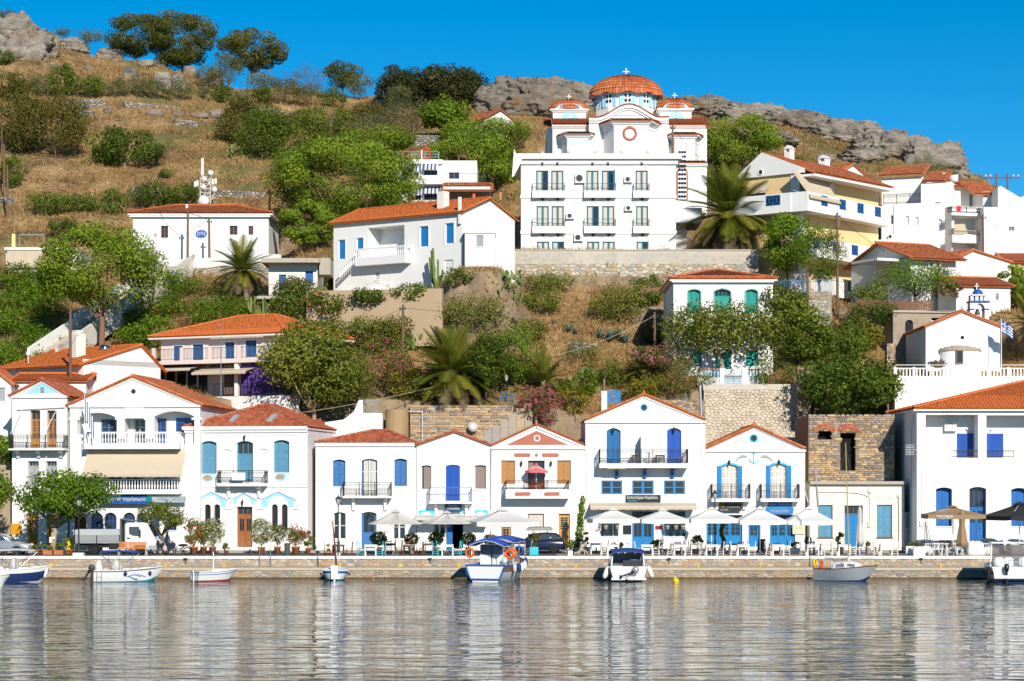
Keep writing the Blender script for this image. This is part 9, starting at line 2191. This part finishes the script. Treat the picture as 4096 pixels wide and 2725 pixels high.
def canopy(t,x0,x1,y0,y1,z,rise,m,trim=True,nm='canopy',posts=True,droop=.12):
 n=8;rings=[[(x,y0+(y1-y0)*k/n,z+rise*math.sin(PI*k/n)-dr)for k in range(n+1)]for x,dr in((x0-.02,droop),(x0,0),((x0+x1)/2,-.06),(x1,0),(x1+.02,droop))]
 o=MB().loft(rings,caps=False).loft([[(a,b,c-.02)for a,b,c in r][::-1]for r in rings],caps=False).obj(nm,m,t,True)
 for y in(y0,y1):MB().loft([[(x0,y,z),(x1,y,z)],[(x0,y,z-droop*1.3),(x1,y,z-droop*1.3)]],caps=False).obj('valance',m,o)
 if trim:MB().tube([(x0-.03,y0,z-droop),(x0-.03,y0+(y1-y0)*.25,z+rise*.7-droop),(x0-.03,(y0+y1)/2,z+rise-droop),(x0-.03,y0+(y1-y0)*.75,z+rise*.7-droop),(x0-.03,y1,z-droop)],.018,4).tube([(x0,y0,z-.15),(x1,y0,z-.15)],.018,4).obj('lacing',PAPER,o)
 if posts:
  for x in(x0+.05,x1-.05):
   for y in(y0+.03,y1-.03):MB().cyl((x,y,.8),(x,y,z),.022,n=6).obj('post',STEEL,o)
canopy(t,.15,1.75,-1.18,1.18,2.42,.34,BLUEC);canopy(t,2.3,3.9,-1.1,1.0,2.62,.22,BLUEC);canopy(t,4.0,5.4,-1.0,.9,2.62,.2,BLUEC)
for x,y,z in((.3,1.16,1.85),(1.6,-1.12,1.75),(2.1,-1.15,1.8)):MB().torus((x,y,z),.26,.075,'y' if 0 else 'x',18,7).obj('lifebuoy',ORANGE,t,True)
for i,(x,z,m)in enumerate(((1.7,.95,CLOTHG),(2.6,.9,NAVY),(3.2,.95,CREAMW),(3.9,1.05,PLAST),(4.8,1.25,NAVY))):y=pt(x/6.6,.9,-1)[1]-.14;fender(0,0,0,m).obj('fender',m,t,True,loc=(x,y,z-.1));MB().cyl((x,y,z+.15),(x,y+.1,z+.6),.01,n=4).obj('fender_rope',ROPE,t)
fender(0,0,0,PLAST,.14,.8).obj('fender',PLAST,t,True,loc=(.5,1.36,.75));rl=MB()
for s_ in(-1,1):
 rl.tube([(3.6,s_*1.0,1.75),(4.8,s_*.75,1.85),(5.9,s_*.3,1.95)],.02,5)
 for x,y in((3.6,1.0),(4.3,.88),(5.0,.68),(5.8,.33)):rl.cyl((x,s_*y,1.1),(x,s_*y,1.8),.016,n=5)
rl.obj('bow_rail',STEEL,t);MB().cyl((1.2,.1,2.4),(1.15,.0,3.3),.04,.03,n=6).obj('mast',VARN,t);MB().cyl((1.2,-.4,2.95),(1.2,.4,2.95),.025,n=5).obj('yard',VARN,t)
MB().ell((1.2,-.9,1.35),.2,.2,.22,10,8).obj('mooring_buoy',PLAST,t,True);MB().torus((3.4,-1.2,1.95),.26,.05,'x',16,6).obj('hose_coil',BOATB,t,True);MB().box(.5,-.7,.72,1.3,-.2,1.1).obj('engine_box',GELW,t)
t=boat('motor_boat','white cabin motor boat with navy canvas top and covered outboard',2514,145.4,math.radians(90))
pt,zs,gw=hull(t,5.6,2.45,.95,[(0,.36,BOATT,'bottom_paint'),(.36,.5,GELW,'boot_top'),(.5,1,GELW,'hull')],.97,sheer=.3,decklow=.15,power=.24);gw.obj('gunwale',GELW,t)
MB().box(-.45,-1.12,.12,.0,1.12,.26).obj('swim_platform',GELW,t);MB().box(-.02,-1.05,.5,.12,1.05,.98).obj('transom',GELW,t);MB().box(-.04,.45,.6,-.02,.95,.92).obj('locker_door',PLAST,t)
for s_ in(-1,1):MB().loft([[(.6,s_*1.1,.9),(3.4,s_*1.1,1.1),(3.0,s_*.95,1.85),(.9,s_*1.0,1.9)],[(.6,s_*1.04,.9),(3.4,s_*1.04,1.1),(3.0,s_*.9,1.85),(.9,s_*.94,1.9)]],close=True).obj('side_frame',GELW,t)
top=MB().loft([[(x,y,z+.20*math.cos(y/1.05*1.2))for y in(-1.08,-.8,-.4,0,.4,.8,1.08)]for x,z in((.45,1.70),(.5,1.86),(1.6,1.95),(2.9,1.86),(3.5,1.6))],caps=False);top.obj('canvas_top',NAVY,t,True)
MB().box(2.9,-.95,1.0,2.95,.95,1.75).obj('windscreen',VINYL,t);MB().box(1.0,-.92,.95,1.05,.3,1.35).obj('dark_screen',IRON,t);MB().loft([[(1.2+.05*math.sin(k),-.85+k*.1,z)for k in range(8)]for z in(.95,1.4)],caps=False).obj('towel',mat('blue_towel',(.05,.18,.42),.9),t);MB().box(1.1,-.8,.6,1.5,.8,.95).obj('seat',PLAST,t)
MB().box(2.2,-1.0,.6,4.2,1.0,1.12).obj('cuddy',GELW,t);MB().ell((2.2,-.1,2.42),.16,.16,.06).cyl((2.2,-.1,2.1),(2.2,-.1,2.42),.03).obj('radar_dome',PLAST,t,True)
eng=MB().ell((-.35,-.45,.78),.26,.22,.26,10,8).obj('outboard_engine',mat('silver_tarp',(.40,.42,.45),.35,.2,5,metal=.3),t,True);MB().tube([(-.35,-.4,.65),(-.5,.05,.5),(-.55,.5,.35)],.09,7,.05).ell((-.55,.52,.34),.06,.12,.12).obj('outboard_leg',IRON,eng,True)
for y,z,m,a in((1.42,.55,PLAST,.35),(-1.45,.6,CREAMW,-.35)):fender(0,0,0,m,.17,.75).obj('fender',m,t,True,loc=(.6,y,z),rot=(a,0,0))
fender(0,0,0,CREAMW,.14,.5).obj('fender',CREAMW,t,True,loc=(-.6,-.1,.22),rot=(PI/2,0,0));rl=MB()
for s_ in(-1,1):rl.tube([(2.6,s_*1.15,1.0),(3.0,s_*1.15,1.5),(4.6,s_*.6,1.65),(5.5,s_*.1,1.7)],.018,5).cyl((4.,s_*.9,1.0),(4.,s_*.85,1.6),.014)
rl.obj('bow_rail',STEEL,t)
t=boat('sailing_boat','grey hulled small sailing boat with tall thin mast',3262,147.6,math.radians(-26))
pt,zs,gw=hull(t,3.9,1.7,.78,[(0,.30,NAVYH,'bottom_paint'),(.30,1,GREYH,'hull')],.62,sheer=.55,decklow=.06,power=.30,bowr=.7,keel=-.3);gw.obj('gunwale',DWOOD,t)
cab=MB().loft([[(x,-w,z0),(x,-w*.85,z1),(x,w*.85,z1),(x,w,z0)]for x,w,z0,z1 in((1.25,.55,.7,1.0),(1.5,.58,.72,1.22),(2.4,.55,.8,1.3),(3.0,.38,.9,1.15))],caps=True).obj('coachroof',GELW,t)
MB().loft([[(x,y,z)for x,z in((1.55,.86),(1.6,1.1),(2.1,1.16),(2.15,.92))]for y in(-.575,-.555)],close=True).loft([[(x,y,z)for x,z in((2.3,.95),(2.35,1.14),(2.85,1.1),(2.85,1.0))]for y in(-.535,-.50)],close=True).obj('cabin_window',VINYL,cab)
MB().cyl((2.3,0,1.2),(2.05,0,9.0),.05,.03,n=8).obj('mast',mat('gold_mast',(.50,.36,.14),.35,.05,metal=.5),t);sh=MB()
for x,y in((3.85,0),(.05,0),(2.1,.75),(2.1,-.75)):sh.cyl((x,y,.9),(2.07,0,8.6),.008,n=3)
sh.obj('stays',STEEL,t);MB().tube([(2.28,0,1.5),(1.4,0,1.45),(.6,0,1.5)],.06,6).obj('boom',CLOTHG,t);MB().torus((.55,-.5,1.05),.25,.06,'x',16,6).obj('lifebuoy',mat('red_orange_ring',(.62,.08,.02),.5),t,True);MB().torus((.1,-.4,1.15),.25,.07,'x',16,6).obj('horseshoe_buoy',YPLAST,t,True)
rl=MB()
for x,y in((0.05,.45),(.05,-.45),(.8,.7),(.8,-.7),(1.6,.8),(1.6,-.8),(2.6,.62),(2.6,-.62),(3.5,.25),(3.5,-.25)):rl.cyl((x,y,.75),(x,y,1.35),.012,n=4)
rl.tube([(.05,-.45,1.35),(.8,-.7,1.35),(1.6,-.8,1.35),(2.6,-.62,1.4),(3.5,-.25,1.5),(3.95,0,1.5),(3.5,.25,1.5),(2.6,.62,1.4),(1.6,.8,1.35),(.8,.7,1.35),(.05,.45,1.35)],.01,4).obj('lifelines',STEEL,t);MB().ell((2.25,0,1.4),.14,.14,.2).obj('furled_sail',CLOTHG,t,True)
t=boat('motor_boat','white open sport boat with navy stripe and arch windscreen',4052,143.4,math.radians(86))
pt,zs,gw=hull(t,6.2,2.7,1.0,[(0,.40,NAVYH,'bottom_paint'),(.40,.64,GELW,'hull'),(.64,.76,NAVYH,'stripe'),(.76,1,GELW,'topside')],.97,sheer=.3,decklow=.2,power=.22);gw.obj('gunwale',GELW,t)
MB().box(-.5,-1.25,.3,.0,1.25,.5).obj('swim_platform',GELW,t);MB().box(-.02,-1.2,.5,.5,1.2,1.0).obj('transom_bench',GELW,t)
for y in(-.75,.2,.8):MB().box(.8,y-.35,.9,1.1,y+.25,1.5).ell((.95,y-.05,1.5),.15,.3,.12).obj('seat',PLAST,t,True)
ws=MB()
for s_ in(-1,1):ws.tube([(1.2,s_*1.25,1.0),(2.2,s_*1.05,2.4),(2.3,0,2.55)],.06,6)
ws.obj('windscreen_arch',GELW,t);MB().add([(1.5,-1.12,1.35),(1.5,1.12,1.35),(2.2,.98,2.38),(2.2,-.98,2.38)],[(0,1,2,3),(3,2,1,0)]).obj('windscreen',mat('tinted_screen',(.20,.17,.17),.1,.2,2,alpha=.75),t);MB().box(2.0,-1.1,2.46,3.4,1.1,2.54).obj('hard_top',GELW,t)
o=MB().ell((-.3,.45,.95),.2,.17,.3,10,8).obj('outboard_engine',mat('black_cowl',(.012,.02,.03),.2,.02,spec=.6),t,True);MB().tube([(-.3,.45,.75),(-.35,.45,.2),(-.35,.45,-.3)],.09,7,.07).obj('outboard_leg',IRON,o);MB().tube([(.1,-.1,1.0),(.15,-.1,1.75),(.15,-.55,1.75),(.1,-.55,1.0)],.025,6).obj('ski_bar',CHROME,t);fender(0,0,0,RUBBER,.14,.9).obj('fender',RUBBER,t,True,loc=(.3,1.5,.5))
def bimini(t,x0,x1,w,z,m,zl=.75):
 o=MB().loft([[(x,y,z+.14*math.cos(y/w*1.3)-d_)for y in(-w,-w*.6,-w*.2,w*.2,w*.6,w)]for x,d_ in((x0,.12),(x0+.1,0),((x0+x1)/2,-.06),(x1-.1,.02),(x1,.16))],caps=False).obj('bimini',m,t,True);fr=MB()
 for s_ in(-1,1):
  for a,b in((.5,0),(.5,.5),(.5,1.),(.25,0.25),(.8,.85)):fr.cyl((x0+(x1-x0)*a,s_*w,zl),(x0+(x1-x0)*b,s_*w,z-.02),.016,n=5)
 fr.cyl((x0+(x1-x0)*.5,-w,z),(x0+(x1-x0)*.5,w,z),.016,n=5).obj('bimini_frame',STEEL,o)
def outboard(t,x,y,z,m,cover=None,tilt=0.,nm='outboard_engine'):
 o=MB().ell((0,0,.15),.2,.15,.26,10,8).obj(nm,cover or m,t,True,loc=(x,y,z),rot=(0,tilt,0));MB().tube([(0,0,.0),(-.03,0,-.4),(-.03,0,-.8)],.08,6,.06).box(-.18,-.02,-.86,.1,.02,-.8).obj('outboard_leg',m,o);MB().ell((-.14,0,-.8),.04,.12,.12).obj('propeller',m,o,True)
t=boat('open_boat','open white boat with blue sun canopy and two outboards',372,145.2,math.radians(14))
pt,zs,gw=hull(t,4.2,1.7,.72,[(0,.36,BOATT,'bottom_paint'),(.36,.92,GELW,'hull'),(.92,1,NAVYH,'rubbing_strake')],.88,sheer=.5,decklow=.12,power=.26);gw.obj('gunwale',GELW,t)
bimini(t,.4,2.9,.72,1.85,BLUEC);outboard(t,-.15,.2,.8,IRON,CLOTHG,.5);outboard(t,-.1,-.35,.75,mat('outboard_grey',(.05,.05,.055),.4));MB().lathe([(.42,0),(.36,.4),(.2,.75),(.03,.8)],(1.5,.0,.6),10).obj('covered_console',CLOTHG,t,True);MB().lathe([(.22,0),(.25,.4),(.12,.8),(.03,.85)],(.35,-.2,.55),9).obj('covered_seat',CREAMW,t,True)
for x in(2.0,3.6):MB().ell((x,pt(x/4.2,.8,-1)[1]-.1,.55),.12,.12,.13,10,8).obj('ball_fender',NAVYH,t,True)
for k,(x0,x1,z)in enumerate(((2.1,3.0,.34),(2.4,3.3,.42),(2.2,2.8,.28))):MB().tube([(x0+(x1-x0)*i/6,pt((x0+(x1-x0)*i/6)/4.2,.62,-1)[1]-.028,z+.1*math.sin(PI*i/6+k))for i in range(7)],.022,4).obj('wave_graphic',BOATB,t)
rl=MB().tube([(2.9,-.6,.85),(3.1,-.5,1.1),(3.8,-.25,1.15),(4.1,0,1.1),(3.8,.25,1.15),(3.1,.5,1.1),(2.9,.6,.85)],.016,5);rl.obj('bow_rail',STEEL,t);MB().tube([(.2,-.92,.7),(.2,-.95,.0)],.015).tube([(.5,-.92,.7),(.5,-.95,.0)],.015).cyl((.2,-.94,.2),(.5,-.94,.2),.012).cyl((.2,-.94,.45),(.5,-.94,.45),.012).obj('ladder',STEEL,t)
t=boat('open_boat','navy and white boat with white sun canopy at the left edge',-8,145.0,math.radians(20))
pt,zs,gw=hull(t,3.1,1.7,.8,[(0,.30,GELW,'bottom'),(.30,.78,NAVYH,'hull'),(.78,1,GELW,'topside')],.9,sheer=.4,decklow=.15,power=.24);gw.obj('gunwale',GELW,t);bimini(t,-.3,2.4,.74,1.95,CLOTHW);outboard(t,-.25,-.1,.75,mat('outboard_navy',(.02,.03,.05),.3));MB().lathe([(.3,0),(.34,.4),(.2,.85),(.05,.95)],(1.0,-.1,.6),9).obj('covered_seat',mat('grey_cover',(.45,.45,.45),.6,.1),t,True);MB().lathe([(.4,0),(.36,.3),(.15,.55)],(.1,.2,.55),9).obj('covered_engine',MATS['grey_cover'],t,True);MB().box(-.05,-.9,.45,.25,-.6,.95).obj('locker',GELW,t)
fender(0,0,0,PLAST,.1,.6).obj('fender',PLAST,t,True,loc=(3.0,-.35,.55),rot=(0,.3,0))
t=boat('boat_bow','white boat bow pointing in from the lower left edge',-70,134,math.radians(15));pt,zs,gw=hull(t,1.35,1.2,.8,[(0,.4,GELW,'bottom'),(.4,1,GELW,'hull')],.9,sheer=.3,power=.3);gw.obj('gunwale',GELW,t)
t=boat('rowing_boat','small white rowing boat with red bottom and cross shaped mast',778,145.3,math.radians(38))
pt,zs,gw=hull(t,2.9,1.35,.62,[(0,.45,BOATR,'bottom_paint'),(.45,.80,GELW,'hull'),(.80,.85,BOATB,'blue_line'),(.85,.95,GELW,'sheer_plank'),(.95,1,NAVYH,'rail')],.9,sheer=.35,deck=GELW,decklow=-.02,power=.30);gw.obj('gunwale',GELW,t)
MB().cyl((1.4,0,.6),(1.4,0,1.9),.035,n=6).cyl((1.4,-.32,1.6),(1.4,.32,1.6),.025,n=5).obj('mast',WHITE2,t);MB().cyl((1.4,0,1.9),(1.4,0,2.45),.03,n=6).obj('mast_top',BOATB,t);MB().ell((1.9,0,.66),.7,.38,.16).obj('foredeck_cover',GELW,t,True);MB().cyl((-.05,.05,.75),(-.05,.05,-.1),.04).obj('rudder',GELW,t)
t=boat('rowing_boat','small turquoise and white double-ended boat with brown leaning mast',1338,146.6,math.radians(92))
pt,zs,gw=hull(t,3.4,1.75,.62,[(0,.45,BOATT,'bottom_paint'),(.45,.82,GELW,'hull'),(.82,1,BOATB,'blue_strake')],.5,sheer=.4,decklow=.03,dbl=True,power=.45);gw.obj('gunwale',GELW,t)
MB().box(-.10,-.22,.12,-.02,.22,1.0).box(-.08,-.05,-.3,.02,.05,1.0).obj('rudder',WHITE2,t);MB().tube([(1.1,-.1,.5),(1.05,0,2.0),(1.15,.18,3.9)],.085,7,.04).obj('mast',mat('red_brown_mast',(.14,.04,.022),.6,.12),t);MB().cyl((1.1,.22,3.0),(1.1,.05,3.0),.02).obj('mast_fitting',STEEL,t)
for y in(-.92,.92):MB().ell((.9,y,.42),.09,.09,.1).obj('ball_fender',NAVYH,t,True)
t=thing('mooring_buoy','yellow pear shaped buoy floating by the quay','buoy',(X(2705,144.9),144.9,0));MB().lathe([(.02,-.2),(.16,-.12),(.2,.05),(.16,.2),(.07,.28),(.05,.3)],n=14).obj('float',YPLAST,t,True,rot=(.0,-.35,0));MB().torus((-.12,0,.32),.05,.02,'y',10,5).obj('eye',YPLAST,t)
def line3(a,b,sag,r=.012,n=10):return[Vector(a).lerp(Vector(b),i/n)-Vector((0,0,sag*4*(i/n)*(1-i/n)))for i in range(n+1)]
for i,(a,b,sg,lb)in enumerate(((gY(2303,151.2,.9),gY(2110,147.5,1.0),.95,'mooring rope from the fishing boat to a yellow bollard'),(gY(2794,151.2,.9),gY(2690,150,-.1),.1,'mooring rope hanging down right of the cabin boat'),(gY(1599,151.2,.9),gY(1490,149.9,.0),.15,'mooring rope hanging from a ledge bollard'),(gY(661,151.2,.9),gY(623,149.9,.0),.1,'mooring rope left of the rowing boat'),(gY(3041,151.2,.9),gY(3078,149.9,.0),.05,'mooring rope left of the sailing boat'),(gY(3960,146,.7),gY(3830,149.9,.2),.1,'dark mooring line of the sport boat'),(gY(894,151.2,.9),gY(885,148,.7),.05,'short mooring rope of the rowing boat'))):one('mooring_rope',MB().tube(line3(a,b,sg),.018,4),ROPE if 'dark' not in lb else IRON,lb,'rope')
# ------ poles, wires, flags, rails
TOPS={}
def pole(key,sx,y0,y1,lb,Y=None,r=.13,m=OLDWOOD,arms=True):
 if Y is None:p=hit(sx,y1)
 else:p=Vector((X(sx,Y),Y,Zs(y1,Y)))
 H=Zs(y0,p.y)-p.z;t=thing('utility_pole',lb,'pole',p);MB().cyl((0,0,-1.5),(U(-.05,.05),0,H),r,r*.72,n=8).obj('shaft',m,t)
 if arms:MB().box(-.25,-.06,H-.4,.25,.0,H-.34).lathe([(.05,H-.34),(.06,H-.28),(.02,H-.2)],(-.2,-.03,0),6).lathe([(.05,H-.34),(.06,H-.28),(.02,H-.2)],(.2,-.03,0),6).obj('insulators',IRON,t)
 TOPS[key]=p+Vector((0,-.05,H-.25));return t
for a in(('a',8,423,632,'wooden pole highest on the left slope'),('b',18,577,802,'wooden pole in the middle of the left edge group'),('c',30,663,875,'wooden pole lowest of the left edge group'),('d',750,838,1058,'wooden pole before the oval sign',203.5),('e',838,873,1032,'shorter wooden pole right of the oval sign',203.5),('f',1079,756,950,'wooden pole at the end of the sign building'),('g',281,1233,1520,'dark wooden pole before the broad orange roof',170.5),('h',1322,452,620,'wooden pole among the dark bushes'),('i',1654,496,612,'wooden pole left of the mulberry'),('j',1639,657,830,'wooden pole before the hotel',224),('k',1610,1219,1605,'tall wooden pole behind the pink oleander',178.5),('l',2620,1249,1400,'slim wooden pole left of the teal house',183),('m',3216,517,655,'wooden pole on the rocky slope'),('n',3350,851,1220,'tall wooden pole before the yellow apartments',193.5),('o',3933,857,1018,'wooden pole before the white end block',202),('p',3232,1088,1310,'wooden pole beside the plane tree',182.5),('q',2691,498,618,'wooden pole behind the flat roof left of the church wing',217)):pole(*a[:5],**({'Y':a[5]}if len(a)>5 else{}))
t=thing('utility_pole','double wooden pole with crossarm on the skyline at right','pole',P(4008,775,235));
for x in(-.6,.55):MB().cyl((x,0,-2),(x,0,2.1),.11,.09,n=7).obj('shaft',OLDWOOD,t)
MB().box(-1.9,-.08,1.6,1.9,.08,1.75).obj('crossarm',OLDWOOD,t)
for x in(-1.7,-1.2,1.2,1.7):MB().lathe([(.05,1.75),(.09,1.85),(.03,2.0)],(x,0,0),6).obj('insulator',PLAST,t)
def wire(a,b,sag,lb,r=.022,m=IRON):one('overhead_wire',MB().tube(line3(TOPS[a]if isinstance(a,str)else a,TOPS[b]if isinstance(b,str)else b,sag,n=14),r,4),m,lb,'wire')
wire('a','h',1.2,'black wire crossing the dry slope to the bush pole');wire('h','i',.8,'black wire between the bush pole and the mulberry pole');wire('c','d',1.0,'black wire from the left pole group to the sign building');wire('d','f',1.4,'black wire sagging over the sign building roof');wire('k',P(1100,1310,178),1.0,'black wire from the tall pole over the pink roof');wire('k','p',1.6,'long black wire crossing before the teal house');wire('p',P(4300,1180,186),.8,'black wire running right from the plane tree pole');wire('l',P(2200,1425,178),.4,'pale wire slanting down from the slim pole',.02,ROPE);wire(P(2080,1450,178),P(1090,1665,170),.5,'pale wire crossing above the low house roofs',.02,ROPE);wire('n',P(2990,740,205),.9,'black wire from the apartment pole to the awning');wire('n',P(3580,1025,196),.3,'black wire dropping right from the apartment pole');wire('q',P(2890,690,215),.6,'black wire right of the church pole');wire('g',P(0,1430,175),.4,'black wire running left from the dark pole');wire('g',P(740,1160,195),.8,'black wire from the dark pole past the pine');wire('m',P(3700,690,230),.8,'black wire over the rocky slope');wire('k',P(1470,1400,176),.1,'stay wire of the tall wooden pole')
t=thing('flag_pole','white flagpole with blue and white striped flag beside the chapel','flag',P(2600+2214*.6347,1476,175));Hf=320*.6347*175/FPX;MB().cyl((0,0,0),(0,0,Hf),.04,.025,n=7).obj('pole',WHITE2,t)
FB=mat('flag_blue_cloth',(.015,.10,.42),.8,.05);W_,H_=1.25,.9
def fpt(a,b):return(.03+a*W_*.72+.08*math.sin(a*6),-.05+.12*math.sin(a*7+b),Hf-.15-b*H_-a*.62-.07*math.sin(a*6))
for k in range(9):
 n=12;x0=0 if(k>=5)else .42
 MB().loft([[fpt(x0+(1-x0)*i/n,k/9)for i in range(n+1)],[fpt(x0+(1-x0)*i/n,(k+1)/9)for i in range(n+1)]],caps=False).obj('flag_stripe',FB if k%2==0 else PAPER,t)
for(a0,b0,a1,b1,m)in((0,0,.42,.556,FB),(0,.222,.42,.333,PAPER),(.17,0,.25,.556,PAPER)):
 off=-.004 if m is FB else-.012;MB().loft([[(x,y+off,z)for x,y,z in(fpt(a0+(a1-a0)*i/5,b0)for i in range(6))],[(x,y+off,z)for x,y,z in(fpt(a0+(a1-a0)*i/5,b1)for i in range(6))]],caps=False).obj('flag_canton',m,t)
t=thing('flag_pole','hanging blue and white flag on the loggia balustrade','flag',P(590*.574,1450+572*.574,161.6));MB().cyl((0,0,0),(0,0,4.0),.025,n=6).obj('pole',WHITE2,t)
for k in range(9):x0=.02+k*.07;MB().loft([[(x0,-.03-.03*math.sin(k),3.6-k*.22),(x0+.07,-.03+.03*math.sin(k),3.4-k*.2)],[(x0+.02,-.05,1.9-k*.18),(x0+.1,-.05,1.7-k*.17)]],caps=False).obj('flag_fold',FB if k%2==0 else PAPER,t)
t,L,H_=retaining('rail_wall','pale rubble wall with blue iron railing right of the teal house',(X(3092,183),184.5),(X(3310,184),182.5),Zs(1260,183),Zs(1168,183),STW,.45,.3,120,seed=61)
railing(t,[(-2.5,.2),(L,.2)],H_,1.0,'bars',GB)
t=thing('picket_fence','brown wooden picket fence below the acacia','fence',P(3430,1235,188.5));pk=MB().box(-.06,0,0,.06,.03,.75).prism([(-.06,.75),(.06,.75),(0,.86)],0,.03).mesh('picket',DWOOD);n=44
for k in range(n):inst('picket',pk,t,(k*.145,0,-.2*math.sin(k*.05)))
MB().box(0,.03,.2,n*.145,.06,.27).box(0,.03,.55,n*.145,.06,.62).obj('rail',DWOOD,t)
t=thing('twin_lantern','black twin lantern on the slim stone pillar','street lamp',P(3355,1400,178.8));MB().cyl((0,0,-.8),(0,0,.35),.04,n=6).tube([(-.38,0,.25),(-.38,0,.2),(0,0,.05),(.38,0,.2),(.38,0,.25)],.025,5).obj('post',IRON,t)
for x in(-.38,.38):MB().lathe([(.06,.25),(.13,.5),(.15,.52),(.03,.66)],(x,0,0),6).obj('lantern',MATS['lantern_glass'],t)
t=thing('globe_lamp','small globe lamp above the broad orange roof','street lamp',P(113,1436,178));MB().cyl((0,0,-2),(0,0,.3),.04,n=6).obj('post',WHITE2,t);MB().ell((0,0,.4),.2,.2,.2).obj('globe',PLAST,t,True)
t=thing('garden_lamp','small black lamp by the blue railing above the steps','street lamp',P(2025,1620,177.5));MB().cyl((0,0,-.3),(0,0,1.9),.04,n=6).obj('post',IRON,t);MB().lathe([(.08,1.9),(.15,2.2),(.17,2.22),(.02,2.4)],n=6).obj('lantern',MATS['lantern_glass'],t)
t=thing('blue_railing','short bright blue railing at the top of the garden steps','railing',P(2000,1612,177));railing(t,[(0,0),(1.1,0)],0,.75,'open',BLUE2)
t=thing('blue_gate','bright blue slatted gate behind the restaurant chimney','gate',P(2432,1612,176));
for k in range(8):MB().box(k*.13,0,0,k*.13+.08,.03,.95+.12*math.sin(PI*k/7)).obj('slat',BLUE2,t)
MB().box(0,.03,.2,1.0,.06,.28).box(0,.03,.7,1.0,.06,.78).obj('rail',BLUE2,t)
t=thing('satellite_dish','white satellite dish on the wall behind the gabled house','dish',P(1892,1708,174.8));MB().lathe([(.4,0),(.36,.05),(.15,.12),(.02,.14)],n=18).obj('reflector',PLAST,t,True,rot=(-PI/2-.3,0,.2));MB().cyl((0,.2,-1.5),(0,.2,.1),.03).obj('mast',STEEL,t)
t=thing('pergola_frame','thin pale pipe pergola frame behind the low house','pergola',P(1560,1740,175));
for x in(0,2.5):MB().cyl((x,0,-1),(x,0,1.9),.035,n=5).obj('post',CREAMW,t)
MB().cyl((0,0,1.9),(2.5,0,1.8),.035,n=5).obj('beam',CREAMW,t);MB().cyl((-1.1,0,-1),(-1.1,0,1.8),.03,n=5).obj('post',CREAMW,t)
t=thing('curved_stair','white curved garden stair wall right of the hip roof','stairs',P(1300,1700,172.5));MB().prism([(0,-1.5),(2.9,-1.5),(2.9,1.9),(2.6,1.9),(2.2,1.0),(1.4,.4),(0,.2)],0,.3).obj('side_wall',WHITE,t)
railing(t,[(2.9,.15),(4.3,.15)],.9,1.0,'bars',mat('grey_blue_rail',(.16,.26,.36),.6));MB().box(2.9,0,-1.5,4.4,1.2,.9).obj('landing',WHITE,t)
